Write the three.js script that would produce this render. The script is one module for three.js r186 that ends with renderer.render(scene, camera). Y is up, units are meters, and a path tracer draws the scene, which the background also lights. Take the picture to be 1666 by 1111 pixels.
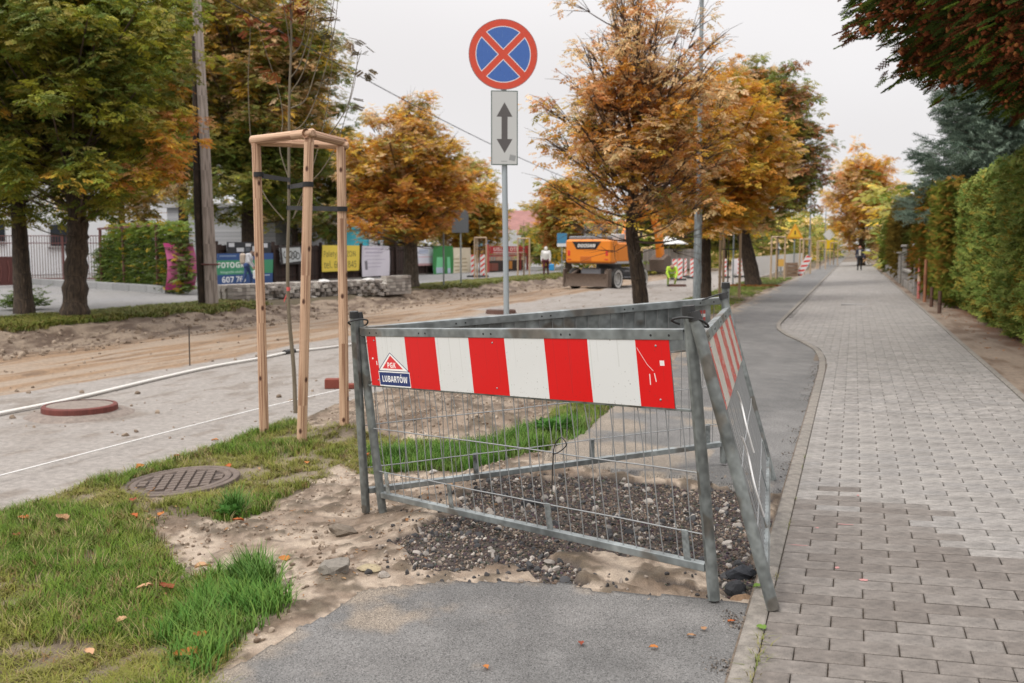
import * as THREE from 'three';
import { mergeGeometries, mergeVertices } from 'three/addons/utils/BufferGeometryUtils.js';
import { RoundedBoxGeometry } from 'three/addons/geometries/RoundedBoxGeometry.js';
import { MarchingCubes } from 'three/addons/objects/MarchingCubes.js';

// ---------------------------------------------------------------- camera, sky, sun, exposure
const EYE = 1.5, FPX = 1620, CX = 833, CY = 555.5, HORIZON = 405, VPX = 1390;
const PITCH = Math.atan((CY - HORIZON) / FPX), YAW = Math.atan((VPX - CX) / Math.hypot(FPX, CY - HORIZON));
const scene = new THREE.Scene();
const camera = new THREE.PerspectiveCamera(2 * Math.atan(CY / FPX) * 180 / Math.PI, 1024 / 683, 0.1, 2000);
camera.position.set(0, EYE, 0);
camera.rotation.order = 'YXZ';
camera.rotation.set(-PITCH, YAW, 0);
camera.focus = 5.0;
camera.userData.fStop = 3.6;
const renderer = new THREE.WebGLRenderer({ antialias: true });
renderer.setSize(1024, 683);
renderer.toneMapping = THREE.LinearToneMapping;
renderer.toneMappingExposure = 1.5;
renderer.shadowMap.enabled = true;
renderer.shadowMap.type = THREE.PCFSoftShadowMap;

// seeded randomness and value noise
function rngOf(seed) { let a = seed >>> 0; return () => { a = (a + 0x6D2B79F5) >>> 0; let t = a; t = Math.imul(t ^ (t >>> 15), t | 1); t ^= t + Math.imul(t ^ (t >>> 7), t | 61); return ((t ^ (t >>> 14)) >>> 0) / 4294967296; }; }
function hash2(x, y, s) { let h = Math.imul(x, 374761393) ^ Math.imul(y, 668265263) ^ Math.imul(s + 11, 1274126177); h = Math.imul(h ^ (h >>> 13), 1274126177); h ^= h >>> 16; return (h >>> 0) / 4294967296; }
const mod = (a, n) => ((a % n) + n) % n;
function noise2(x, y, s = 0, per = 0) {
  const xi = Math.floor(x), yi = Math.floor(y), fx = x - xi, fy = y - yi, u = fx * fx * (3 - 2 * fx), v = fy * fy * (3 - 2 * fy);
  const w = (i, j) => per ? hash2(mod(xi + i, per), mod(yi + j, per), s) : hash2(xi + i, yi + j, s);
  return (w(0, 0) * (1 - u) + w(1, 0) * u) * (1 - v) + (w(0, 1) * (1 - u) + w(1, 1) * u) * v;
}
function fbm(x, y, s = 0, oct = 4, per = 0) { let a = 0, g = 0.5, t = 0; for (let k = 0; k < oct; k++) { a += g * noise2(x, y, s + k * 17, per); t += g; x *= 2; y *= 2; per *= 2; g *= 0.5; } return a / t; }
const clamp = (v, a = 0, b = 1) => v < a ? a : v > b ? b : v;
const lerp = (a, b, t) => a + (b - a) * t;
const sstep = (a, b, v) => { const t = clamp((v - a) / (b - a)); return t * t * (3 - 2 * t); };
const mixc = (a, b, t) => [lerp(a[0], b[0], t), lerp(a[1], b[1], t), lerp(a[2], b[2], t)];

// overcast sky: pale at the horizon, brighter overhead, soft cloud banks all round
{
  const w = 256, h = 128, d = new Float32Array(w * h * 4);
  for (let j = 0; j < h; j++) for (let i = 0; i < w; i++) {
    const el = ((j + 0.5) / h - 0.5) * Math.PI, az = (i + 0.5) / w * Math.PI * 2, s = Math.max(0, Math.sin(el));
    const n = fbm(Math.cos(az) * 2.2 + 9, Math.sin(az) * 2.2 + s * 5 + 9, 5, 3) - 0.5;
    const L = (0.55 + 0.10 * s + 1.15 * s * s) * (1 + 0.3 * n) * (el < 0 ? 0.45 : 1), k = (j * w + i) * 4;
    d[k] = L * (0.995 - n * 0.03); d[k + 1] = L * 0.975; d[k + 2] = L * (0.985 + n * 0.02); d[k + 3] = 1;
  }
  const sky = new THREE.DataTexture(d, w, h, THREE.RGBAFormat, THREE.FloatType);
  sky.mapping = THREE.EquirectangularReflectionMapping; sky.magFilter = THREE.LinearFilter; sky.minFilter = THREE.LinearFilter; sky.needsUpdate = true;
  scene.background = sky; scene.environment = sky;
}
const sun = new THREE.DirectionalLight(new THREE.Color(1, 0.96, 0.9), 1.4);
sun.position.set(-30, 60, 18); sun.target.position.set(-6, 0, -20);
sun.castShadow = true; sun.shadow.radius = 30; sun.shadow.mapSize.set(2048, 2048);
Object.assign(sun.shadow.camera, { left: -60, right: 60, top: 60, bottom: -60, near: 1, far: 200 });
scene.add(sun, sun.target);

// ---------------------------------------------------------------- helpers
const V = (x, y, z) => new THREE.Vector3(x, y, z);
const usedNames = new Map();
function numbered(n) { const k = usedNames.get(n) || 0; usedNames.set(n, k + 1); return k ? `${n}_${String(k).padStart(3, '0')}` : n; }
function tag(o, label, category, group, kind) { o.userData.label = label; o.userData.category = category; if (group) o.userData.group = group; if (kind) o.userData.kind = kind; return o; }
function thing(name, label, category, pos = [0, 0, 0], turn = 0, group, kind) {
  const o = new THREE.Group(); o.name = numbered(name); scene.add(o); o.position.set(...pos); o.rotation.y = turn; return tag(o, label, category, group, kind);
}
function part(name, geo, mat, parent) {
  if (Array.isArray(geo)) geo = merge(geo);
  const m = new THREE.Mesh(geo, mat); m.name = name; m.castShadow = m.receiveShadow = true; parent.add(m); return m;
}
function solo(name, geo, mat, label, category, group, kind) { const m = part(numbered(name), geo, mat, scene); return tag(m, label, category, group, kind); }
function merge(list) {
  const keepColor = list.every(g => g.attributes.color);
  return mergeGeometries(list.map(g => {
    g = g.index ? g.toNonIndexed() : g;
    if (!g.attributes.normal) g.computeVertexNormals();
    if (!g.attributes.uv) g.setAttribute('uv', new THREE.BufferAttribute(new Float32Array(g.attributes.position.count * 2), 2));
    for (const k of Object.keys(g.attributes)) if (!(k === 'position' || k === 'normal' || k === 'uv' || (k === 'color' && keepColor))) g.deleteAttribute(k);
    return g;
  }));
}
function box(w, h, d, x = 0, y = 0, z = 0) { const g = new THREE.BoxGeometry(w, h, d); g.translate(x, y, z); return g; }
function rbox(w, h, d, r, x = 0, y = 0, z = 0) { const g = new RoundedBoxGeometry(w, h, d, 2, Math.min(r, w / 2.01, h / 2.01, d / 2.01)); g.translate(x, y, z); return g; }
function rod(a, b, r0, r1 = r0, seg = 10, open = false) {
  const d = b.clone().sub(a), g = new THREE.CylinderGeometry(r1, r0, d.length(), seg, 1, open);
  g.applyQuaternion(new THREE.Quaternion().setFromUnitVectors(V(0, 1, 0), d.normalize())); g.translate((a.x + b.x) / 2, (a.y + b.y) / 2, (a.z + b.z) / 2); return g;
}
// tube along points with a radius for each
function limb(points, radii, seg = 7, uvLen = 1) {
  const n = points.length, pos = [], uv = [], idx = []; let len = 0; const nrm = V(0, 0, 1), t = V(0, 0, 0), b = V(0, 0, 0);
  for (let i = 0; i < n; i++) {
    t.copy(points[Math.min(n - 1, i + 1)]).sub(points[Math.max(0, i - 1)]).normalize();
    if (i === 0) { nrm.set(1, 0, 0); if (Math.abs(t.x) > 0.9) nrm.set(0, 0, 1); }
    nrm.addScaledVector(t, -nrm.dot(t)).normalize(); b.crossVectors(t, nrm);
    if (i) len += points[i].distanceTo(points[i - 1]);
    for (let j = 0; j <= seg; j++) { const a = j / seg * Math.PI * 2, c = Math.cos(a) * radii[i], s = Math.sin(a) * radii[i];
      pos.push(points[i].x + nrm.x * c + b.x * s, points[i].y + nrm.y * c + b.y * s, points[i].z + nrm.z * c + b.z * s); uv.push(j / seg * Math.max(0.1, radii[0] * 6.28) / uvLen, len / uvLen); }
  }
  for (let i = 0; i < n - 1; i++) for (let j = 0; j < seg; j++) { const a = i * (seg + 1) + j, c = a + seg + 1; idx.push(a, a + 1, c, a + 1, c + 1, c); }
  const g = new THREE.BufferGeometry(); g.setAttribute('position', new THREE.Float32BufferAttribute(pos, 3)); g.setAttribute('uv', new THREE.Float32BufferAttribute(uv, 2)); g.setIndex(idx); g.computeVertexNormals(); return g;
}
function curvePts(ctrl, n) { return new THREE.CatmullRomCurve3(ctrl, false, 'centripetal').getPoints(n); }
function planarUV(g, ax = 'x', ay = 'z', s = 1) { const p = g.attributes.position, uv = new Float32Array(p.count * 2), gx = { x: 'getX', y: 'getY', z: 'getZ' };
  for (let i = 0; i < p.count; i++) { uv[i * 2] = p[gx[ax]](i) * s; uv[i * 2 + 1] = p[gx[ay]](i) * s; } g.setAttribute('uv', new THREE.BufferAttribute(uv, 2)); return g; }
function tintGeo(g, c) { const n = g.attributes.position.count, a = new Float32Array(n * 3); for (let i = 0; i < n; i++) a.set(c, i * 3); g.setAttribute('color', new THREE.BufferAttribute(a, 3)); return g; }
// block with chamfered top edges, base at y = 0, 18 triangles
function paverGeo(w, h, d, c) {
  const P = [], quad = (a, b, e, f) => P.push(...a, ...b, ...e, ...a, ...e, ...f);
  const x = w / 2, z = d / 2, xi = x - c, zi = z - c, T = h, M = h - c * 0.6;
  quad([-xi, T, zi], [xi, T, zi], [xi, T, -zi], [-xi, T, -zi]);
  quad([-x, M, z], [x, M, z], [xi, T, zi], [-xi, T, zi]); quad([x, M, -z], [-x, M, -z], [-xi, T, -zi], [xi, T, -zi]);
  quad([x, M, z], [x, M, -z], [xi, T, -zi], [xi, T, zi]); quad([-x, M, -z], [-x, M, z], [-xi, T, zi], [-xi, T, -zi]);
  quad([-x, 0, z], [x, 0, z], [x, M, z], [-x, M, z]); quad([x, 0, -z], [-x, 0, -z], [-x, M, -z], [x, M, -z]);
  quad([x, 0, z], [x, 0, -z], [x, M, -z], [x, M, z]); quad([-x, 0, -z], [-x, 0, z], [-x, M, z], [-x, M, -z]);
  const g = new THREE.BufferGeometry(); g.setAttribute('position', new THREE.Float32BufferAttribute(P, 3)); g.computeVertexNormals(); return planarUV(g);
}
// textures
function dataTex(n, fn, srgb = true, rep = 1) {
  const d = new Uint8Array(n * n * 4);
  for (let j = 0; j < n; j++) for (let i = 0; i < n; i++) { const c = fn(i / n, j / n, i, j), k = (j * n + i) * 4; for (let q = 0; q < 3; q++) d[k + q] = clamp(Math.round((c.length ? c[q] : c) * 255), 0, 255); d[k + 3] = 255; }
  const t = new THREE.DataTexture(d, n, n); t.wrapS = t.wrapT = THREE.RepeatWrapping; t.magFilter = THREE.LinearFilter; t.minFilter = THREE.LinearMipmapLinearFilter; t.generateMipmaps = true;
  if (srgb) t.colorSpace = THREE.SRGBColorSpace; t.repeat.set(rep, rep); t.needsUpdate = true; return t;
}
function canvasTex(w, h, draw) { const c = document.createElement('canvas'); c.width = w; c.height = h; const g = c.getContext('2d'); draw(g, w, h); const t = new THREE.CanvasTexture(c); t.colorSpace = THREE.SRGBColorSpace; t.anisotropy = 8; return t; }
const std = (o) => new THREE.MeshStandardMaterial({ roughness: 0.9, metalness: 0, ...o });
const col = (r, g, b) => new THREE.Color().setRGB(r, g, b);
// one sheet of ground on a grid; z spacing grows with distance
function sheet(x0, x1, z0, z1, nx, nz, hf, cf, inside) {
  const pos = [], colr = [], uv = [], idx = [], id = new Int32Array((nx + 1) * (nz + 1));
  for (let j = 0; j <= nz; j++) for (let i = 0; i <= nx; i++) {
    const z = -(z0 * Math.pow(z1 / z0, j / nz)), x = lerp(x0, x1, i / nx);
    pos.push(x, hf(x, z), z); uv.push(x, z); if (cf) colr.push(...cf(x, z)); id[j * (nx + 1) + i] = !inside || inside(x, z) ? 1 : 0;
  }
  for (let j = 0; j < nz; j++) for (let i = 0; i < nx; i++) { const a = j * (nx + 1) + i, b = a + nx + 1; if (id[a] || id[a + 1] || id[b] || id[b + 1]) idx.push(a, a + 1, b, a + 1, b + 1, b); }
  const g = new THREE.BufferGeometry(); g.setAttribute('position', new THREE.Float32BufferAttribute(pos, 3)); g.setAttribute('uv', new THREE.Float32BufferAttribute(uv, 2));
  if (cf) g.setAttribute('color', new THREE.Float32BufferAttribute(colr, 3)); g.setIndex(idx); g.computeVertexNormals(); return g;
}
function inPoly(x, z, P) { let c = false; for (let i = 0, j = P.length - 1; i < P.length; j = i++) { const a = P[i], b = P[j]; if ((a[1] > z) !== (b[1] > z) && x < (b[0] - a[0]) * (z - a[1]) / (b[1] - a[1]) + a[0]) c = !c; } return c; }
function copies(name, geo, mat, list, parent, kind = 'stuff') { // list: {m: Matrix4, c: [r,g,b]}
  const im = new THREE.InstancedMesh(geo, mat, list.length), c = new THREE.Color();
  list.forEach((e, i) => { im.setMatrixAt(i, e.m); if (e.c) im.setColorAt(i, c.setRGB(...e.c)); });
  im.name = name; im.castShadow = im.receiveShadow = true; if (kind) im.userData.kind = kind; parent.add(im); return im;
}
const _q = new THREE.Quaternion(), _e = new THREE.Euler();
function mat4(x, y, z, rx, ry, rz, s, sy = s, sz = s) { return new THREE.Matrix4().compose(V(x, y, z), _q.clone().setFromEuler(_e.set(rx, ry, rz, 'YXZ')), V(s, sy, sz)); }

// from a place in the photograph to a direction, and to the ground it falls on
function ray(px, py) { return V((px - CX) / FPX, (CY - py) / FPX, -1).applyEuler(new THREE.Euler(-PITCH, YAW, 0, 'YXZ')); }
function at(px, py, depth) { const d = ray(px, py); return V(0, EYE, 0).addScaledVector(d, depth / (-d.x * Math.sin(YAW) - d.z * Math.cos(YAW))); } // depth: metres ahead of the camera over the ground
function onLevel(px, py, y = 0) { const d = ray(px, py); return V(0, EYE, 0).addScaledVector(d, (y - EYE) / d.y); }
function onGround(px, py, hf) { let y = 0, p; for (let k = 0; k < 12; k++) { p = onLevel(px, py, y); y = hf(p.x, p.z); } return p; }
function depthOf(p) { return -p.x * Math.sin(YAW) - p.z * Math.cos(YAW); }
// ---------------------------------------------------------------- levels of the ground
const KERB_X = -0.37, PAVE_R = 1.53, ROAD_Y = -0.35, FAR_Y = -0.06;
function leftEdge(z) { // outer side of the kerb between cycle path and pavement
  const K = [[0, -0.37], [-12.6, -0.37], [-14.0, -0.40], [-15.4, -0.52], [-16.6, -0.76], [-17.9, -1.10], [-19.2, -1.33], [-20.4, -1.43], [-22, -1.44], [-200, -1.44]];
  for (let i = 1; i < K.length; i++) if (z >= K[i][0]) { const t = (z - K[i - 1][0]) / (K[i][0] - K[i - 1][0]); return lerp(K[i - 1][1], K[i][1], t); }
  return -1.44;
}
const pathL = z => z > -10 ? -2.12 : lerp(-2.12, -2.85, sstep(-10, -22, z));
const paveY = (x) => 0.02 + 0.035 * (x - KERB_X);
const mounds = [[-3.55, -8.6, 0.75, 0.55, 0.13], [-4.35, -8.0, 0.5, 0.4, 0.10], [-2.9, -8.9, 0.5, 0.4, 0.07], [-4.2, -9.4, 0.6, 0.5, 0.12], [-3.4, -10.2, 0.9, 0.6, 0.08]];
function vergeBase(x, z) {
  const L = pathL(z), t = clamp((L - x) / 3.1);
  let y = -0.02 - 0.11 * sstep(0, 0.24, t) - 0.05 * t;
  if (z < -9) y = lerp(y, -0.02 - 0.06 * t, sstep(-9, -14, z));
  for (const [mx, mz, rx, rz, h] of mounds) { const r = ((x - mx) / rx) ** 2 + ((z - mz) / rz) ** 2; if (r < 4) y += h * Math.exp(-r * 1.6); }
  return y;
}
const vergeL = z => -5.15 - 0.18 * (fbm(z * 0.7, 3, 2, 3) - 0.5) * 2 + 0.25 * sstep(-12, -30, z);
function groundY(x, z) { // everything left of the pavement kerb
  const vl = vergeL(z);
  if (x > vl) return vergeBase(x, z);
  const nearEdge = vergeBase(vl, z);
  if (x > vl - 0.28) return lerp(nearEdge, ROAD_Y, sstep(0, 1, (vl - x) / 0.28));
  const bankTop = -15.95 + 0.5 * (fbm(z * 0.5, 8, 3, 3) - 0.5), bankBot = bankTop + 1.15 + 0.9 * (fbm(z * 0.35, 4, 9, 2) - 0.3);
  if (x > bankBot) return ROAD_Y - 0.05 * sstep(-10.3, -14, x);
  if (x > bankTop) { const t = (bankBot - x) / (bankBot - bankTop); return lerp(ROAD_Y - 0.05, FAR_Y, Math.pow(t, 1.5)); }
  return FAR_Y;
}
const hitV = (px, py) => onGround(px, py, groundY);
const polyV = list => list.map(([px, py]) => { const p = hitV(px, py); return [p.x, p.z]; });

// regions of the near verge, read off the photograph
const pitPoly = polyV([[640, 900], [690, 850], [720, 812], [760, 790], [800, 778], [870, 768], [1000, 772], [1180, 792], [1290, 796], [1250, 870], [1215, 985], [1150, 965], [960, 948], [860, 938], [760, 928], [690, 918]]);
const grassPoly = polyV([[-400, 1300], [-400, 830], [-60, 815], [60, 772], [200, 722], [330, 690], [420, 668], [450, 690], [500, 700], [560, 690], [640, 715], [740, 728], [820, 722], [875, 690], [905, 665], [985, 640], [1010, 652], [960, 690], [900, 722], [850, 742], [760, 765], [650, 772], [590, 768], [560, 750], [480, 800], [430, 830], [380, 850], [300, 840], [245, 862], [285, 925], [300, 955], [385, 938], [430, 930], [452, 1000], [395, 1060], [300, 1130], [200, 1300]]);
const farGrass = [[-2.3, -9.6], [-2.75, -14], [-3.1, -20], [-3.1, -120], [-4.9, -120], [-4.9, -18], [-4.8, -12], [-3.9, -11.2]];
const sandPoly = polyV([[900, 905], [1000, 897], [1150, 925], [1170, 955], [1030, 948], [940, 940]]);
const mulch = polyV([[420, 690], [560, 640], [880, 640], [900, 668], [820, 700], [640, 700]]);
function soft(x, z, P, amt, f = 3, s = 0) { // ragged membership of a polygon
  const dx = (fbm(x * f + 7, z * f, s + 31, 3) - 0.5) * amt, dz = (fbm(x * f, z * f + 9, s + 77, 3) - 0.5) * amt; return inPoly(x + dx, z + dz, P);
}
const isPit = (x, z) => soft(x, z, pitPoly, 0.45, 3.2, 1) && !soft(x, z, sandPoly, 0.3, 4, 5);
const grassAmount = (x, z) => { // 0..1
  if (x < vergeL(z) - 0.05) return 0;
  let a = soft(x, z, grassPoly, 0.35, 3, 9) ? 1 : 0;
  if (z < -9.5 && soft(x, z, farGrass, 0.6, 1.5, 2)) a = 1;
  if (!a) return 0;
  const worn = fbm(x * 1.3 + 3, z * 1.3, 41, 3);
  const dry = fbm(x * 1.7, z * 1.7, 61, 3), fine = fbm(x * 6, z * 6, 47, 2); return clamp(1.15 - 2.4 * Math.max(0, worn - 0.48) - 1.1 * sstep(0.45, 0.65, dry) * sstep(0.4, 0.62, fine), 0.12, 1);
};
const SAND = [0.56, 0.46, 0.365], SOIL = [0.115, 0.085, 0.052], PIT = [0.062, 0.047, 0.04], DIRT = [0.33, 0.25, 0.185], TURF = [0.12, 0.095, 0.045];
function vergeColor(x, z) {
  const n = fbm(x * 5, z * 5, 3, 4), m = fbm(x * 1.4, z * 1.4, 12, 3);
  let c = mixc(SAND, DIRT, sstep(0.46, 0.62, n * 0.55 + m * 0.45));
  if (inPoly(x, z, mulch) || z < -8) c = mixc(c, [0.3, 0.225, 0.165], 0.6);
  const g = grassAmount(x, z);
  if (g > 0) c = mixc(c, mixc(TURF, SOIL, sstep(0.45, 0.65, n)), 0.55 + 0.4 * g);
  else if (!isPit(x, z)) { const f = fbm(x * 9, z * 9, 55, 3); if (f > 0.53) c = mixc(c, SOIL, sstep(0.55, 0.66, f) * 0.8); const e = fbm(x * 2.6 + 4, z * 2.6, 57, 3); c = mixc(c, [0.2, 0.135, 0.09], sstep(0.57, 0.67, e) * 0.6); c = mixc(c, [0.12, 0.08, 0.05], sstep(0.6, 0.7, fbm(x * 17, z * 17, 58, 2)) * 0.6); }
  if (isPit(x, z)) c = mixc(PIT, [0.14, 0.115, 0.1], sstep(0.4, 0.7, n));
  if (x < vergeL(z)) c = mixc([0.3, 0.24, 0.18], SOIL, sstep(0.5, 0.7, n));
  return c;
}
function vergeY(x, z) {
  let y = groundY(x, z);
  const n = fbm(x * 7, z * 7, 21, 4) - 0.5, b = fbm(x * 2, z * 2, 23, 3) - 0.5, g = grassAmount(x, z);
  const rough = (x > -2.2 && z > -4.2) ? 0 : 1;
  y += rough * (g ? 0.018 * n + 0.02 * b : 0.02 * n + 0.03 * b);
  if (isPit(x, z)) y -= 0.025; else if (!g && rough) { const f = fbm(x * 9, z * 9, 55, 3); y += 0.014 * sstep(0.52, 0.66, f) + 0.016 * (fbm(x * 22, z * 22, 5, 2) - 0.5); }
  if (x > -2.3 && z < -6.85 && z > -30) y -= 0.05 * sstep(-2.3, -2.05, x); // passes under the asphalt
  return y;
}
// ---------------------------------------------------------------- surface textures
const grain = dataTex(512, (u, v, i, j) => { const n = fbm(u * 24, v * 24, 3, 4, 24), r = hash2(i, j, 4), c = 0.80 + 0.22 * (n - 0.5) + 0.26 * (r - 0.5); return [c * 1.0, c * 0.99, c * 0.975]; });
const grainBump = dataTex(512, (u, v, i, j) => 0.5 + 0.7 * (fbm(u * 32, v * 32, 8, 4, 32) - 0.5) + 0.25 * (hash2(i, j, 14) - 0.5), false);
const asphaltTex = dataTex(1024, (u, v, i, j) => {
  const r = hash2(i >> 1, j >> 1, 5), r2 = hash2(i, j, 6), big = fbm(u * 7, v * 7, 9, 3, 7); let c = 0.80 + 0.12 * (big - 0.5) + 0.16 * (r2 - 0.5);
  const cell = hash2(Math.floor(i / 4 + 0.6 * r), Math.floor(j / 4 + 0.6 * r2), 17); if (cell > 0.88) c += 0.2; else if (cell < 0.16) c -= 0.28; if (r > 0.985) c += 0.2;
  return [c, c * 0.992, c * 0.98];
});
const asphaltBump = dataTex(512, (u, v, i, j) => 0.5 + 0.5 * (hash2(i >> 1, j >> 1, 25) - 0.5) + 0.3 * (fbm(u * 60, v * 60, 2, 2, 60) - 0.5), false);
const concreteTex = dataTex(512, (u, v, i, j) => { const n = fbm(u * 9, v * 9, 33, 4, 9), r = hash2(i, j, 9); const c = 0.84 + 0.34 * (n - 0.5) + 0.2 * (r - 0.5) - (hash2(i >> 2, j >> 2, 61) > 0.975 ? 0.26 : 0) + (hash2(i >> 2, j >> 2, 62) > 0.985 ? 0.14 : 0); return [c, c * 0.99, c * 0.975]; });
const M = {};
M.earth = std({ vertexColors: true, map: grain, bumpMap: grainBump, bumpScale: 0.012 });
M.roadbed = std({ vertexColors: true, map: grain, bumpMap: grainBump, bumpScale: 0.004 });
M.asphalt = std({ vertexColors: true, map: asphaltTex, bumpMap: asphaltBump, bumpScale: 0.004, roughness: 0.8 });
{ const t = concreteTex.clone(); t.repeat.set(3, 3); const b = grainBump.clone(); b.repeat.set(3, 3); M.concrete = (c, rough = 0.9) => std({ color: col(...c), map: t, bumpMap: b, bumpScale: 0.0025, roughness: rough }); M.concreteV = std({ vertexColors: true, map: t, bumpMap: b, bumpScale: 0.0025 }); }

// ---------------------------------------------------------------- ground to the horizon
{
  const g = new THREE.PlaneGeometry(1600, 1600, 1, 1); g.rotateX(-Math.PI / 2); g.translate(0, -0.75, 0); planarUV(g, 'x', 'z', 0.5);
  solo('ground', g, std({ color: col(0.16, 0.13, 0.08), map: grain }), 'drab open ground that reaches the horizon', 'ground', null, 'structure');
}
// near verge with the dug out patch
{
  const inV = (x, z) => x < pathL(z) + 0.35 || (z < -3.4 && z > -7.6);
  const near = sheet(-5.6, KERB_X + 0.01, 1.2, 12, 200, 300, vergeY, vergeColor, inV);
  const far = sheet(-5.7, -2.0, 12, 200, 60, 160, vergeY, vergeColor);
  solo('verge', merge([near, far]), M.earth, 'grassy earth verge with bare sand and a dug out patch beside the cycle path', 'verge', null, 'structure');
}
// excavated road bed, its far bank and the verge beyond
function roadY(x, z) {
  let y = groundY(x, z); const sandy = sstep(-9.9, -10.6, x), bank = sstep(-14.0, -14.8, x) * (1 - sstep(-16.0, -16.3, x));
  const rut = Math.sin((x + 0.5 * fbm(z * 0.25, 2, 7, 2)) * 5.2) * 0.5 + Math.sin(x * 11 + z * 0.1) * 0.25;
  y += sandy * (1 - sstep(-15.6, -16.2, x)) * (0.03 * rut + 0.07 * (fbm(x * 1.5, z * 0.6, 5, 4) - 0.5)) + 0.008 * (fbm(x * 2, z * 1, 6, 3) - 0.5);
  y += bank * 0.22 * (fbm(x * 2.4, z * 1.6, 15, 4) - 0.5);
  if (x < -15.9) y += 0.04 * (fbm(x, z * 0.6, 25, 3) - 0.5);
  return y;
}
function roadColor(x, z) {
  const n = fbm(x * 1.1, z * 0.45, 3, 4), f = fbm(x * 6, z * 2.4, 8, 3), st = fbm(x * 5, z * 0.35, 18, 3);
  const edge = -10.15 + 0.55 * (fbm(z * 0.5, 1, 71, 3) - 0.5) - (z < -28 ? 0.7 : 0);
  const grey = mixc([0.40, 0.37, 0.345], [0.33, 0.295, 0.265], sstep(0.48, 0.68, n * 0.7 + f * 0.3));
  const sand = mixc(mixc([0.42, 0.33, 0.25], [0.36, 0.235, 0.14], sstep(0.42, 0.62, st)), [0.22, 0.14, 0.085], sstep(0.6, 0.74, f * 0.5 + st * 0.5));
  let c = mixc(sand, grey, sstep(-0.12, 0.1, x - edge + 0.25 * (f - 0.5)));
  if (x > edge && sstep(0.63, 0.7, f) > 0) c = mixc(c, [0.28, 0.24, 0.205], sstep(0.63, 0.72, f) * 0.7);
  if (x < -13.6) c = mixc(c, mixc([0.36, 0.28, 0.21], [0.15, 0.10, 0.07], sstep(0.42, 0.62, f)), sstep(-13.6, -14.6, x));
  if (x < -15.75 + 0.3 * (f - 0.5)) c = mixc(TURF, SOIL, f);
  return c;
}
{
  const g = sheet(-18.1, -5.35, 3.2, 200, 230, 420, roadY, roadColor);
  solo('road', g, M.roadbed, 'dug up road of pale compacted base and rutted sand below a ragged bank', 'road', null, 'structure');
}
{ // far footpath and driveway
  const y = () => FAR_Y - 0.01;
  const g = sheet(-60, -17.6, 6, 220, 60, 90, (x, z) => FAR_Y + 0.015 + (x < -18.2 ? 0.0 : -0.03) + 0.01 * (fbm(x * 0.4, z * 0.4, 2, 2) - 0.5), (x, z) => { const n = fbm(x * 0.8, z * 0.4, 6, 3); return mixc([0.30, 0.30, 0.31], [0.36, 0.35, 0.34], n); });
  solo('footpath', g, M.asphalt, 'grey asphalt footpath and driveway across the road', 'footpath', null, 'structure');
}
// cycle path: a near piece that ends ragged at the dug out patch and a far piece beyond it
function asphaltColor(x, z) {
  const n = fbm(x * 1.2, z * 1.2, 44, 3), e = fbm(x * 4, z * 4, 46, 4); let c = mixc([0.182, 0.18, 0.177], [0.256, 0.25, 0.244], sstep(0.3, 0.7, n * 0.6 + 0.4 * fbm(x * 5, z * 5, 49, 3)));
  const edge = Math.min(x - pathL(z), 9), front = z > -6 ? z + 4.25 : -6.75 - z; // sand dragged over the rims
  let s = sstep(0.5, 0.62, e * 0.6 + 0.42 * Math.exp(-Math.max(0, edge) * 2.2) + 0.2 * Math.exp(-Math.max(0, front) * 2.4) - 0.04);
  if (z < -6 && z > -9.5 && x < -0.95) s = Math.max(s, sstep(0.44, 0.6, fbm(x * 1.6, z * 2.2, 91, 3)));
  if (z > -6 && x > -2 && x < -1.25) s = Math.max(s, 0.85 * sstep(0.56, 0.64, fbm(x * 2.1 + 2, z * 2.6, 63, 3)));
  c = mixc(c, [0.38, 0.315, 0.245], s * 0.8);
  return c;
}
function slab(poly, z0, z1, nx, nz, x0, x1, y) {
  const hf = (x, z) => { const i = inPoly(x, z, poly); return i ? y + 0.004 * (fbm(x * 2, z * 2, 3, 2) - 0.5) : y - 0.10; };
  return sheet(x0, x1, z0, z1, nx, nz, hf, asphaltColor, (x, z) => inPoly(x, z, poly));
}
const ragged = (list, amt, s) => { const out = []; for (let i = 0; i + 1 < list.length; i++) for (let k = 0; k < 8; k++) { const t = k / 8, x = lerp(list[i][0], list[i + 1][0], t), z = lerp(list[i][1], list[i + 1][1], t); out.push([x + amt * (fbm(x * 6, z * 6, s, 3) - 0.5), z + amt * (fbm(x * 6 + 5, z * 6, s + 3, 3) - 0.5)]); } return out; };
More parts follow.
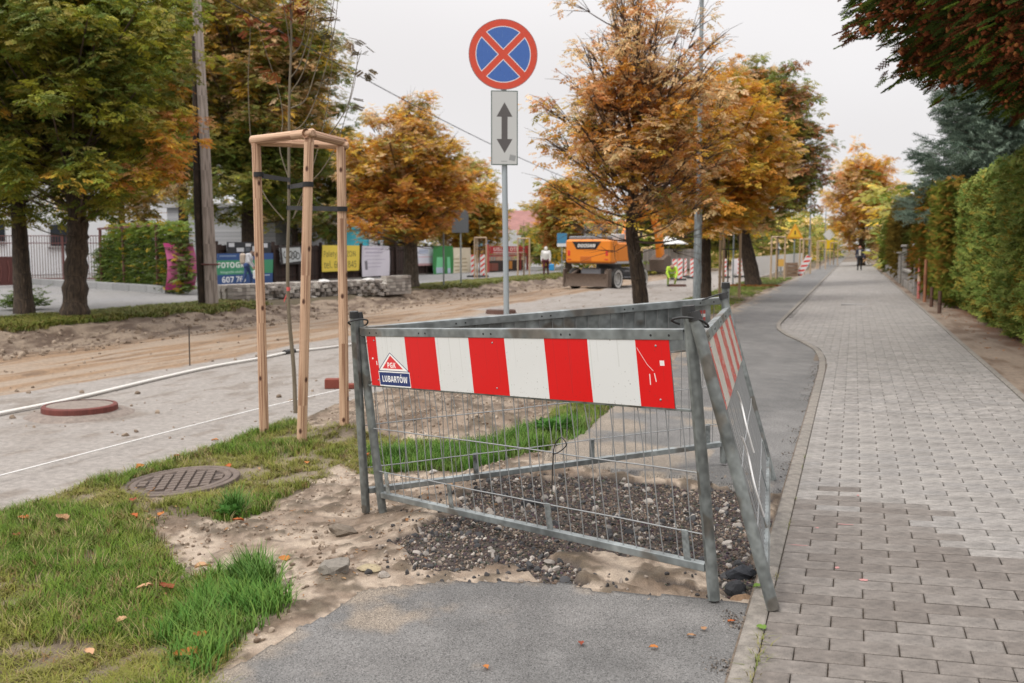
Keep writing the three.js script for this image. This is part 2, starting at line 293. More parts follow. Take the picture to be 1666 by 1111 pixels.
{
  const flat = (px, py) => { const p = onLevel(px, py, 0); return [p.x, p.z]; };
  const rim = ragged([flat(330, 1111), flat(400, 1072), flat(480, 1022), flat(545, 980), flat(610, 955), flat(700, 946), flat(860, 944), flat(960, 954), flat(1060, 966), flat(1150, 972), [-0.36, flat(1150, 972)[1] - 0.02]], 0.10, 7);
  const nearP = [[-0.345, -0.2], [-2.14, -0.2], ...rim, [-0.345, -4.27]];
  const rim2 = ragged([[-0.34, flat(1200, 793)[1]], flat(1180, 786), flat(1080, 774), flat(1000, 762), flat(930, 752), flat(885, 735), flat(945, 704), flat(1010, 650), flat(1040, 610)], 0.10, 12);
  const farP = [...rim2]; for (let z = -13; z >= -200; z -= z > -30 ? 1 : 10) farP.push([pathL(z) + 0.1 * (fbm(z, 2, 5, 2) - 0.5), z]);
  for (let z = -200; z <= -6; z += z < -30 ? 10 : 0.5) farP.push([leftEdge(z) + 0.02, z]);
  const near = slab(nearP, 1.2, 4.6, 120, 170, -2.3, -0.345, 0.0), far = slab(farP, 6.2, 200, 120, 420, -3.1, -0.33, 0.0);
  solo('cycle_path', merge([near, far]), M.asphalt, 'grey asphalt cycle path with sand trodden over its broken edges', 'path', null, 'structure');
}
// strip of bare earth on the garden side of the pavement, and the gardens behind
{
  const g = sheet(PAVE_R + 0.07, 3.4, 2, 120, 40, 160, (x, z) => paveY(PAVE_R) - 0.015 + 0.05 * (fbm(x * 2, z * 2, 4, 4) - 0.4) * sstep(1.6, 1.9, x), (x, z) => { const f = fbm(x * 4, z * 3, 14, 4); return mixc(mixc([0.36, 0.28, 0.215], [0.2, 0.13, 0.085], sstep(0.45, 0.66, f)), [0.2, 0.085, 0.035], sstep(2.0, 2.5, x + 0.5 * (f - 0.5)) * 0.7); });
  const g2 = sheet(3.4, 60, 2, 160, 20, 30, () => 0.02, () => [0.12, 0.12, 0.05]);
  solo('earth_strip', merge([g, g2]), M.earth, 'bare sandy strip littered with needles along the hedge', 'earth', null, 'structure');
}
// ---------------------------------------------------------------- pavement: bedding, kerbs and block pavers
{
  const side = thing('pavement', 'grey block pavement running along the hedge with a darker stained corner', 'pavement', [0, 0, 0], 0, null, 'structure');
  const bed = sheet(-1.5, PAVE_R + 0.02, 1.2, 200, 30, 240, (x, z) => paveY(x) - 0.016, (x, z) => { const f = fbm(x * 9, z * 9, 14, 3); return mixc([0.28, 0.225, 0.175], [0.16, 0.12, 0.09], f); }, (x, z) => x > leftEdge(z) + 0.03);
  part('bedding', bed, M.earth, side);
  const L = 0.243, R = 0.1215, gap = 0.0055, rowGap = 0.0085, geo = [paverGeo(L - gap, 0.06, R - rowGap, 0.006), paverGeo(L / 2 - gap, 0.06, R - rowGap, 0.006)];
  const tones = [[0.335, 0.318, 0.303], [0.355, 0.338, 0.322], [0.30, 0.285, 0.27], [0.375, 0.356, 0.338], [0.32, 0.307, 0.296]];
  const damp = [[0.228, 0.204, 0.185], [0.198, 0.174, 0.156], [0.25, 0.227, 0.208]];
  const mats = tones.map(c => M.concrete(c)), dampM = damp.map(c => M.concrete(c, 0.75)); const rng = rngOf(77);
  const list = [];
  for (let r = 0; r * R < 120; r++) {
    const z = -1.6 - r * R, le = leftEdge(z) + 0.085, off = (r % 2) * L / 2;
    for (let k = -2; k < 14; k++) {
      let x = -0.285 - 5 * L + off + k * L + L / 2, half = false;
      let x0 = x - L / 2, x1 = x + L / 2;
      if (x1 < le + 0.03 || x0 > PAVE_R - 0.03) continue;
      if (x0 < le - 0.02) { x0 = x1 - L / 2; if (x0 < le - 0.05) continue; half = true; } else if (x1 > PAVE_R + 0.02) { x1 = x0 + L / 2; half = true; }
      list.push({ x: (x0 + x1) / 2, z: z + 0.003 * (rng() - 0.5), half, a: rng(), b: rng(), c: rng() });
    }
  }
  const stained = p => { const w = 0.5 * (fbm(p.x * 1.5, p.z * 1.5, 5, 3) - 0.5); return p.z > -5.9 + 0.35 * (p.x - 0.6) + w + 0.7 * sstep(0.1, 0.8, p.x) + 1.1 * (p.b - 0.5); };
  // pieces beside the camera that no one could see are left out of the list of single pavers
  const shown = p => { const d = V(p.x, 0, p.z), dep = depthOf(d); if (dep < 1) return false; const sx = (p.x * Math.cos(YAW) - p.z * Math.sin(YAW)) / dep, sy = (1.47 / dep); return Math.abs(sx) < 0.56 && sy < 0.49; };
  let n = 0; const rest = [];
  for (const p of list) {
    const y = paveY(p.x) - 0.058 + 0.003 * (p.a - 0.5), tilt = 0.008 * (p.b - 0.5), wet = stained(p);
    if (n < 296 && shown(p)) {
      const m = part('paver', geo[p.half ? 1 : 0], (wet ? dampM : mats)[Math.floor(p.c * (wet ? 3 : 5))], side); m.position.set(p.x, y, p.z); m.rotation.set(tilt, 0, 0.035 + tilt * 0.6); n++;
    } else { const g = geo[p.half ? 1 : 0].clone(); const q = planarUV(g); q.attributes.uv.array.forEach((v, i, a) => { a[i] += p.b * 7; }); q.rotateZ(0.035 + tilt * 0.6); q.translate(p.x, y, p.z); const c = (wet ? damp : tones)[Math.floor(p.c * (wet ? 3 : 5))]; tintGeo(q, c); rest.push(q); }
  }
  const field = part('paver_field', rest, M.concreteV, side); field.userData.kind = 'stuff';
  // kerb stones, cut to follow the line of the path
  const kerbMat = M.concrete([0.30, 0.275, 0.245]), kerbMat2 = M.concrete([0.27, 0.25, 0.225]);
  const stone = (a, b, w, mat, name = 'kerb_stone', y0 = 0.012) => { const dx = b[0] - a[0], dz = b[1] - a[1], len = Math.hypot(dx, dz) - 0.006, g = paverGeo(w, 0.16, len, 0.006); const m = part(name, g, mat, side); m.position.set((a[0] + b[0]) / 2, y0 - 0.15, (a[1] + b[1]) / 2); m.rotation.y = Math.atan2(dx, dz); return m; };
  let z = -1.7, i = 0;
  while (z > -46) { const step = z < -13 && z > -22 ? 0.5 : 1.0, e = leftEdge(z) + 0.04, f = leftEdge(z - step) + 0.04; stone([e, z], [f, z - step], 0.08, i++ % 3 ? kerbMat : kerbMat2); z -= step; }
  part('kerb_stone', (() => { const g = paverGeo(0.08, 0.16, 150, 0.006); g.translate(-1.40, -0.14, z - 75); return g; })(), kerbMat, side);
  for (let zz = -5; zz > -60; zz -= 1) stone([PAVE_R + 0.035, zz], [PAVE_R + 0.035, zz - 1], 0.06, i++ % 3 ? kerbMat : kerbMat2, 'edging_stone', paveY(PAVE_R) + 0.004);
  // soldier course that follows the bend
  for (let zz = -13.4; zz > -22.5; zz -= 0.235) { const a = [leftEdge(zz) + 0.145, zz], b = [leftEdge(zz - 0.235) + 0.145, zz - 0.235]; const dx = b[0] - a[0], dz = b[1] - a[1]; const m = part('paver', geo[0], mats[i++ % 5], side); m.position.set((a[0] + b[0]) / 2, paveY(a[0]) - 0.054, (a[1] + b[1]) / 2); m.rotation.y = Math.atan2(dx, dz) + Math.PI / 2; }
  // marks of pink and yellow spray paint on the blocks
  const pink = std({ color: col(0.4, 0.19, 0.18) }), rg = rngOf(5);
  const mark = (px, py, w, d) => { const p = onLevel(px, py, 0.06), shp = new THREE.Shape(); for (let k = 0; k <= 12; k++) { const a = k / 12 * 6.283, r = 0.6 + 0.4 * rg(); shp[k ? 'lineTo' : 'moveTo'](Math.cos(a) * w * r, Math.sin(a) * d * r); } const g = new THREE.ShapeGeometry(shp); g.rotateX(-Math.PI / 2); const m = part('paint_mark', g, pink, side); m.position.set(p.x, paveY(p.x) + 0.0045, p.z); m.rotation.z = 0.035; };
  for (const [px, py, w, d] of [[1405, 936, 0.022, 0.02], [1330, 850, 0.012, 0.012], [1375, 846, 0.05, 0.008], [1362, 915, 0.012, 0.02], [1300, 877, 0.06, 0.006], [1396, 800, 0.008, 0.02]]) mark(px, py, w, d);
  // iron cover set into the pavement farther on
  const lid = onLevel(1393, 494, 0.06); part('drain_cover', box(0.75, 0.012, 0.5, lid.x, paveY(lid.x) + 0.004, lid.z), std({ color: col(0.2, 0.19, 0.18), roughness: 0.6 }), side);
}
// ---------------------------------------------------------------- galvanised mesh barriers
const galvTex = dataTex(512, (u, v, i, j) => { const n = fbm(u * 10, v * 10, 7, 4, 10), s = fbm(u * 40, v * 40, 3, 2, 40); const c = 0.80 + 0.42 * (n - 0.5) + 0.24 * (s - 0.5), ru = sstep(0.66, 0.74, fbm(u * 6 + 3, v * 6, 27, 3, 6)); return [c * (0.98 - 0.10 * ru), c * (1 - 0.16 * ru), c * (1 - 0.2 * ru)]; });
const galvRough = dataTex(256, (u, v) => 0.45 + 0.4 * (fbm(u * 12, v * 12, 17, 3, 12) - 0.5), false);
M.galv = std({ color: col(0.44, 0.46, 0.46), map: galvTex, roughnessMap: galvRough, roughness: 1.0, metalness: 0.55 });
M.post = std({ color: col(0.30, 0.31, 0.30), map: galvTex, roughnessMap: galvRough, roughness: 1.1, metalness: 0.45 });
M.black = std({ color: col(0.018, 0.018, 0.018), roughness: 0.5 });
M.hole = std({ color: col(0.02, 0.02, 0.02) });
M.wire = std({ color: col(0.27, 0.275, 0.275), roughness: 0.6, metalness: 0.4 });
M.whitePlastic = std({ color: col(0.72, 0.71, 0.69), roughness: 0.5 });
function stripes(kind) { // 2.32 m by 0.305 m of sheeting
  return canvasTex(2048, 272, (g, w, h) => {
    const r = rngOf(kind === 'clean' ? 3 : 8), red = kind === 'clean' ? '#cf0a10' : '#b8463f', white = kind === 'clean' ? '#d3d4d2' : '#b9b5ab';
    g.fillStyle = white; g.fillRect(0, 0, w, h); g.fillStyle = red;
    const b = [0, 0.042, 0.168, 0.292, 0.417, 0.541, 0.667, 0.792, 0.918, 1];
    for (let i = 0; i < 9; i += 2) g.fillRect(b[i] * w, 0, (b[i + 1] - b[i]) * w, h);
    for (let k = 0; k < (kind === 'clean' ? 90 : 900); k++) { // scuffs and scratches
      g.globalAlpha = kind === 'clean' ? 0.35 : 0.5; g.strokeStyle = r() < 0.5 ? '#8a8880' : kind === 'clean' ? '#6d6b68' : '#cfcabf'; g.lineWidth = 1 + 2 * r(); const x = r() * w, y = r() * h, l = (kind === 'clean' ? 18 : 60) * r();
      g.beginPath(); g.moveTo(x, y); g.lineTo(x + l * (r() - 0.5) * (kind === 'clean' ? 1 : 0.4), y + l * (r() - 0.3)); g.stroke();
    }
    if (kind !== 'clean') { g.globalAlpha = 0.8; for (let k = 0; k < 700; k++) { g.fillStyle = r() < 0.7 ? '#c9c5bb' : '#a59f95'; const x = r() * w, y = r() * h; g.fillRect(x, y, 2 + 16 * r(), 2 + 46 * r() * r()); } }
    g.globalAlpha = 1;
    if (kind === 'clean') {
      g.strokeStyle = '#e4d9d5'; g.lineWidth = 2.5; g.beginPath(); g.moveTo(1885, 40); g.lineTo(1930, 105); g.lineTo(1958, 130); g.stroke(); g.lineWidth = 5; g.beginPath(); g.moveTo(1938, 142); g.lineTo(1938, 185); g.moveTo(1962, 138); g.lineTo(1968, 172); g.stroke();
      g.fillStyle = '#e6e2de'; g.fillRect(1994, 88, 22, 20); g.fillRect(30, 122, 14, 9); g.fillRect(66, 140, 8, 22);
      // sticker of the works company
      const x0 = 80, w0 = 270, ym = 190, y1 = 266; g.fillStyle = '#f0eeea'; g.strokeStyle = '#22305c'; g.lineWidth = 4;
      g.beginPath(); g.moveTo(x0 - 4, ym + 4); g.lineTo(x0 + w0 * 0.44, 88); g.lineTo(x0 + w0 + 4, ym + 4); g.lineTo(x0 + w0 + 4, y1 + 5); g.lineTo(x0 - 4, y1 + 5); g.closePath(); g.fill(); g.beginPath(); g.moveTo(x0, ym); g.lineTo(x0 + w0 * 0.44, 94); g.lineTo(x0 + w0, ym); g.closePath(); g.stroke();
      g.fillStyle = '#d6383c'; g.beginPath(); g.moveTo(x0 + 38, ym - 12); g.lineTo(x0 + w0 * 0.445, 108); g.lineTo(x0 + w0 - 48, ym - 12); g.closePath(); g.fill();
      g.fillStyle = '#1f3268'; g.fillRect(x0, ym + 8, w0, y1 - ym - 8);
      g.fillStyle = '#f4f2ee'; g.textAlign = 'center'; g.font = 'bold 40px sans-serif'; g.fillText('PGK', x0 + w0 * 0.45, ym - 17); g.font = 'bold 46px sans-serif'; g.save(); g.translate(x0 + w0 / 2, y1 - 17); g.scale(0.92, 1); g.fillText('LUBARTÓW', 0, 0); g.restore();
      for (let k = 0; k < 420; k++) { g.globalAlpha = 0.12 + 0.25 * r(); g.fillStyle = r() < 0.6 ? '#7a6a58' : '#4a4540'; const x = r() * w, y = h - h * Math.pow(r(), 2.2), q = 1 + 2.5 * r() * r(); g.beginPath(); g.arc(x, y, q, 0, 7); g.fill(); } g.globalAlpha = 0.10; for (let k = 0; k < 26; k++) { g.fillStyle = '#6a6258'; g.fillRect(r() * w, 0, 2 + 5 * r(), h * (0.3 + 0.7 * r())); } g.globalAlpha = 1;
    }
  });
}
function barrier(label, q, opt) {
  const [ax, ay, az, head, lean, roll] = q, W = 2.5, H = 1.252, B = thing('mesh_barrier', label, 'barrier', [0, 0, 0], 0, 'mesh barriers round the dug out patch'), r = rngOf(opt.seed);
  const u = V(Math.cos(head) * Math.cos(roll), Math.sin(roll), -Math.sin(head) * Math.cos(roll)), n = u.clone().cross(V(0, 1, 0)).normalize(), up = n.clone().cross(u), v = up.multiplyScalar(Math.cos(lean)).addScaledVector(n, Math.sin(lean)), nn = u.clone().cross(v);
  B.matrixAutoUpdate = true; B.quaternion.setFromRotationMatrix(new THREE.Matrix4().makeBasis(u, v, nn)); B.position.set(ax, ay, az);
  const s = opt.face; // +1: board on the side of the normal
  for (const x of [0, W]) {
    const g = new THREE.CylinderGeometry(0.026, 0.026, H - 0.02, 18, 1); g.translate(x, (H - 0.02) / 2, 0); g.attributes.uv.array.forEach((t, i, a) => { a[i] = i % 2 ? t * 1.2 + x : t * 0.2; });
    const p = part('post', g, M.post, B); part('cap', (() => { const c = new THREE.CylinderGeometry(0.0265, 0.0295, 0.038, 18); c.translate(x, H - 0.008, 0); return c; })(), M.black, p);
  }
  // top channel with punched holes
  const rail = part('top_rail', [rbox(W - 0.05, 0.006, 0.042, 0.002, W / 2, 1.163, 0), rbox(W - 0.05, 0.04, 0.005, 0.002, W / 2, 1.141, 0.0185), rbox(W - 0.05, 0.012, 0.005, 0.002, W / 2, 1.155, -0.0185)].map(g => planarUV(g, 'x', 'y', 0.7)), M.galv, B);
  for (const x of [0.13, 0.2, 0.62, 0.68, 1.18, 1.24, 1.75, 1.81, 2.3, 2.4]) for (const d of [1]) { const c = new THREE.CylinderGeometry(0.0055, 0.0055, 0.0015, 10); c.rotateX(Math.PI / 2); c.translate(x, 1.141, 0.0215 * d); part('hole', c, M.hole, rail); }
  part('bottom_rail', planarUV(rbox(W - 0.05, 0.036, 0.036, 0.004, W / 2, 0.138, 0), 'x', 'y', 0.7), M.galv, B);
  // sheeted board
  const bg = rbox(W - 0.19, 0.305, 0.004, 0.0015, W / 2 - 0.01, 0.978, 0.0135 * s), board = part('board', planarUV(bg, 'x', 'y', 0.8), opt.boardMetal || M.galv, B);
  const pg = new THREE.PlaneGeometry(W - 0.19, 0.305, 40, 6); { const q = pg.attributes.position; for (let i = 0; i < q.count; i++) q.setZ(i, 0.0035 * fbm(q.getX(i) * 3 + opt.seed, q.getY(i) * 5 + 3, 6, 2)); pg.computeVertexNormals(); } if (s < 0) pg.rotateY(Math.PI); pg.translate(W / 2 - 0.01, 0.978, 0.0162 * s); part('sheeting', pg, std({ map: stripes(opt.print), roughness: 0.38 }), board);
  for (const x of [0.16, 1.24, 2.32]) for (const y of [0.86, 1.095]) { const c = new THREE.SphereGeometry(0.006, 8, 5, 0, 6.3, 0, 1.6); c.rotateX(Math.PI / 2 * s); c.translate(x, y, 0.016 * s); part('rivet', c, M.galv, board); }
  part('board_strip', planarUV(rbox(W - 0.06, 0.012, 0.007, 0.002, W / 2, 0.82, 0.006 * s)), M.galv, B);
  // mesh: wires welded across and up
  for (const y of [0.285, 0.555]) { const pts = []; for (let k = 0; k <= 10; k++) pts.push(V(lerp(0.02, W - 0.02, k / 10), y + 0.006 * (r() - 0.5), 0.005 + 0.004 * (r() - 0.5))); part('cross_wire', limb(curvePts(pts, 20), Array(21).fill(0.0034), 6), M.wire, B); }
  const nw = 29; for (let k = 0; k < nw; k++) {
    const x = 0.09 + (W - 0.18) * k / (nw - 1) + 0.012 * (r() - 0.5), b = 0.02 * (r() - 0.5), top = s < 0 ? 1.14 : 0.83;
    part('wire', limb(curvePts([V(x, 0.13, 0), V(x + b, 0.35, 0.003), V(x + b * 1.4 + 0.01 * (r() - 0.5), 0.6, -0.002), V(x, top, 0)], 8), Array(9).fill(0.0026), 5), M.wire, B);
  }
  for (const x of [0.1, 0.72, 1.52, 2.38]) part('tab', planarUV(rbox(0.036, 0.15, 0.006, 0.002, x, 0.215, 0.008 * s), 'x', 'y', 2), M.galv, B);
  for (const x of opt.hooks || []) part('hook', limb(curvePts([V(x - 0.03, 1.19, 0.03), V(x - 0.045, 1.21, 0.06), V(x + 0.02, 1.222, 0.062), V(x + 0.075, 1.205, 0.02), V(x + 0.07, 1.17, -0.03), V(x + 0.03, 1.175, -0.03)], 24), Array(25).fill(0.0052), 8), M.black, B);
  return B;
}
const front = barrier('mesh barrier with clean red and white board bearing a blue company sticker', [-2.693, -0.135, -5.42, -0.5161, 0.09, 0.0585], { seed: 1, face: 1, print: 'clean', hooks: [2.5] });
const right = barrier('steeply leaning mesh barrier with worn faded stripes, its foot on the pavement kerb', [-0.2702, 0.03, -4.0995, 1.6463, -0.2769, -0.0125], { seed: 2, face: 1, print: 'worn', hooks: [] });
const back = barrier('mesh barrier that shows the bare grey back of its board', [-2.8236, -0.127, -5.4466, 0.6366, 0.0879, 0.059], { seed: 3, face: -1, print: 'worn', hooks: [0] });
{ // details of single barriers
  const b = back.getObjectByName('board'); part('sticker', box(0.15, 0.07, 0.001, 2.28, 1.05, -0.0108), std({ color: col(0.5, 0.09, 0.08), roughness: 0.4 }), b); part('sticker', box(0.15, 0.022, 0.001, 2.28, 1.05, -0.0095), M.whitePlastic, b);
  part('hook', limb(curvePts([V(2.5, 1.2, 0.03), V(2.42, 1.195, 0.05), V(2.3, 1.165, 0.045)], 8), Array(9).fill(0.006), 8), M.black, back);
  for (const pts of [[[1.12, 0.78], [1.22, 0.7], [1.14, 0.58], [1.16, 0.44]], [[0.62, 0.62], [0.7, 0.52], [0.6, 0.38], [0.66, 0.22]]]) part('cable_tie', limb(curvePts(pts.map(([x, y]) => V(x, y, 0.014)), 14), Array(15).fill(0.005), 6), M.whitePlastic, right);
  part('wire_loop', limb(curvePts([V(1.56, 0.34, 0.01), V(1.6, 0.5, 0.02), V(1.63, 0.6, 0.02), V(1.68, 0.64, 0.02), V(1.71, 0.61, 0.02), V(1.66, 0.57, 0.02), V(1.61, 0.55, 0.02)], 24), Array(25).fill(0.003), 5), M.black, front);
}
// ---------------------------------------------------------------- ground cover of the near verge
function bladeTuft(n, h, spread, width, seed, lean = 0.6) { // blades of two bent segments
  const r = rngOf(seed), P = [], N = [];
  for (let k = 0; k < n; k++) {
    const a = r() * 6.283, d = spread * Math.sqrt(r()), x = Math.cos(a) * d, z = Math.sin(a) * d, b = r() * 6.283, hh = h * (0.45 + 0.65 * r()), w = width * (0.6 + 0.7 * r()), ln = lean * hh * (0.25 + r());
    const wx = Math.cos(b + 1.57) * w, wz = Math.sin(b + 1.57) * w, mx = x + Math.cos(b) * ln * 0.3, mz = z + Math.sin(b) * ln * 0.3, tx = x + Math.cos(b) * ln, tz = z + Math.sin(b) * ln, my = hh * 0.6;
    P.push(x - wx, -0.005, z - wz, x + wx, -0.005, z + wz, mx + wx * 0.8, my, mz + wz * 0.8, x - wx, -0.005, z - wz, mx + wx * 0.8, my, mz + wz * 0.8, mx - wx * 0.8, my, mz - wz * 0.8, mx - wx * 0.8, my, mz - wz * 0.8, mx + wx * 0.8, my, mz + wz * 0.8, tx, hh, tz);
    for (let q = 0; q < 9; q++) { const l = Math.hypot(Math.cos(b) * 0.5, 1.0); N.push(Math.cos(b) * -0.5 / l, 1 / l, Math.sin(b) * -0.5 / l); }
  }
  const g = new THREE.BufferGeometry(); g.setAttribute('position', new THREE.Float32BufferAttribute(P, 3)); g.setAttribute('normal', new THREE.Float32BufferAttribute(N, 3)); return g;
}
const leafMat = (o = {}) => new THREE.MeshPhysicalMaterial({ color: 0xffffff, roughness: 0.75, transmission: 0.35, thickness: 0, specularIntensity: 0.25, side: THREE.DoubleSide, ...o });
M.blade = leafMat({ transmission: 0.3, roughness: 0.6 });
const manholeAt = onGround(295, 787, groundY), manholeR = 0.41;
function grassColor(r, x, z) {
  const dry = fbm(x * 1.7, z * 1.7, 61, 3), t = r(); let c = mixc([0.08, 0.165, 0.014], [0.15, 0.215, 0.022], r());
  c = mixc(c, [0.27, 0.225, 0.05], sstep(0.4, 0.64, dry) * 0.62); if (t > 0.86) c = [0.32, 0.26, 0.12]; else if (t < 0.08) c = [0.2, 0.12, 0.05]; const l = 0.75 + 0.5 * r(); return [c[0] * l, c[1] * l, c[2] * l];
}
{
  const r = rngOf(2024), lawn = [[], []], tall = [];
  const tallPoly = polyV([[330, 960], [400, 930], [432, 940], [445, 1005], [400, 1050], [300, 1100], [240, 1111], [250, 1040]]), strip = polyV([[600, 735], [740, 735], [860, 705], [920, 680], [950, 690], [880, 735], [760, 768], [620, 772]]);
  const put = (x, z, near) => {
    const a = grassAmount(x, z); if (r() > a) return; if (Math.hypot(x - manholeAt.x, z - manholeAt.z) < manholeR - 0.01) return;
    const lush = soft(x, z, tallPoly, 0.5, 2, 3) && r() < 0.75 || soft(x, z, strip, 0.3, 3, 5); const dry = fbm(x * 1.7, z * 1.7, 61, 3); let s = (0.55 + 0.5 * r()) * (1.15 - 0.6 * sstep(0.45, 0.7, dry)) * (lush ? 1.7 : 1), c = grassColor(r, x, z); if (lush) c = mixc(c, [0.06, 0.19, 0.025], 0.6);
    lawn[r() < 0.5 ? 0 : 1].push({ m: mat4(x, vergeY(x, z) - 0.003, z, 0.25 * (r() - 0.5), r() * 6.28, 0.25 * (r() - 0.5), near ? 1 : 1.5, s * (near ? 1 : 1.2)), c });
  };
  for (let k = 0; k < 42000; k++) { const z = -2.2 - 7.8 * Math.pow(r(), 1.25), x = lerp(-5.4, -1.9, r()); put(x, z, true); }
  for (let k = 0; k < 26000; k++) { const z = -9.5 - 45 * Math.pow(r(), 1.6), x = lerp(-5.1, -2.5, r()); put(x, z, false); }
  for (const P of [tallPoly, strip]) { const bx = P.map(p => p[0]), bz = P.map(p => p[1]); for (let k = 0; k < 2600; k++) { const x = lerp(Math.min(...bx) - 0.2, Math.max(...bx) + 0.2, r()), z = lerp(Math.min(...bz) - 0.2, Math.max(...bz) + 0.2, r()); if (!soft(x, z, P, 0.55, 2.2, 4) || r() > 0.25 + 1.2 * sstep(0.35, 0.7, fbm(x * 3, z * 3, 29, 2))) continue; tall.push({ m: mat4(x, vergeY(x, z), z, 0.2 * (r() - 0.5), r() * 6.28, 0.2 * (r() - 0.5), 1, 0.5 + 0.8 * r()), c: mixc([0.055, 0.17, 0.02], [0.15, 0.24, 0.04], r()) }); } }
  for (const [px, py, n] of [[405, 950, 90], [425, 965, 60], [380, 835, 40], [640, 750, 40]]) { const p = hitV(px, py); for (let k = 0; k < n; k++) { const x = p.x + 0.1 * (r() - 0.5), z = p.z + 0.12 * (r() - 0.5); tall.push({ m: mat4(x, vergeY(x, z), z, 0.3 * (r() - 0.5), r() * 6.28, 0.3 * (r() - 0.5), 1.1, 0.9 + 0.9 * r()), c: mixc([0.06, 0.17, 0.025], [0.14, 0.22, 0.05], r()) }); } }
  for (let k = 0; k < 70; k++) { const z = -2.9 - 6 * r() * r(), x = -0.287 + 0.012 * (r() - 0.5), s = 0.35 + 0.5 * r(); if (fbm(z * 3, 2, 8, 2) > 0.45) tall.push({ m: mat4(x, 0.012, z, 0.5 * (r() - 0.5), r() * 6.28, 0.5 * (r() - 0.5), s, s * 0.45), c: mixc([0.14, 0.19, 0.04], [0.3, 0.25, 0.1], r()) }); }
  const G = thing('grass', 'patchy green and yellowing grass growing on the near verge', 'grass', [0, 0, 0], 0, null, 'stuff');
  copies('short_blades', bladeTuft(13, 0.055, 0.035, 0.0022, 5, 0.9), M.blade, lawn[0], G); copies('short_blades', bladeTuft(12, 0.075, 0.045, 0.002, 15, 1.5), M.blade, lawn[1], G); copies('long_blades', bladeTuft(8, 0.10, 0.03, 0.0026, 6, 0.8), M.blade, tall, G);
  // verge across the road
  const f = [];
  for (let k = 0; k < 16000; k++) { const z = -12 - 60 * Math.pow(r(), 1.5), x = lerp(-18.05, -15.6, r()); if (x > -15.75 + 0.25 * (fbm(x * 3, z * 1.2, 8, 3) - 0.5) || (x > -17.6 && z < -24.6 && z > -35.5 && x > -17.2)) continue; f.push({ m: mat4(x, roadY(x, z), z, 0, r() * 6.28, 0, 2.2, 0.7 + 0.8 * r()), c: mixc(mixc([0.11, 0.16, 0.02], [0.24, 0.22, 0.05], r()), [0.25, 0.16, 0.06], r() < 0.12 ? 0.8 : 0) }); }
  const F = thing('grass', 'worn strip of grass under the trees across the road', 'grass', [0, 0, 0], 0, null, 'stuff'); copies('short_blades', bladeTuft(14, 0.07, 0.05, 0.004, 7, 0.8), M.blade, f, F);
}
// ---------------------------------------------------------------- stones
function stoneGeo(seed, flat = 0.7, detail = 1) {
  const g = mergeVertices(new THREE.IcosahedronGeometry(1, detail).deleteAttribute('uv').deleteAttribute('normal')), p = g.attributes.position, r = rngOf(seed), cuts = [];
  for (let k = 0; k < 7; k++) { const d = V(r() - 0.5, r() - 0.5, r() - 0.5).normalize(); cuts.push([d, 0.55 + 0.3 * r()]); }
  for (let i = 0; i < p.count; i++) { const v = V(p.getX(i), p.getY(i), p.getZ(i)); for (const [d, o] of cuts) { const e = v.dot(d) - o; if (e > 0) v.addScaledVector(d, -e * 0.85); } v.multiplyScalar(0.9 + 0.2 * r()); p.setXYZ(i, v.x, v.y * flat, v.z); }
  const f = g.toNonIndexed(); f.computeVertexNormals(); return f;
}
const stoneShapes = [1, 2, 3].map(s => stoneGeo(s * 7, 0.65, 1));
M.stone = std({ color: 0xffffff, roughness: 0.92, map: grain });
M.stonePlain = std({ color: 0xffffff, roughness: 0.9 });
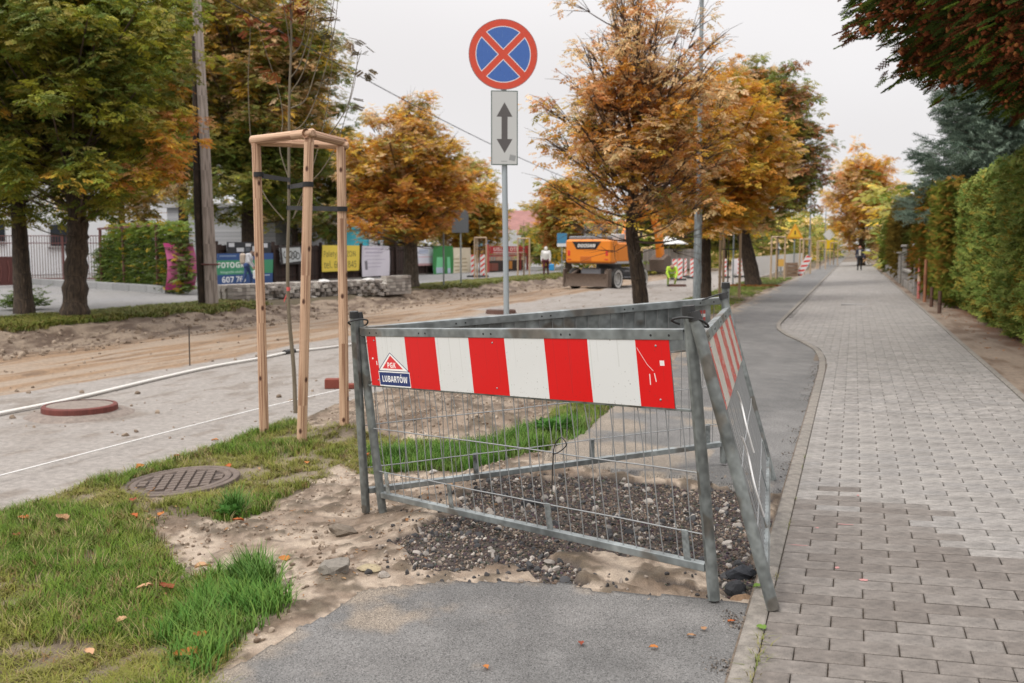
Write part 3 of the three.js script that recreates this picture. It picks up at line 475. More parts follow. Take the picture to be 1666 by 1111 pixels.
{
  const r = rngOf(91), L = [[], [], []]; const G = thing('gravel', 'dark crushed asphalt and pale chips in the dug out patch', 'gravel', [0, 0, 0], 0, null, 'stuff');
  const add = (x, z, s, c) => L[Math.floor(r() * 3)].push({ m: mat4(x, vergeY(x, z) + s * 0.25, z, r() * 6, r() * 6, r() * 6, s, s * (0.6 + 0.5 * r()), s), c });
  for (let k = 0; k < 60000; k++) { const x = lerp(-2.5, -0.38, r()), z = lerp(-7.0, -3.95, r()); if (!isPit(x, z)) continue; const t = r() - 0.14 * (fbm(x * 2.5, z * 2.5, 7, 2) > 0.5), s = 0.0022 + 0.0095 * Math.pow(r(), 3.2); add(x, z, s, t < 0.6 ? [0.045 + 0.03 * r(), 0.036 + 0.025 * r(), 0.033 + 0.02 * r()]   : t < 0.93 ? mixc([0.13, 0.09, 0.065], [0.23, 0.18, 0.14], r()) : mixc([0.3, 0.27, 0.24], [0.42, 0.38, 0.33], r())); }
  for (let k = 0; k < 700; k++) { const x = lerp(-2.5, -0.38, r()), z = lerp(-7.0, -3.95, r()); if (!isPit(x, z)) continue; const s = 0.014 + 0.02 * r() * r(); add(x, z, s, r() < 0.6 ? [0.05, 0.05, 0.052] : mixc([0.2, 0.18, 0.16], [0.4, 0.36, 0.32], r())); }
  for (let k = 0; k < 420; k++) { const e = pitPoly[Math.floor(r() * pitPoly.length)], x = e[0] + 0.5 * (r() - 0.5), z = e[1] + 0.5 * (r() - 0.5); if (x > -0.4 || z > -3.95) continue; add(x, z, 0.006 + 0.02 * r() * r(), r() < 0.5 ? [0.05, 0.046, 0.045] : [0.24, 0.2, 0.165]); }
  for (let k = 0; k < 2600; k++) { const z = r() < 0.5 ? -2.6 - 1.6 * r() : -6.7 - 7 * r(), x = leftEdge(z) - 0.13 * r() * r(), s = 0.002 + 0.005 * r() * r(); if (fbm(z * 4, 3, 21, 2) > 0.4) L[k % 3].push({ m: mat4(x, 0.002 + s * 0.3, z, r() * 6, r() * 6, r() * 6, s), c: mixc([0.06, 0.05, 0.045], [0.3, 0.25, 0.2], r() * r()) }); }
  stoneShapes.forEach((g, i) => copies('chips', g, M.stonePlain, L[i], G));
  // clods and pebbles on the bare sand
  const C = [[], [], []], S = thing('rubble', 'small clods and pebbles strewn over the bare sand of the verge', 'rubble', [0, 0, 0], 0, null, 'stuff');
  for (let k = 0; k < 9000; k++) { const x = lerp(-5.2, -1.7, r()), z = -3.2 - 7.5 * r(); if (grassAmount(x, z) > 0 || isPit(x, z) || x > pathL(z) - 0.02 + (z > -6.6 && z < -4.1 ? 2 : 0) || x < vergeL(z)) continue; if (fbm(x * 5, z * 5, 88, 2) < 0.47) continue; const s = 0.004 + 0.016 * Math.pow(r(), 3); C[Math.floor(r() * 3)].push({ m: mat4(x, vergeY(x, z) + s * 0.3, z, r() * 6, r() * 6, r() * 6, s), c: mixc([0.14, 0.1, 0.07], [0.38, 0.31, 0.24], r()) }); }
  stoneShapes.forEach((g, i) => copies('clods', g, M.stonePlain, C[i], S));
  const R = [[], [], []], B = thing('rubble', 'clods and stones lying on the rutted road bed and its bank', 'rubble', [0, 0, 0], 0, null, 'stuff');
  for (let k = 0; k < 2600; k++) { const bank = r() < 0.8, x = bank ? lerp(-15.6, -13.6, r()) : lerp(-13.8, -6, r()), z = -8 - 50 * Math.pow(r(), 1.7); const s = (bank ? 0.015 + 0.07 * Math.pow(r(), 4) : 0.008 + 0.035 * Math.pow(r(), 3)) ; R[Math.floor(r() * 3)].push({ m: mat4(x, roadY(x, z) + s * 0.2, z, r() * 6, r() * 6, r() * 6, s), c: mixc([0.14, 0.1, 0.07], [0.3, 0.235, 0.175], r()) }); }
  stoneShapes.forEach((g, i) => copies('clods', g, M.stonePlain, R[i], B));
}
function rock(name, px, py, sx, sy, sz, c, label, seed, turn = 0, group) {
  const p = hitV(px, py), g = stoneGeo(seed, 1, 2); g.scale(sx, sy, sz); const q = planarUV(g, 'x', 'z', 2);
  const m = solo(name, q, std({ color: col(...c), map: grain, bumpMap: grainBump, bumpScale: 0.004 }), label, 'stone', group); m.position.set(p.x, vergeY(p.x, p.z) + sy * 0.45, p.z); m.rotation.y = turn; return m;
}
rock('stone', 548, 935, 0.085, 0.06, 0.075, [0.30, 0.275, 0.24], 'rounded grey boulder on the sand beside a pale flat stone', 3, 0.4);
rock('stone', 556, 868, 0.10, 0.045, 0.07, [0.26, 0.215, 0.17], 'brown wedge of stone half sunk in the sand below the barrier foot', 14, 0.2);
rock('stone', 602, 927, 0.062, 0.016, 0.05, [0.5, 0.42, 0.27], 'flat cream coloured stone lying beside a grey boulder', 25);
rock('stone', 625, 938, 0.03, 0.02, 0.03, [0.4, 0.36, 0.32], 'small pale pebble beside the flat cream stone', 26);
rock('asphalt_lump', 1205, 930, 0.075, 0.045, 0.05, [0.045, 0.05, 0.062], 'blue black lump of asphalt between two barrier feet', 36, 0.5);
rock('asphalt_lump', 1195, 955, 0.07, 0.04, 0.05, [0.03, 0.032, 0.038], 'black broken lump of asphalt at the rim of the kerb', 37, 1.5);
rock('asphalt_lump', 860, 815, 0.05, 0.03, 0.04, [0.06, 0.062, 0.066], 'dark lump of asphalt inside the mesh barriers', 38, 1);
rock('stone', 705, 770, 0.035, 0.018, 0.025, [0.6, 0.57, 0.54], 'white chip of stone lying at the edge of the grass strip', 39, 1);
rock('brick_lump', 1205, 968, 0.06, 0.02, 0.05, [0.38, 0.24, 0.14], 'ochre shard lying at the kerb beside black asphalt lumps', 40, 1);
// ---------------------------------------------------------------- fallen leaves
function fallenLeaf(seed) {
  const r = rngOf(seed), n = 8, pos = [], idx = []; for (let i = 0; i <= n; i++) { const t = i / n, w = Math.sin(Math.PI * Math.pow(t, 0.8)) * 0.33 * (0.85 + 0.3 * r()), c = 0.2 * Math.sin(t * 3 + seed) , y = 0.18 * t * (1 - t) * 2 + 0.05 * r(); pos.push(t - 0.5, y, c * 0.3, t - 0.5, y + 0.12 * r() + 0.1, c * 0.3 + w, t - 0.5, y + 0.12 * r() + 0.06, c * 0.3 - w); }
  for (let i = 0; i < n; i++) { const a = i * 3, b = a + 3; idx.push(a, a + 1, b, a + 1, b + 1, b, a + 2, a, b, a + 2, b, b + 2); }
  const g = new THREE.BufferGeometry(); g.setAttribute('position', new THREE.Float32BufferAttribute(pos, 3)); g.setIndex(idx); g.computeVertexNormals(); return g;
}
{
  const shapes = [1, 2, 3, 4].map(fallenLeaf), r = rngOf(404), tones = [[0.36, 0.10, 0.03], [0.42, 0.16, 0.045], [0.24, 0.055, 0.03], [0.34, 0.19, 0.10], [0.5, 0.3, 0.17]].map(c => leafMat({ color: col(...c), transmission: 0.15 }));
  const L = [[104, 853, 3, 0.12], [38, 852, 0, 0.08], [218, 822, 2, 0.07], [218, 848, 0, 0.07], [262, 845, 1, 0.07], [228, 768, 1, 0.09], [288, 750, 2, 0.07], [350, 717, 1, 0.07], [270, 968, 2, 0.085], [236, 965, 4, 0.08], [28, 880, 2, 0.06], [330, 928, 4, 0.10], [388, 853, 0, 0.08], [462, 913, 1, 0.08], [198, 1022, 4, 0.06], [145, 1075, 4, 0.06], [305, 1080, 1, 0.10], [325, 1050, 0, 0.07], [372, 765, 0, 0.07], [595, 748, 0, 0.08], [500, 760, 1, 0.06]];
  const say = ["tan curled leaf in the grass below the manhole cover", "small orange leaf lying among the grass blades", "dark red leaf in the turf near the manhole frame", "orange leaf below the dark red one near the manhole", "amber leaf in the grass beside the manhole frame", "amber leaf touching the upper rim of the manhole cover", "dark red leaf above the manhole cover", "amber leaf in the grass strip below the stakes", "wine red leaf at the edge of the tall grass", "pale beige leaf beside the wine red leaf", "small dark red leaf in the short turf", "pale leaf on bare sand beside the grass edge", "orange leaf beside the low rosette weed", "amber leaf on the sand near the grey boulder", "pale leaf in the tall green grass", "pale leaf deep in the worn turf", "large amber leaf in the tall grass by the asphalt", "orange leaf in the tall grass", "orange leaf on the turf by the manhole", "orange leaf at the foot of the barrier posts", "amber leaf on the soil beside the stakes"];
  L.forEach(([px, py, c, s], i) => { const p = hitV(px, py), m = solo('fallen_leaf', shapes[i % 4], tones[c], say[i], 'leaf', 'fallen leaves on the near verge'); m.position.set(p.x, vergeY(p.x, p.z) + (grassAmount(p.x, p.z) > 0 ? 0.03 : 0.006), p.z); m.scale.setScalar(s); m.rotation.set(0.3 * (r() - 0.5), r() * 6.28, 0.3 * (r() - 0.5)); });
  const S = thing('leaf_litter', 'scattered small brown leaves and dry stalks between the grass and the sand', 'litter', [0, 0, 0], 0, null, 'stuff'), A = [];
  for (let k = 0; k < 2600; k++) { const z = -2.4 - 8 * Math.pow(r(), 1.2), x = lerp(-5.1, -1.95, r()); if (x > pathL(z) - 0.05 && z > -4.2) continue; if (x > -2.2 && z < -6.9) continue; const b = fbm(x * 3, z * 3, 66, 2); if (b < 0.5) continue; const s = 0.012 + 0.03 * r() * r(); A.push({ m: mat4(x, vergeY(x, z) + 0.004 + (grassAmount(x, z) > 0 ? 0.02 * r() : 0), z, r() - 0.5, r() * 6, r() - 0.5, s, s, s * (0.25 + 0.7 * r())), c: mixc([0.2, 0.085, 0.035], [0.36, 0.23, 0.12], r()) }); }
  for (let k = 0; k < 260; k++) { const z = -5 - 25 * r(), x = lerp(1.7, 3, r()); const s = 0.03 + 0.03 * r(); A.push({ m: mat4(x, paveY(PAVE_R) + 0.012, z, 0.3 * r(), r() * 6, 0.3 * r(), s), c: mixc([0.25, 0.09, 0.03], [0.36, 0.2, 0.1], r()) }); }
  copies('leaves', shapes[0], leafMat({ transmission: 0.1 }), A, S);
  // leaves and crumbs on the asphalt
  const B = [[1125, 1033, 3], [1145, 1022, 3], [1063, 1052, 1], [945, 1046, 2], [1190, 1010, 0], [1238, 1028, 5], [1232, 960, 5], [790, 1085, 1]]; const green = leafMat({ color: col(0.16, 0.26, 0.05) });
  B.forEach(([px, py, c], i) => { const p = onLevel(px, py, 0.01), m = solo('fallen_leaf', shapes[i % 4], c === 5 ? green : tones[Math.min(c, 4)], ['tan leaf at the tip of a pair on the asphalt', 'tan leaf of a pair on the asphalt toward the kerb', 'amber leaf alone on the asphalt', 'dark red leaf alone in the middle of the asphalt', 'orange leaf on the asphalt beside the barrier foot', 'green leaf lying on the kerb stone joint', 'green leaf on the kerb next to the leaning barrier foot', 'amber leaf near the grassy edge of the asphalt'][i], 'leaf', c === 5 ? 'green leaves on the kerb' : 'leaves on the asphalt'); m.position.set(p.x, c === 5 ? 0.024 : 0.006, p.z); m.scale.setScalar(c === 5 ? 0.05 : 0.035); m.rotation.y = i * 1.7; });
}
{ // broad leaved weed in the strip of grass, and one near the tall clump
  const r = rngOf(8), wm = leafMat({ color: col(0.075, 0.19, 0.035), transmission: 0.3 });
  [[900, 706, 'broad leaved green weed in the grass strip behind the barrier mesh', 1.1], [372, 842, 'low rosette of broad leaves at the edge of the worn soil', 0.6]].forEach(([px, py, label, s]) => { const p = hitV(px, py), t = thing('weed', label, 'weed', [p.x, vergeY(p.x, p.z), p.z]); for (let k = 0; k < 16; k++) { const g = fallenLeaf(k + 40); g.translate(0.55, 0, 0); g.rotateZ(0.25 + 0.6 * r()); g.rotateY(r() * 6.28); g.scale(0.16 * s, 0.16 * s, 0.16 * s); part('leaf', g, wm, t); } });
}
// ---------------------------------------------------------------- manholes
{
  const iron = std({ color: col(0.21, 0.165, 0.14), roughness: 0.8, metalness: 0.15, map: grain, bumpMap: grainBump, bumpScale: 0.003 }), groove = std({ color: col(0.06, 0.045, 0.038), roughness: 1 });
  const t = thing('manhole_cover', 'rusty cast iron manhole cover with a grid pattern set in the grass', 'manhole', [manholeAt.x, groundY(manholeAt.x, manholeAt.z) + 0.012, manholeAt.z]); t.rotation.set(0.02, 0.5, 0.055);
  const prof = (a) => new THREE.LatheGeometry(a.map(([x, y]) => new THREE.Vector2(x, y)), 56);
  part('frame', planarUV(prof([[manholeR, -0.06], [manholeR, 0.012], [manholeR - 0.008, 0.018], [manholeR - 0.045, 0.018], [manholeR - 0.05, 0.0]])), iron, t);
  const lid = part('lid', planarUV(prof([[manholeR - 0.06, -0.04], [manholeR - 0.06, 0.012], [manholeR - 0.066, 0.017], [manholeR - 0.105, 0.017], [manholeR - 0.108, 0.004]])), iron, t); part('groove_bed', prof([[manholeR - 0.107, 0.004], [0, 0.004]]), groove, lid); part('seat_gap', prof([[manholeR - 0.045, 0.002], [manholeR - 0.065, 0.002]]), groove, t);
  const R = manholeR - 0.115, bars = [], pitch = 0.075; for (let i = -4; i < 4; i++) for (let j = -4; j < 4; j++) { const x = (i + 0.5) * pitch, z = (j + 0.5) * pitch; if (Math.hypot(x, z) > R - 0.01) continue; const g = paverGeo(pitch - 0.017, 0.016, pitch - 0.017, 0.003); g.translate(x, 0.002, z); part('raised_square', g, iron, lid); }
  for (const [x, z] of [[-0.22, 0.09], [0.24, 0.02]]) { const g = new THREE.CylinderGeometry(0.014, 0.014, 0.004, 12); g.translate(x, 0.018, z); part('lifting_hole', g, groove, lid); }
  // raised chamber ring on the road bed
  const p = onLevel(130, 660, ROAD_Y + 0.1), red = std({ color: col(0.2, 0.05, 0.038), roughness: 0.75, map: grain }), dusty = std({ color: col(0.34, 0.285, 0.25), roughness: 0.95, map: grain, bumpMap: grainBump, bumpScale: 0.01 });
  const u = thing('manhole_ring', 'red brown manhole ring standing proud of the pale road base', 'manhole', [p.x, ROAD_Y, p.z]);
  part('ring', planarUV(prof([[0.40, -0.02], [0.40, 0.10], [0.39, 0.115], [0.35, 0.118]])), red, u); part('lid', planarUV(prof([[0.35, 0.112], [0.2, 0.118], [0, 0.12]])), dusty, u);
  const cg = prof([[0.56, -0.01], [0.54, 0.012], [0.5, 0.03], [0.43, 0.04], [0.395, 0.05]]); const cp = cg.attributes.position; for (let i = 0; i < cp.count; i++) { const a = Math.atan2(cp.getZ(i), cp.getX(i)), k = 0.95 + 0.18 * fbm(Math.cos(a) * 3 + 5, Math.sin(a) * 3 + 5, 4, 3); if (Math.hypot(cp.getX(i), cp.getZ(i)) > 0.41) cp.setXYZ(i, cp.getX(i) * k, cp.getY(i) * (0.5 + fbm(Math.cos(a) * 6 + 5, Math.sin(a) * 6 + 5, 9, 3)), cp.getZ(i) * k); } cg.computeVertexNormals(); part('mortar_collar', planarUV(cg), dusty, u);
}
// ---------------------------------------------------------------- string line, hose, iron rod
{
  const s = [onLevel(-40, 784, -0.3), onLevel(400, 670, -0.3), onLevel(560, 632, -0.27)]; solo('string_line', limb(curvePts(s, 20), Array(21).fill(0.006), 6), M.whitePlastic, 'thin white string stretched along the edge of the road base', 'string');
  const h = [[-60, 685], [0, 672], [110, 650], [250, 617], [345, 596], [420, 583], [463, 574]].map(([x, y]) => onLevel(x, y, ROAD_Y + 0.03)), g = limb(curvePts(h, 60), Array(61).fill(0.03), 10); const p = g.attributes.position; for (let i = 0; i < p.count; i++) p.setY(i, ROAD_Y + (p.getY(i) - ROAD_Y) * 0.6 + 0.012);
  const H = thing('hose', 'long white hose lying across the pale road base', 'hose'); part('sleeve', g, std({ color: col(0.66, 0.64, 0.6), roughness: 0.7 }), H); const e = h[h.length - 1], e2 = onLevel(478, 571, ROAD_Y + 0.03); part('coupling', rod(e, e2, 0.05, 0.05, 12), M.black, H); part('thin_pipe', limb(curvePts([e2, onLevel(520, 567, ROAD_Y + 0.03), onLevel(600, 556, ROAD_Y + 0.03)], 12), Array(13).fill(0.022), 8), std({ color: col(0.55, 0.53, 0.5) }), H);
  const f = onLevel(309, 597, ROAD_Y - 0.02); solo('iron_rod', limb([V(f.x, ROAD_Y - 0.1, f.z), V(f.x + 0.005, ROAD_Y + 0.63, f.z)], [0.011, 0.011], 7), std({ color: col(0.06, 0.045, 0.035), roughness: 0.8 }), 'thin dark iron rod driven upright into the sand', 'rod');
}
// ---------------------------------------------------------------- staked young tree
const woodTex = (seed, base, dark, knots) => dataTex(512, (u, v) => { const g = fbm(u * 34, v * 2.2, seed, 4, 0), f = fbm(u * 8, v * 1.2, seed + 5, 3); let c = mixc(base, dark, clamp(0.75 * sstep(0.42, 0.72, g) + 0.5 * (f - 0.4))); for (const [x, y] of knots) { const d = Math.hypot((u - x) * 1.0, (v - y) * 2.6); if (d < 0.075) c = mixc(c, [dark[0] * 0.55, dark[1] * 0.45, dark[2] * 0.4], sstep(0.075, 0.02, d)); } return c; });
M.stake = std({ map: woodTex(3, [0.77, 0.64, 0.53], [0.50, 0.36, 0.27], [[0.3, 0.2], [0.75, 0.55], [0.15, 0.8], [0.55, 0.38], [0.9, 0.12]]), roughness: 0.75, bumpMap: grainBump, bumpScale: 0.002 });
M.strap = std({ color: col(0.014, 0.014, 0.015), roughness: 0.8 });
function stakePost(a, b, r, parent, name = 'stake', seed = 0) { const g = limb([a, a.clone().lerp(b, 0.33).add(V(0.004, 0, 0.003)), a.clone().lerp(b, 0.66), b, b.clone().add(b.clone().sub(a).normalize().multiplyScalar(0.008))], [r * 1.03, r, r * 0.99, r * 0.97, r * 0.6], 16, 1); const u = g.attributes.uv; for (let i = 0; i < u.count; i++) u.setXY(i, (i % 17) / 16 + seed * 0.37, u.getY(i) * 0.9 + seed * 0.61); const cap = new THREE.CircleGeometry(r * 0.6, 14), d = b.clone().sub(a).normalize(); cap.applyQuaternion(new THREE.Quaternion().setFromUnitVectors(V(0, 0, 1), d)); cap.translate(b.x + d.x * 0.008, b.y + d.y * 0.008, b.z + d.z * 0.008); return part(name, [g, cap], M.stake, parent); }
{
  const F = [hitV(430, 706), hitV(490, 721), hitV(560, 696)], T = [[417, 234], [503, 224], [555, 240]].map(([px, py], i) => at(px, py, depthOf(F[i]) + [0.06, 0.0, 0.02][i]));
  const S = thing('tree_stakes', 'tripod of three pale round timber stakes with rails around the sapling', 'tree stakes');
  F.forEach((f, i) => stakePost(V(f.x, f.y - 0.1, f.z), T[i], 0.042, S, 'stake', i));
  const ext = (a, b, r, seed) => { const d = b.clone().sub(a).normalize(); stakePost(a.clone().addScaledVector(d, -0.05), b.clone().addScaledVector(d, 0.05), r, S, 'rail', seed); };
  const o = V(0, 0.035, 0); ext(T[0].clone().add(o), T[1].clone().add(o), 0.04, 4); ext(T[1].clone().add(V(0, 0.03, 0)), T[2].clone().add(V(0, 0.05, 0)), 0.038, 5); ext(T[0].clone().add(V(0, 0.02, -0.02)), T[2].clone().add(V(0, 0.02, -0.02)), 0.036, 6);
  // sapling
  const base = hitV(481, 672), dep = depthOf(base), sp = (px, py, d = 0) => at(px, py, dep + d), bark = std({ map: woodTex(9, [0.44, 0.40, 0.33], [0.27, 0.23, 0.18], []), roughness: 0.8, bumpMap: grainBump, bumpScale: 0.003 });
  const Y = thing('young_tree', 'slender bare sapling tied with black straps between timber stakes', 'tree'); 
  part('trunk', limb(curvePts([V(base.x, base.y - 0.05, base.z), sp(478, 600), sp(470, 510), sp(468, 430), sp(470, 340), sp(470, 250), sp(471, 150), sp(474, 60), sp(470, -60)], 40), Array.from({ length: 41 }, (_, i) => lerp(0.025, 0.010, i / 40)), 9, 0.5), bark, Y);
  const branches = [[[471, 216], [490, 205], [506, 180], [530, 110], [545, 40], [553, -40]], [[468, 285], [455, 240], [460, 200], [458, 170], [448, 130], [428, 70], [420, 40]], [[470, 130], [485, 110], [502, 60], [512, 10], [520, -40]], [[470, 155], [492, 120], [508, 60], [523, -30]], [[474, 90], [488, 76], [498, 30], [503, -40]], [[473, 85], [467, 40], [454, -30]], [[473, 176], [495, 165], [512, 120], [540, 20], [548, -40]], [[462, 358], [432, 320], [415, 275], [404, 150], [407, 60], [408, 30]], [[476, 356], [490, 330], [500, 300], [518, 240], [533, 170], [541, 90], [538, 20]], [[478, 352], [495, 310], [525, 275], [548, 235], [562, 190], [578, 130], [582, 88]], [[520, 240], [550, 200], [566, 170], [580, 110], [588, 82]], [[474, 40], [478, 0], [482, -50]]];
  branches.forEach((b, i) => { const pts = curvePts(b.map(([x, y], k) => sp(x, y, 0.12 * Math.sin(i * 2.1) * k / b.length)), 22); part('branch', limb(pts, Array.from({ length: 23 }, (_, k) => lerp(0.008, 0.003, k / 22)), 6, 0.5), bark, Y); });
  // pinnate leaves on the tips
  const r = rngOf(66), leaflet = (s) => { const P = []; for (let k = 0; k < 7; k++) for (const d of [-1, 1]) { const x = 0.18 + k * 0.115; P.push(x, 0, 0, x + 0.13, 0.02, d * 0.10, x + 0.10, 0.0, d * 0.30, x, 0, 0, x + 0.10, 0, d * 0.30, x - 0.01, 0.01, d * 0.13); } P.push(0, 0.008, 0, 0, -0.008, 0, 1, 0, 0); const g = new THREE.BufferGeometry(); g.setAttribute('position', new THREE.Float32BufferAttribute(P, 3)); g.computeVertexNormals(); return g; };
  const list = []; const clump = (px, py, n, spread, c) => { for (let k = 0; k < n; k++) { const p = sp(px + spread * (r() - 0.5), py + spread * 0.8 * (r() - 0.5), 0.1 * (r() - 0.5)); list.push({ m: mat4(p.x, p.y, p.z, (r() - 0.5) * 1.2, r() * 6.28, -0.4 + 0.6 * (r() - 0.5), 0.10 + 0.05 * r()), c: mixc(c, [0.3, 0.12, 0.04], r() * 0.4) }); } };
  const rust = [0.23, 0.06, 0.03], olive = [0.10, 0.10, 0.05];
  clump(412, 40, 10, 36, rust); clump(465, 50, 22, 60, rust); clump(480, 10, 18, 50, rust); clump(500, 18, 10, 40, [0.3, 0.16, 0.04]); clump(530, 15, 16, 50, olive); clump(550, 60, 10, 40, olive); clump(585, 75, 12, 30, olive); clump(590, 118, 8, 20, olive); clump(515, 135, 8, 40, olive); clump(575, 165, 4, 20, olive); clump(440, 120, 8, 30, [0.3, 0.1, 0.03]);
  copies('foliage', leaflet(), leafMat({ transmission: 0.25 }), list, Y);
  // straps from stake to stem
  const strap = (a, b, w = 0.03) => { const d = b.clone().sub(a), side = V(0, w / 2, 0), g = new THREE.BufferGeometry(); const off = V(-d.z, 0, d.x).normalize().multiplyScalar(0.004), P = [a, b].flatMap(p => [p.clone().add(side), p.clone().sub(side)]); const arr = []; for (const s of [1, -1]) { const q = P.map(p => p.clone().addScaledVector(off, s)); for (const k of [0, 1, 2, 2, 1, 3]) arr.push(q[k].x, q[k].y, q[k].z); } g.setAttribute('position', new THREE.Float32BufferAttribute(arr, 3)); g.computeVertexNormals(); return g; };
  const band = (px, py, d, rr) => { const p = at(px, py, d), g = new THREE.CylinderGeometry(rr, rr, 0.042, 16, 1, true); g.translate(p.x, p.y, p.z); return g; };
  const D = F.map(depthOf);
  part('strap', [strap(at(418, 285, D[0]), sp(472, 293), 0.045), band(421, 284, D[0] + 0.03, 0.046), band(470, 292, dep, 0.019)], M.strap, Y); part('strap', [strap(at(502, 299, D[1] + 0.02), sp(472, 304), 0.045), band(501, 300, D[1], 0.046), band(470, 304, dep, 0.019)], M.strap, Y); part('strap', [strap(at(555, 340, D[2]), sp(468, 338), 0.045), band(557, 340, D[2], 0.046), band(469, 338, dep, 0.02)], M.strap, Y);
  part('ribbon', [strap(sp(470, 470), sp(462, 490), 0.03), strap(sp(469, 473), sp(466, 497), 0.02), band(469, 470, dep, 0.022)], std({ color: col(0.55, 0.1, 0.09) }), Y);
}
// ---------------------------------------------------------------- red chamber cover behind the stakes
{ const p = hitV(556, 632); const t = thing('red_brick', 'broken red clay block lying on the verge edge by the stakes', 'brick', [p.x - 0.1, groundY(p.x - 0.1, p.z) + 0.0, p.z], 0.4); const m = std({ color: col(0.3, 0.075, 0.05), roughness: 0.9, map: grain }); part('block', rbox(0.26, 0.13, 0.16, 0.012, 0, 0.065, 0), m, t); part('shard', rbox(0.16, 0.07, 0.12, 0.02, 0.19, 0.035, 0.06), m, t); }
// ---------------------------------------------------------------- no-stopping sign with its plate
{
  const dep = 10.7, foot = at(826, 631, dep); const S = thing('road_sign', 'round blue sign with red border and cross above a white arrow plate', 'road sign', [foot.x, 0, foot.z]);
  const gy = groundY(foot.x, foot.z) - 0.15, disc = at(818, 90, dep), plate = at(820, 209, dep), L = p => V(p.x - foot.x, p.y, p.z - foot.z), top = L(at(819, 40, dep));
  part('pole', limb([V(0, gy, 0), V(L(plate).x, L(plate).y, L(plate).z), top], [0.03, 0.03, 0.03], 16), std({ color: col(0.36, 0.4, 0.42), roughness: 0.5, metalness: 0.4 }), S);
  const ry = YAW + 0.1, grey = std({ color: col(0.32, 0.34, 0.35), roughness: 0.5, metalness: 0.4 });
  const face = (o, p, dz, tilt = 0) => { o.position.set(L(p).x + Math.sin(ry) * dz, L(p).y, L(p).z + Math.cos(ry) * dz); o.rotation.set(0, ry, tilt, 'YXZ'); return o; };
  const R = 0.362, blue = std({ color: col(0.075, 0.16, 0.46), roughness: 0.35 }), redm = std({ color: col(0.62, 0.125, 0.065), roughness: 0.35 }), wht = std({ color: col(0.62, 0.61, 0.62), roughness: 0.35 });
  const backD = new THREE.CylinderGeometry(R, R, 0.012, 64); backD.rotateX(Math.PI / 2); const dsk = face(part('disc', backD, grey, S), disc, 0.045);
  const printed = canvasTex(512, 512, (g) => { g.fillStyle = '#c8452c'; g.fillRect(0, 0, 512, 512); g.fillStyle = '#d8d4d6'; g.beginPath(); g.arc(256, 256, 205, 0, 7); g.fill(); g.fillStyle = '#3b62a8'; g.beginPath(); g.arc(256, 256, 199, 0, 7); g.fill(); g.save(); g.translate(256, 256); for (const a of [0.785, -0.785]) { g.save(); g.rotate(a); g.fillStyle = '#d8d4d6'; g.fillRect(-203, -29, 406, 58); g.restore(); } for (const a of [0.785, -0.785]) { g.save(); g.rotate(a); g.fillStyle = '#c8452c'; g.fillRect(-215, -23, 430, 46); g.restore(); } g.restore(); g.strokeStyle = '#8a6b6d'; g.lineWidth = 4; g.beginPath(); g.arc(256, 256, 253, 0, 7); g.stroke(); const r = rngOf(3); g.globalAlpha = 0.05; for (let k = 0; k < 300; k++) { g.fillStyle = r() < 0.5 ? '#fff' : '#000'; g.fillRect(r() * 512, r() * 512, 10 * r(), 30 * r()); } });
  const cf = new THREE.CircleGeometry(R, 64); cf.translate(0, 0, 0.0075); part('face', cf, std({ map: printed, roughness: 0.35 }), dsk);
  const w = 0.285, h = 0.775, pl = face(part('plate', rbox(w, h, 0.012, 0.005), std({ color: col(0.3, 0.34, 0.32), roughness: 0.4 }), S), plate, 0.045);
  const pt = canvasTex(256, 696, (g) => { g.fillStyle = '#b9bab8'; g.fillRect(0, 0, 256, 696); g.strokeStyle = '#5f6a66'; g.lineWidth = 12; g.strokeRect(3, 3, 250, 690); g.fillStyle = '#54504f'; g.fillRect(100, 200, 58, 290); g.beginPath(); g.moveTo(129, 108); g.lineTo(206, 244); g.lineTo(52, 244); g.fill(); g.beginPath(); g.moveTo(129, 585); g.lineTo(206, 452); g.lineTo(52, 452); g.fill(); g.fillStyle = '#8e908f'; g.save(); g.translate(205, 630); g.rotate(0.2); g.fillRect(-30, -28, 60, 54); g.restore(); g.fillStyle = '#9fa09e'; g.fillRect(95, 656, 60, 12); });
  const pf = new THREE.PlaneGeometry(w - 0.004, h - 0.004); pf.translate(0, 0, 0.0068); part('face', pf, std({ map: pt, roughness: 0.4 }), pl);
  for (const p of [disc, plate]) { const c = new THREE.TorusGeometry(0.034, 0.006, 6, 20); c.rotateX(Math.PI / 2); c.translate(L(p).x, L(p).y, L(p).z); part('clamp', c, grey, S); }
}
// ---------------------------------------------------------------- trees
const barkTex = dataTex(256, (u, v) => { const n = fbm(u * 14, v * 4, 3, 4, 0), f = fbm(u * 40, v * 14, 9, 2, 0); const c = 0.55 + 0.5 * (n - 0.5) + 0.25 * (f - 0.5); return [c, c * 0.95, c * 0.88]; });
const barkBump = dataTex(256, (u, v) => fbm(u * 16, v * 4, 3, 4, 0), false);
M.bark = std({ color: col(0.20, 0.155, 0.125), map: barkTex, bumpMap: barkBump, bumpScale: 0.03, roughness: 0.95 });
M.barkGrey = std({ color: col(0.3, 0.27, 0.24), map: barkTex, bumpMap: barkBump, bumpScale: 0.03, roughness: 0.95 });
M.twig = std({ color: col(0.09, 0.065, 0.05), roughness: 0.95 });
M.leaf = leafMat({ transmission: 0.42, roughness: 0.8 }); M.leafV = leafMat({ transmission: 0.48, roughness: 0.8, vertexColors: true });
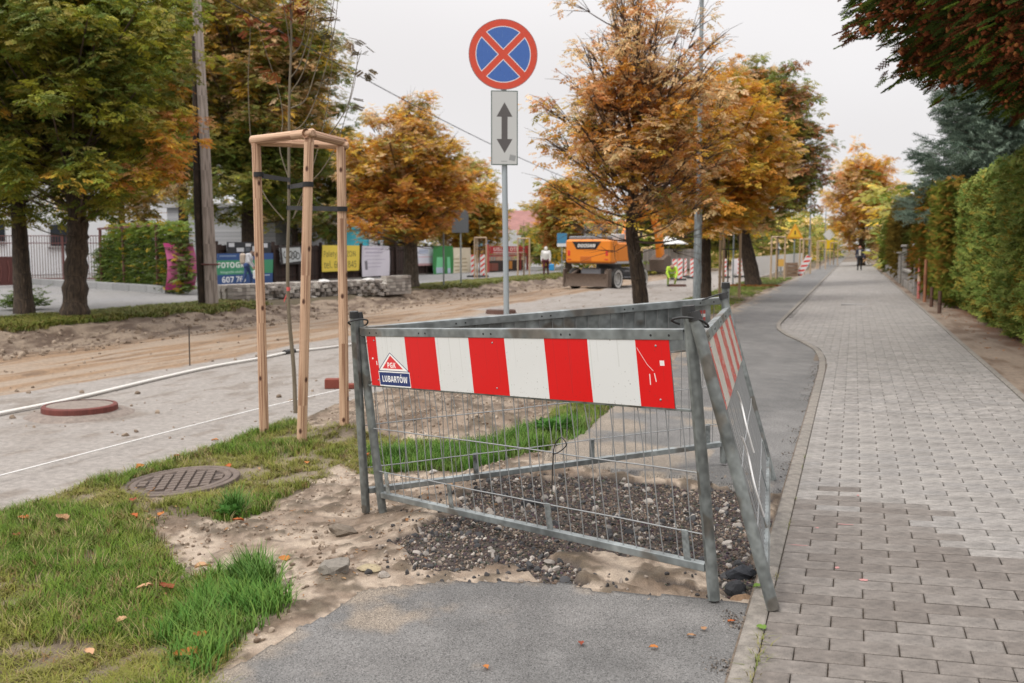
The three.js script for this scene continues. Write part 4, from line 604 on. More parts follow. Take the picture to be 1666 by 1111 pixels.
function sprigGeo(seed, n = 7, wide = 0.5, droop = 0.25) { // leaves set alternately on a short twig, length 1
  const r = rngOf(seed), P = [];
  for (let k = 0; k < n; k++) {
    const s = k % 2 ? 1 : -1, b = V(0.08 + 0.8 * k / n, -0.04 * k / n, 0), ang = s * (0.7 + 0.5 * r()) * (k === n - 1 ? 0.2 : 1), len = 0.36 + 0.14 * r(), d = V(Math.cos(ang), -droop * (0.3 + r()), Math.sin(ang)).normalize(), w = V(-d.z, 0.25 * (r() - 0.5), d.x).normalize().multiplyScalar(len * wide * 0.5), tip = b.clone().addScaledVector(d, len), mid = b.clone().addScaledVector(d, len * 0.48).add(V(0, 0.035, 0)), l = mid.clone().add(w).add(V(0, -0.02, 0)), q = mid.clone().sub(w).add(V(0, -0.02, 0));
    for (const t of [[b, l, mid], [l, tip, mid], [b, mid, q], [mid, tip, q]]) for (const p of t) P.push(p.x, p.y, p.z);
  }
  P.push(0, 0.01, 0, 0, -0.01, 0, 0.95, 0, 0);
  const g = new THREE.BufferGeometry(); g.setAttribute('position', new THREE.Float32BufferAttribute(P, 3)); g.computeVertexNormals(); return g;
}
function clumpGeo(sprig, n, seed, size, spread, flat = 0.7) { // a spray of n sprigs round a point, tinted a little from sprig to sprig
  const r = rngOf(seed), L = []; for (let k = 0; k < n; k++) { const a = r() * 6.283, d = Math.pow(r(), 0.6) * spread, x = Math.cos(a) * d, z = Math.sin(a) * d, g = sprig[k % sprig.length].clone(); g.applyMatrix4(mat4(x, (r() - 0.5) * 2 * spread * flat, z, 1.3 * (r() - 0.5), Math.atan2(-z, x) + 1.8 * (r() - 0.5), 0.3 - 0.95 * r(), size * (0.65 + 0.7 * r()))); const l = 0.7 + 0.5 * r(), h = 0.3 * (r() - 0.5); L.push(tintGeo(g, [Math.min(1, l * (1 + h * 0.5)), Math.min(1, l * (1 - h)), l * (1 - h)])); }
  const m = merge(L); m.deleteAttribute('uv'); return m;
}
const sprigs = [sprigGeo(1), sprigGeo(2), sprigGeo(3, 6, 0.62)];
function tree(name, label, group, o) {
  const r = rngOf(o.seed), T = thing(name, label, 'tree', [o.at.x, o.at.y, o.at.z], 0, group), [rx, ry, rz] = o.r, C = V(...(o.c || [0, o.fork + ry * 0.8, 0]));
  // trunk, sweeping as told
  const lean = o.lean || [0, 0], tp = [V(0, -0.25, 0), V(0, 0, 0), V(lean[0] * 0.3 + 0.05 * (r() - 0.5), o.fork * 0.4, lean[1] * 0.3), V(lean[0] * 0.8, o.fork * 0.8, lean[1] * 0.8), V(lean[0], o.fork, lean[1])], top = V(C.x + 0.2 * (r() - 0.5), C.y + ry * 0.55, C.z);
  const pts = curvePts([...tp, V(lerp(lean[0], C.x, 0.5), lerp(o.fork, C.y, 0.6), lerp(lean[1], C.z, 0.5)), top], 30), R = o.rad;
  part('trunk', limb(pts, pts.map((p, i) => { const t = clamp(p.y / top.y); return R * (1.0 - 0.82 * Math.pow(t, 0.9)) * (p.y < 0.3 ? 1 + 0.4 * (0.3 - Math.max(-0.2, p.y)) : 1) * (1 + 0.1 * Math.sin(i * 2.3) * (o.knobs || 0.3)); }), 12, 0.6), o.bark || M.bark, T);
  const axis = h => { let b = pts[0]; for (const p of pts) if (p.y <= h) b = p; return b; };
  const wood = [], leaves = [[], [], []], PER = 14, size = o.leaf * 0.8, shapes = [0, 1, 2].map(k => clumpGeo(sprigs, PER, o.seed * 5 + k, size, o.spread * 0.42));
  for (let k = 0; k < o.clumps; k++) {
    const u = 2 * r() - 1, a = r() * 6.283, rr = r() < 0.35 ? 0.2 + 0.5 * r() : Math.pow(r(), 0.4), s = Math.sqrt(1 - u * u); let d = V(Math.cos(a) * s, u, Math.sin(a) * s);
    const lump = 0.82 + 0.36 * fbm(d.x * 2 + 5, d.y * 2 + d.z * 2 + 5, o.seed, 2); let p = V(C.x + d.x * rx * rr * lump, C.y + d.y * ry * rr * lump, C.z + d.z * rz * rr * lump);
    if (o.taper) { const t = clamp((p.y - (C.y - ry)) / (2 * ry)); const k2 = lerp(1, o.taper, t * t); p.x = C.x + (p.x - C.x) * k2; p.z = C.z + (p.z - C.z) * k2; }
    const base = axis(Math.max(o.fork * 0.9, lerp(o.fork, p.y - 0.3 * Math.hypot(p.x - C.x, p.z - C.z), 0.35 + 0.65 * r()))), out = p.clone().sub(base), len = out.length(), mid = base.clone().addScaledVector(out, 0.5).add(V(0, -0.05 * len, 0));
    if (len < 0.15) continue;
    const br = curvePts([base, mid, p, p.clone().addScaledVector(V(out.x, Math.abs(out.y) * 0.5 + 0.25 * len, out.z).normalize(), o.spread * 0.6)], 8), b0 = Math.min(R * 0.3, 0.007 + 0.009 * len); if (r() < 0.5) wood.push(limb(br, br.map((_, i) => lerp(b0, 0.004, i / 8)), 5));
    const dirOut = out.clone().setY(out.y * 0.4).normalize(), n = Math.round(1.5 * o.per * (0.6 + 0.8 * r()) * (o.bare && p.y > C.y + o.bare * ry ? 0.5 : 1));
    const twN = 7, tw = [];
    for (let q = 0; q < twN; q++) { const e = p.clone().add(V(r() - 0.5, 0.75 * (r() - 0.4), r() - 0.5).multiplyScalar(o.spread * 2)).addScaledVector(dirOut, o.spread * 0.5); tw.push(e); if (o.twigs) wood.push(limb([p.clone().lerp(base, 0.15), p.clone().lerp(e, 0.55).add(V(0, 0.04, 0)), e], [0.008, 0.005, 0.0025], 3)); }
    for (let q = 0; q < Math.max(2, n * 1.7 / PER); q++) {
      const e = tw[Math.floor(r() * twN)], t = Math.pow(r(), 0.7), x = lerp(p.x, e.x, t) + 0.18 * (r() - 0.5), y = lerp(p.y, e.y, t) + 0.16 * (r() - 0.5), z = lerp(p.z, e.z, t) + 0.18 * (r() - 0.5);
      if (o.low && y < o.low + 0.25 * r()) continue; const yaw = Math.atan2(-(z - C.z), x - C.x) + 2.4 * (r() - 0.5);
      leaves[Math.floor(r() * 3)].push({ m: mat4(x, y, z, 0.5 * (r() - 0.5), yaw + 3 * (r() - 0.5), 0.5 * (r() - 0.5), 0.8 + 0.5 * r()), c: o.color(x - C.x, (y - C.y) / ry, z - C.z, r) });
    }
  }
  part('limbs', wood, o.bark ? M.barkGrey : M.twig, T);
  leaves.forEach((l, i) => copies('crown', shapes[i], M.leafV, l, T));
  return T;
}
const jit = (c, r, a = 0.35) => { const l = 1 - a / 2 + a * r(); return [c[0] * l, c[1] * l, c[2] * l]; };
const AUT = { green: [0.17, 0.22, 0.035], lime: [0.42, 0.43, 0.05], gold: [0.72, 0.47, 0.06], orange: [0.70, 0.34, 0.05], rust: [0.62, 0.3, 0.1], tan: [0.78, 0.55, 0.27], brown: [0.36, 0.17, 0.07], olive: [0.34, 0.31, 0.06] };
const pick = (r, ...w) => { let t = r() * w.reduce((a, b) => a + b[1], 0); for (const [c, k] of w) { t -= k; if (t <= 0) return AUT[c]; } return AUT[w[0][0]]; };
const far = (px, x, y = FAR_Y) => { const d = ray(px, HORIZON); const t = x / d.x; return V(x, y, d.z * t); }; // where the line of sight crosses a lengthwise line
{
  const G1 = 'trees on the verge across the road';
  // dense green tree turning orange on one side
  const a = onLevel(122, 516, FAR_Y);
  tree('street_tree', 'dense dark green tree turning orange on one side, on a knobbly trunk', G1, { seed: 11, at: a, fork: 2.1, rad: 0.30, knobs: 1.2, lean: [0.1, -0.1], c: [-0.1, 5.35, 0.1], r: [2.75, 3.5, 2.8], low: 2.0, clumps: 420, per: 40, spread: 0.5, leaf: 0.24, color: (x, y, z, r) => { const side = (x * 0.82 - z * 0.55) / 3 - y * 0.55; return jit(side > 0.92 + 0.25 * (r() - 0.5) ? pick(r, ['orange', 3], ['rust', 3], ['gold', 2], ['lime', 1]) : pick(r, ['green', 4], ['lime', 3], ['olive', 2], ['gold', y > 0.3 ? 0.7 : 0.15]), r); } });
  const b = onLevel(40, 511, FAR_Y);
  tree('street_tree', 'leaning slim trunked green tree with a tuft of weeds at its foot', G1, { seed: 12, at: b, fork: 2.6, rad: 0.24, lean: [-0.35, -0.3], c: [-0.7, 5.6, -0.6], r: [2.6, 3.2, 2.6], clumps: 260, per: 40, spread: 0.5, leaf: 0.24, color: (x, y, z, r) => jit(pick(r, ['green', 5], ['lime', 2], ['olive', 2], ['orange', 0.3]), r) });
  // orange tree in the middle
  const c = far(668, -16.6);
  tree('street_tree', 'round orange and yellow tree standing behind the heap of paving blocks', G1, { seed: 13, at: c, fork: 2.0, rad: 0.34, bark: M.barkGrey, c: [-0.2, 4.35, 0], r: [3.0, 3.15, 3.0], taper: 0.55, clumps: 330, per: 36, spread: 0.45, leaf: 0.24, low: 1.9, twigs: true, bare: 0.4, color: (x, y, z, r) => { const low = y < -0.05; return jit(low ? pick(r, ['orange', 4], ['rust', 2.5], ['gold', 2.5], ['olive', 1]) : pick(r, ['gold', 4], ['tan', 3], ['orange', 2], ['olive', 1]), r); } });
  // tall tree behind the fence
  const d = far(405, -27.5);
  tree('tall_tree', 'tall ochre and green tree towering behind the banner fence', 'trees behind the fences', { seed: 14, at: d, fork: 3.2, rad: 0.4, c: [0.3, 9.2, 0], r: [4.1, 6.6, 4.1], clumps: 520, per: 40, spread: 0.8, leaf: 0.38, color: (x, y, z, r) => jit(y < -0.35 ? pick(r, ['green', 5], ['olive', 3], ['lime', 0.7]) : pick(r, ['tan', 2.2], ['olive', 3], ['gold', 1.5], ['green', 1.5]), r) });
  const e = far(300, -31);
  tree('tall_tree', 'yellowing tree behind the concrete pole beside the white building', 'trees behind the fences', { seed: 15, at: e, fork: 3.2, rad: 0.3, c: [0, 9.2, 0], r: [3.0, 6, 3.0], clumps: 150, per: 38, spread: 0.8, leaf: 0.36, color: (x, y, z, r) => jit(pick(r, ['gold', 2], ['olive', 3], ['lime', 2], ['tan', 2]), r) });
  // trees of the near verge
  const G2 = 'trees along the near verge', v = (px, x) => far(px, x, -0.06);
  tree('street_tree', 'brown and orange tree with sparse upper twigs, standing behind the mesh barriers', G2, { seed: 21, at: v(1047, -4.05), fork: 1.95, rad: 0.18, lean: [-0.25, 0], c: [-0.15, 4.15, 0], r: [2.15, 3.0, 2.15], taper: 0.6, low: 1.95, clumps: 280, per: 16, spread: 0.42, leaf: 0.18, twigs: true, bare: 0.2, color: (x, y, z, r) => jit(y > 0.1 ? pick(r, ['tan', 6], ['rust', 2], ['orange', 2]) : x + z * 0.2 < -0.7 ? pick(r, ['olive', 2], ['gold', 2], ['tan', 3], ['orange', 2]) : pick(r, ['rust', 3], ['orange', 3], ['tan', 4], ['gold', 1.4], ['olive', 0.8]), r) });
  tree('street_tree', 'golden tree beside the tall grey lamp post', G2, { seed: 22, at: v(1148, -4.1), fork: 2.2, rad: 0.2, c: [0.35, 4.1, 0], r: [2.1, 2.5, 2.1], low: 1.9, clumps: 240, per: 36, spread: 0.45, leaf: 0.22, color: (x, y, z, r) => jit(pick(r, ['gold', 4], ['orange', 3], ['olive', 1.5], ['tan', 2]), r) });
  tree('street_tree', 'dark crowned tree on a curving trunk ringed by fallen leaves', G2, { seed: 23, at: v(1227, -3.9), fork: 2.6, rad: 0.34, lean: [-0.55, 0], c: [0.0, 5.3, 0], r: [2.75, 3.8, 2.75], taper: 0.75, low: 2.2, clumps: 330, per: 36, spread: 0.5, leaf: 0.28, twigs: true, color: (x, y, z, r) => jit(x > 0.6 ? pick(r, ['green', 3], ['brown', 2.5], ['olive', 2], ['rust', 1.5]) : pick(r, ['rust', 2], ['olive', 3], ['tan', 2], ['green', 2], ['gold', 1]), r) });
  { const q = v(1227, -3.9), A = [], r = rngOf(31); for (let k = 0; k < 500; k++) { const a2 = r() * 6.28, d2 = 1.1 * Math.sqrt(r()); A.push({ m: mat4(q.x + Math.cos(a2) * d2, vergeY(q.x, q.z) + 0.03 + 0.1 * Math.exp(-d2 * 3), q.z + Math.sin(a2) * d2, r(), r() * 6, r(), 0.09), c: mixc([0.3, 0.1, 0.03], [0.4, 0.2, 0.07], r()) }); } const S = thing('leaf_litter', 'ring of rusty leaves fallen round the curving trunk', 'litter', [0, 0, 0], 0, null, 'stuff'); copies('leaves', fallenLeaf(2), M.leaf, A, S); }
  // trees farther down the street
  tree('street_tree', 'ochre tree rising at the far end of the pavement', 'trees at the end of the street', { seed: 24, at: far(1396, 0.6, 0.02).setZ(-92).setX(0.6), fork: 2.3, rad: 0.35, c: [0, 5.6, 0], r: [3.3, 4.4, 3.3], taper: 0.6, clumps: 170, per: 34, spread: 0.9, leaf: 0.42, color: (x, y, z, r) => jit(pick(r, ['tan', 5], ['gold', 2.5], ['orange', 1.5], ['olive', 1]), r) });
  let i = 0; const row = (px, x, h, w, cols, label) => { const p = far(px, x); tree('street_tree', label, 'distant trees along the street', { seed: 40 + i++, at: p, fork: h * 0.25, rad: 0.25, c: [0, h * 0.6, 0], r: [w, h * 0.42, w], clumps: 90, per: 30, spread: 0.9, leaf: 0.45, color: (x2, y, z, r) => jit(pick(r, ...cols), r) }); };
  row(925, -17.5, 6.0, 1.9, [['gold', 2], ['orange', 3], ['olive', 3], ['rust', 2]], 'orange and green tree standing beyond the excavator cab');
  row(768, -25, 6.2, 1.7, [['gold', 4], ['orange', 1], ['olive', 2]], 'gold tree above the red roofed house');
  row(740, -27, 8, 3, [['orange', 3], ['tan', 3], ['olive', 1]], 'russet tree behind the dark sign panel');
  row(1065, -14.5, 5, 2.4, [['green', 4], ['olive', 3], ['gold', 1]], 'dark green tree behind the grey plank fence');
  row(1110, -14, 5.5, 2.4, [['gold', 2], ['olive', 3], ['green', 2]], 'olive tree behind the white parasol');
  row(1180, -11, 6, 2.5, [['green', 3], ['olive', 3]], 'dull green tree beyond the blue direction sign');
  row(1255, -10, 4.6, 2.2, [['green', 4], ['olive', 2], ['tan', 1]], 'green tree behind the orange warning triangle');
  row(1300, -8.5, 4.2, 2.2, [['green', 4], ['olive', 3]], 'small far green tree left of the end of the street'.replace('left of', 'near'));
  row(1432, 4.0, 5, 2.2, [['green', 3], ['olive', 3]], 'far green tree behind the stone garden wall');
  row(575, -30, 9, 3.2, [['olive', 3], ['tan', 2], ['green', 2]], 'olive tree behind the turquoise kiosk');
  row(480, -33, 10, 3.4, [['green', 3], ['olive', 3], ['tan', 1]], 'broad green tree behind the monochrome banner');
  row(200, -36, 11, 3.6, [['gold', 2], ['olive', 3], ['tan', 2]], 'ochre tree above the white building roof');
  row(890, -24, 3.2, 1.7, [['green', 3], ['lime', 2], ['olive', 3]], 'bushy green shrub beside the red roofed house');
  row(640, -33, 7, 3, [['olive', 3], ['gold', 2]], 'yellowing tree behind the white banner');
  // weeds at the foot of the leaning tree
  const W = [], r = rngOf(3), wp = onLevel(38, 505, FAR_Y); for (let k = 0; k < 260; k++) W.push({ m: mat4((r() - 0.5) * 0.9, 0.1 + 0.55 * r() * r(), (r() - 0.5) * 0.9, r() - 0.5, r() * 6.28, 0.6 * r(), 0.22), c: jit([0.13, 0.2, 0.03], r) });
  const wd = thing('weed', 'bushy green weed at the foot of the leaning trunk', 'weed', [wp.x, FAR_Y, wp.z]); copies('foliage', sprigs[0], M.leaf, W, wd);
}
// ---------------------------------------------------------------- conifers and hedges on the garden side
function brushGeo(seed, n = 22) { const r = rngOf(seed), P = []; for (let k = 0; k < n; k++) { const x = k / n, a = k * 2.4, l = 0.3 * (1 - 0.4 * x), y = Math.cos(a) * l, z = Math.sin(a) * l, w = 0.028; P.push(x - w, 0, 0, x + w, 0, 0, x + 0.16, y, z); P.push(x, -w, w, x, w, -w, x + 0.16, y, z); } const g = new THREE.BufferGeometry(); g.setAttribute('position', new THREE.Float32BufferAttribute(P, 3)); g.computeVertexNormals(); return g; }
function frondGeo(seed) { // flat scaly spray, length 1
  const r = rngOf(seed), P = [], seg = (a, b, w) => { const d = b.clone().sub(a).normalize(), n = V(-d.z, 0, d.x).multiplyScalar(w); P.push(a.x - n.x, a.y, a.z - n.z, a.x + n.x, a.y, a.z + n.z, b.x, b.y, b.z); P.push(a.x, a.y - w, a.z, a.x, a.y + w, a.z, b.x, b.y, b.z); };
  seg(V(0, 0, 0), V(1, -0.15, 0), 0.035);
  for (let k = 0; k < 9; k++) { const s = k % 2 ? 1 : -1, t = 0.1 + 0.85 * k / 9, l = 0.5 * (1 - t * 0.65), b = V(t, -0.15 * t, 0), e = V(t + l * 0.75, -0.15 * t - 0.12 * l + 0.1 * (r() - 0.5), s * l * 0.75); seg(b, e, 0.05); const m = b.clone().lerp(e, 0.45); seg(m, m.clone().add(V(l * 0.4, 0, -s * l * 0.1)), 0.045); seg(m, m.clone().add(V(l * 0.12, 0, s * l * 0.42)), 0.045); }
  const g = new THREE.BufferGeometry(); g.setAttribute('position', new THREE.Float32BufferAttribute(P, 3)); g.computeVertexNormals(); return g;
}
const fronds = [frondGeo(1), frondGeo(2)], brushes = [brushGeo(1), brushGeo(2, 26)];
M.needle = leafMat({ transmission: 0.12, roughness: 0.7 });
{ // blue spruce behind the hedge
  const r = rngOf(51), p = V(5.1, 0, -32), S = thing('spruce_tree', 'blue grey spruce with drooping branches rising behind the hedge', 'tree', [p.x, p.y, p.z]), wood = [], N = [[], []];
  part('trunk', limb([V(0, -0.2, 0), V(0, 7, 0), V(0, 14.5, 0)], [0.3, 0.2, 0.02], 10), M.bark, S);
  for (let lev = 0; lev < 40; lev++) { const h = 2.9 + lev * 0.29, L = 4.3 * (1 - h / 15) + 0.25, nb = 11; for (let b = 0; b < nb; b++) {
    const a = (b + (lev % 2) * 0.5 + 0.5 * r()) / nb * 6.283, ll = L * (0.8 + 0.35 * r()), dx = Math.cos(a), dz = Math.sin(a), dr = 0.12 + 0.2 * r(), f = t => V(dx * ll * t, h - dr * ll * Math.sin(t * 2.3) * 0.7 + 0.25 * t * t, dz * ll * t); wood.push(limb([f(0), f(0.33), f(0.66), f(1)], [0.03, 0.02, 0.012, 0.005], 4));
    const n = Math.round(16 + ll * 20); for (let k = 0; k < n; k++) { const t = Math.pow(r(), 0.65), q = f(t), side = (r() - 0.5) * 0.8 * (0.35 + 0.65 * (1 - t * 0.6)) * Math.min(1, ll); N[k % 2].push({ m: mat4(q.x - dz * side, q.y - 0.03 - 0.28 * r(), q.z + dx * side, 0, -a + (side > 0 ? -1 : 1) * (0.3 + 0.6 * r()) * (t > 0.9 ? 0.3 : 1), -0.55 + 1.0 * r(), 0.3 + 0.16 * r()), c: jit(mixc([0.08, 0.125, 0.09], [0.32, 0.4, 0.32], Math.pow(r(), 1.2)), r, 0.3) }); }
  } }
  part('limbs', wood, M.twig, S); N.forEach((l, i) => copies('crown', brushes[i], M.needle, l, S));
}
{ // thuja leaning over the hedge, hung with brown cones
  const r = rngOf(61), p = V(3.9, 0, -14.6), S = thing('thuja_tree', 'tall dark thuja hung with clusters of red brown cones, overhanging the hedge', 'tree', [p.x, p.y, p.z]), A = [[], []], K = [], wood = [];
  part('trunk', limb([V(0, -0.2, 0), V(0, 4, 0), V(0, 8.5, 0)], [0.2, 0.13, 0.03], 9), M.bark, S);
  for (let k = 0; k < 700; k++) { const a = r() * 6.283, h = 3.35 + 3.0 * r(), L = (1.6 + 2.5 * sstep(3.0, 4.7, h)) * (0.45 + 0.55 * Math.pow(r(), 0.5)) * (0.85 + 0.3 * fbm(Math.cos(a) * 2 + 4, h * 0.9, 6, 2)) , dx = Math.cos(a), dz = Math.sin(a), e = V(dx * L, h + 0.15 * r(), dz * L);
    if (k % 2 === 0) wood.push(limb([V(0, h - 0.8, 0), e.clone().multiplyScalar(0.55).setY(h - 0.2), e], [0.02, 0.012, 0.004], 4));
    for (let q = 0; q < 30; q++) { const s = V((r() - 0.5) * 0.75, (r() - 0.55) * 0.6, (r() - 0.5) * 0.75).add(e); A[q % 2].push({ m: mat4(s.x, s.y, s.z, 1.2 * (r() - 0.5), Math.atan2(-dz, dx) + 1.6 * (r() - 0.5), -0.7 + 0.7 * r(), 0.17 + 0.09 * r()), c: jit(r() < 0.3 ? [0.2, 0.075, 0.03] : r() < 0.75 ? [0.08, 0.12, 0.025] : [0.2, 0.28, 0.045], r) }); }
    if (r() < 0.85) for (let q = 0; q < 60; q++) { const s = V((r() - 0.5) * 0.5, (r() - 0.55) * 0.45, (r() - 0.5) * 0.5).add(e); K.push({ m: mat4(s.x, s.y, s.z, r() * 6, r() * 6, r() * 6, 0.022 + 0.018 * r()), c: jit(r() < 0.7 ? [0.36, 0.10, 0.035] : [0.5, 0.2, 0.06], r) }); }
  }
  part('limbs', wood, M.twig, S); A.forEach((l, i) => copies('crown', fronds[i], M.needle, l, S)); copies('cones', stoneGeo(5, 1, 0), M.stonePlain, K, S);
}
M.needleV = leafMat({ transmission: 0.2, roughness: 0.8, vertexColors: true });
function hedge(label, x0, x1, z0, z1, h, o) {
  const r = rngOf(o.seed), w = x1 - x0, d = z0 - z1, H = thing('hedge', label, 'hedge', [x0, 0, z1], 0, 'garden hedges along the pavement'), A = [[], []], y0 = o.y0 || 0.15;
  // dense inner growth
  const core = new RoundedBoxGeometry(w * 0.72, h - y0 - 0.3, d - 0.25, 3, 0.2), cp = core.attributes.position; for (let i = 0; i < cp.count; i++) cp.setX(i, cp.getX(i) + 0.1 * (fbm(cp.getY(i) * 2, cp.getZ(i) * 2, 3, 2) - 0.5)); core.translate(w / 2, y0 + (h - y0) / 2 - 0.05, d / 2); part('inner_growth', core, std({ color: col(0.10, 0.105, 0.035), roughness: 1, map: barkTex }), H);
  const stems = []; for (let z = 0.3; z < d; z += 0.55) stems.push(limb([V(w * 0.35, -0.05, z), V(w * 0.4, h * 0.5, z + 0.1 * (r() - 0.5))], [0.045, 0.03], 6)); part('stems', stems, M.bark, H);
  const bulge = (y, z) => 0.16 * (fbm(y * 1.6 + o.seed, z * 1.3, 4, 3) - 0.5) * 2, lay = (x, y, z, nx, ny, nz) => { if (o.gaps && fbm(y * 3 + x, z * 3, 19, 2) < 0.40 && r() < 0.85) return; const yaw = Math.atan2(-nz, nx) + 1.4 * (r() - 0.5), up = ny > 0.5; A[r() < 0.5 ? 0 : 1].push({ m: mat4(x, y, z, 1.6 * (r() - 0.5), yaw, up ? 0.9 - 0.9 * r() : 0.75 - 1.0 * r(), 0.8 + 0.5 * r()), c: o.color(y / h, z / d, r) }); };
  const dens = (o.dens || 420) / 5; let n = Math.round(dens * d * (h - y0)); for (let k = 0; k < n; k++) { const y = lerp(y0, h, Math.pow(r(), 0.95)), z = d * r(), dep = -0.14 * r() * r(); lay(0.04 - bulge(y, z) - dep + (y > h - 0.25 ? 0.15 * ((y - h + 0.25) / 0.25) ** 2 : 0) - (y < y0 + 0.35 ? -0.1 : 0), y + (y > h - 0.1 ? 0.04 * (r() - 0.5) : 0), z, -1, 0.1, 0); }
  n = Math.round(dens * d * w); for (let k = 0; k < n; k++) { const x = w * r(), z = d * r(); lay(x, h - 0.05 + 0.1 * (fbm(x * 2, z * 2, 8, 2) - 0.5) - 0.08 * r() * r(), z, 0, 1, 0); }
  n = Math.round(dens * w * (h - y0)); for (let k = 0; k < n; k++) { const x = w * r(), y = lerp(y0, h, r()); lay(x, y, d - 0.03 + bulge(y, x), 0, 0.1, 1); }
  A.forEach((l, i) => copies('foliage', clumpGeo(o.leafy ? sprigs : fronds, 8, o.seed + i, o.size, o.size * 0.75, 1), M.needleV, l, H)); return H;
}
const hg = (a, b) => (y, z, r) => jit(mixc(a, b, r() * r()), r, 0.4);
hedge('tall light green clipped hedge with a rounded top', 2.34, 3.9, -11.5, -26, 3.0, { leafy: true, gaps: true, seed: 71, size: 0.105, dens: 820, color: (y, z, r) => jit(r() < 0.14 ? [0.34, 0.26, 0.04] : mixc([0.10, 0.17, 0.025], [0.32, 0.36, 0.08], Math.pow(r(), 1.2)), r, 0.4) });
hedge('dark thuja hedge mottled with brown, next to the light green hedge', 2.12, 3.4, -26.2, -30.5, 3.0, { seed: 72, size: 0.2, dens: 420, y0: 0.3, color: (y, z, r) => jit(r() < 0.35 ? [0.42, 0.3, 0.06] : mixc([0.14, 0.2, 0.03], [0.36, 0.38, 0.07], r()), r, 0.4) });
hedge('brownish thuja hedge beside the first fence post of the garden', 2.0, 3.2, -30.6, -34.5, 3.15, { seed: 73, size: 0.22, dens: 340, y0: 0.35, color: (y, z, r) => jit(r() < 0.5 ? [0.44, 0.28, 0.05] : [0.2, 0.24, 0.04], r, 0.4) });
hedge('low yellow green hedge behind the brown garden railing', 2.3, 3.2, -36.5, -44, 2.1, { seed: 74, size: 0.26, dens: 220, y0: 0.4, color: hg([0.09, 0.12, 0.02], [0.2, 0.2, 0.035]) });
hedge('tall ochre hedge behind the stone garden wall', 2.1, 3.6, -46, -56, 3.5, { seed: 75, size: 0.3, dens: 200, y0: 0.5, color: hg([0.14, 0.11, 0.02], [0.3, 0.19, 0.03]) });
hedge('far lime green hedge beyond the stone garden wall', 2.2, 3.4, -57, -70, 2.9, { seed: 76, size: 0.35, dens: 130, y0: 0.5, color: hg([0.12, 0.15, 0.02], [0.22, 0.22, 0.04]) });
// ---------------------------------------------------------------- across the road: poles, fences, banners, buildings
const yAt = (px, py, p) => at(px, py, depthOf(p)).y;
const lv = (px, py, y = FAR_Y) => onLevel(px, py, y);
M.rustPaint = std({ color: col(0.11, 0.035, 0.03), roughness: 0.7 });
M.plank = std({ color: col(0.10, 0.055, 0.042), map: barkTex, roughness: 0.85 });
M.plaster = std({ color: col(0.85, 0.86, 0.87), roughness: 0.95 });
M.darkGlass = std({ color: col(0.02, 0.025, 0.03), roughness: 0.08, metalness: 0.0 });
M.steel = std({ color: col(0.42, 0.45, 0.47), roughness: 0.45, metalness: 0.5, map: galvTex });
{ // wooden and concrete power pole
  const f = lv(344, 497), D = depthOf(f), T = thing('utility_pole', 'pale concrete utility pole braced by a dark timber post', 'pole', [f.x, FAR_Y, f.z]), top = at(318, -40, D), tf = (p) => V(p.x - f.x, p.y - FAR_Y, p.z - f.z);
  const g = limb([V(0, -0.3, 0), tf(at(333, 250, D)), tf(top)], [0.25, 0.19, 0.14], 4, 1); part('post', g.toNonIndexed(), std({ color: col(0.5, 0.5, 0.5), map: woodTex(4, [0.86, 0.8, 0.76], [0.6, 0.54, 0.5], []), roughness: 0.9 }), T).geometry.computeVertexNormals();
  part('brace', limb([V(-0.18, -0.3, 0.12), tf(at(330, 330, D)).add(V(-0.1, 0, 0.1)), tf(at(322, 60, D)).add(V(-0.06, 0, 0.06))], [0.13, 0.1, 0.07], 10, 1), std({ color: col(0.11, 0.08, 0.065), map: barkTex, roughness: 0.95 }), T);
  for (const py of [232, 430]) { const p = tf(at(334 + (py - 232) * 0.06, py, D)), c = new THREE.TorusGeometry(0.24, 0.025, 6, 18); c.rotateX(Math.PI / 2); c.translate(p.x - 0.05, p.y, p.z + 0.03); part('band', c, M.rustPaint, T); }
  // service cable to the houses
  const a = at(350, -10, D), b = at(1010, 322, 62); const pts = []; for (let k = 0; k <= 24; k++) { const t = k / 24; pts.push(a.clone().lerp(b, t).add(V(0, -0.5 * 4 * t * (1 - t), 0))); }
  solo('overhead_cable', limb(pts, Array(25).fill(0.015), 6), std({ color: col(0.03, 0.032, 0.034) }), 'dark overhead cable running down from the utility pole', 'cable');
  const a2 = at(180, 60, 34), b2 = at(320, -15, D); solo('overhead_cable', limb([a2, a2.clone().lerp(b2, 0.5).add(V(0, -0.2, 0)), b2], [0.02, 0.02, 0.02], 6), std({ color: col(0.05, 0.05, 0.05) }), 'thin overhead cable passing behind the dark green tree', 'cable');
}
// iron gate and the red brown panel
function barFence(name, label, A, B, h, nb, bays, mat, group) {
  const d = B.clone().sub(A), L = Math.hypot(d.x, d.z), T = thing(name, label, 'fence', [A.x, A.y, A.z], Math.atan2(-d.z, d.x), group), r = 0.012;
  part('rail', box(L, 0.04, 0.03, L / 2, h - 0.05, 0), mat, T); part('rail', box(L, 0.04, 0.03, L / 2, h * 0.82, 0), mat, T); part('rail', box(L, 0.05, 0.03, L / 2, 0.12, 0), mat, T);
  for (let k = 0; k <= bays; k++) part('post', box(0.08, h + 0.05, 0.08, L * k / bays, h / 2 - 0.02, 0), mat, T);
  for (let k = 1; k < nb; k++) part('bar', box(0.022, h - 0.12, 0.022, L * k / nb, h / 2 + 0.03, 0), mat, T); return T;
}
barFence('iron_gate', 'tall dark red iron bar gate in front of the white building', lv(-30, 457), lv(172, 457), 2.25, 46, 3, M.rustPaint);
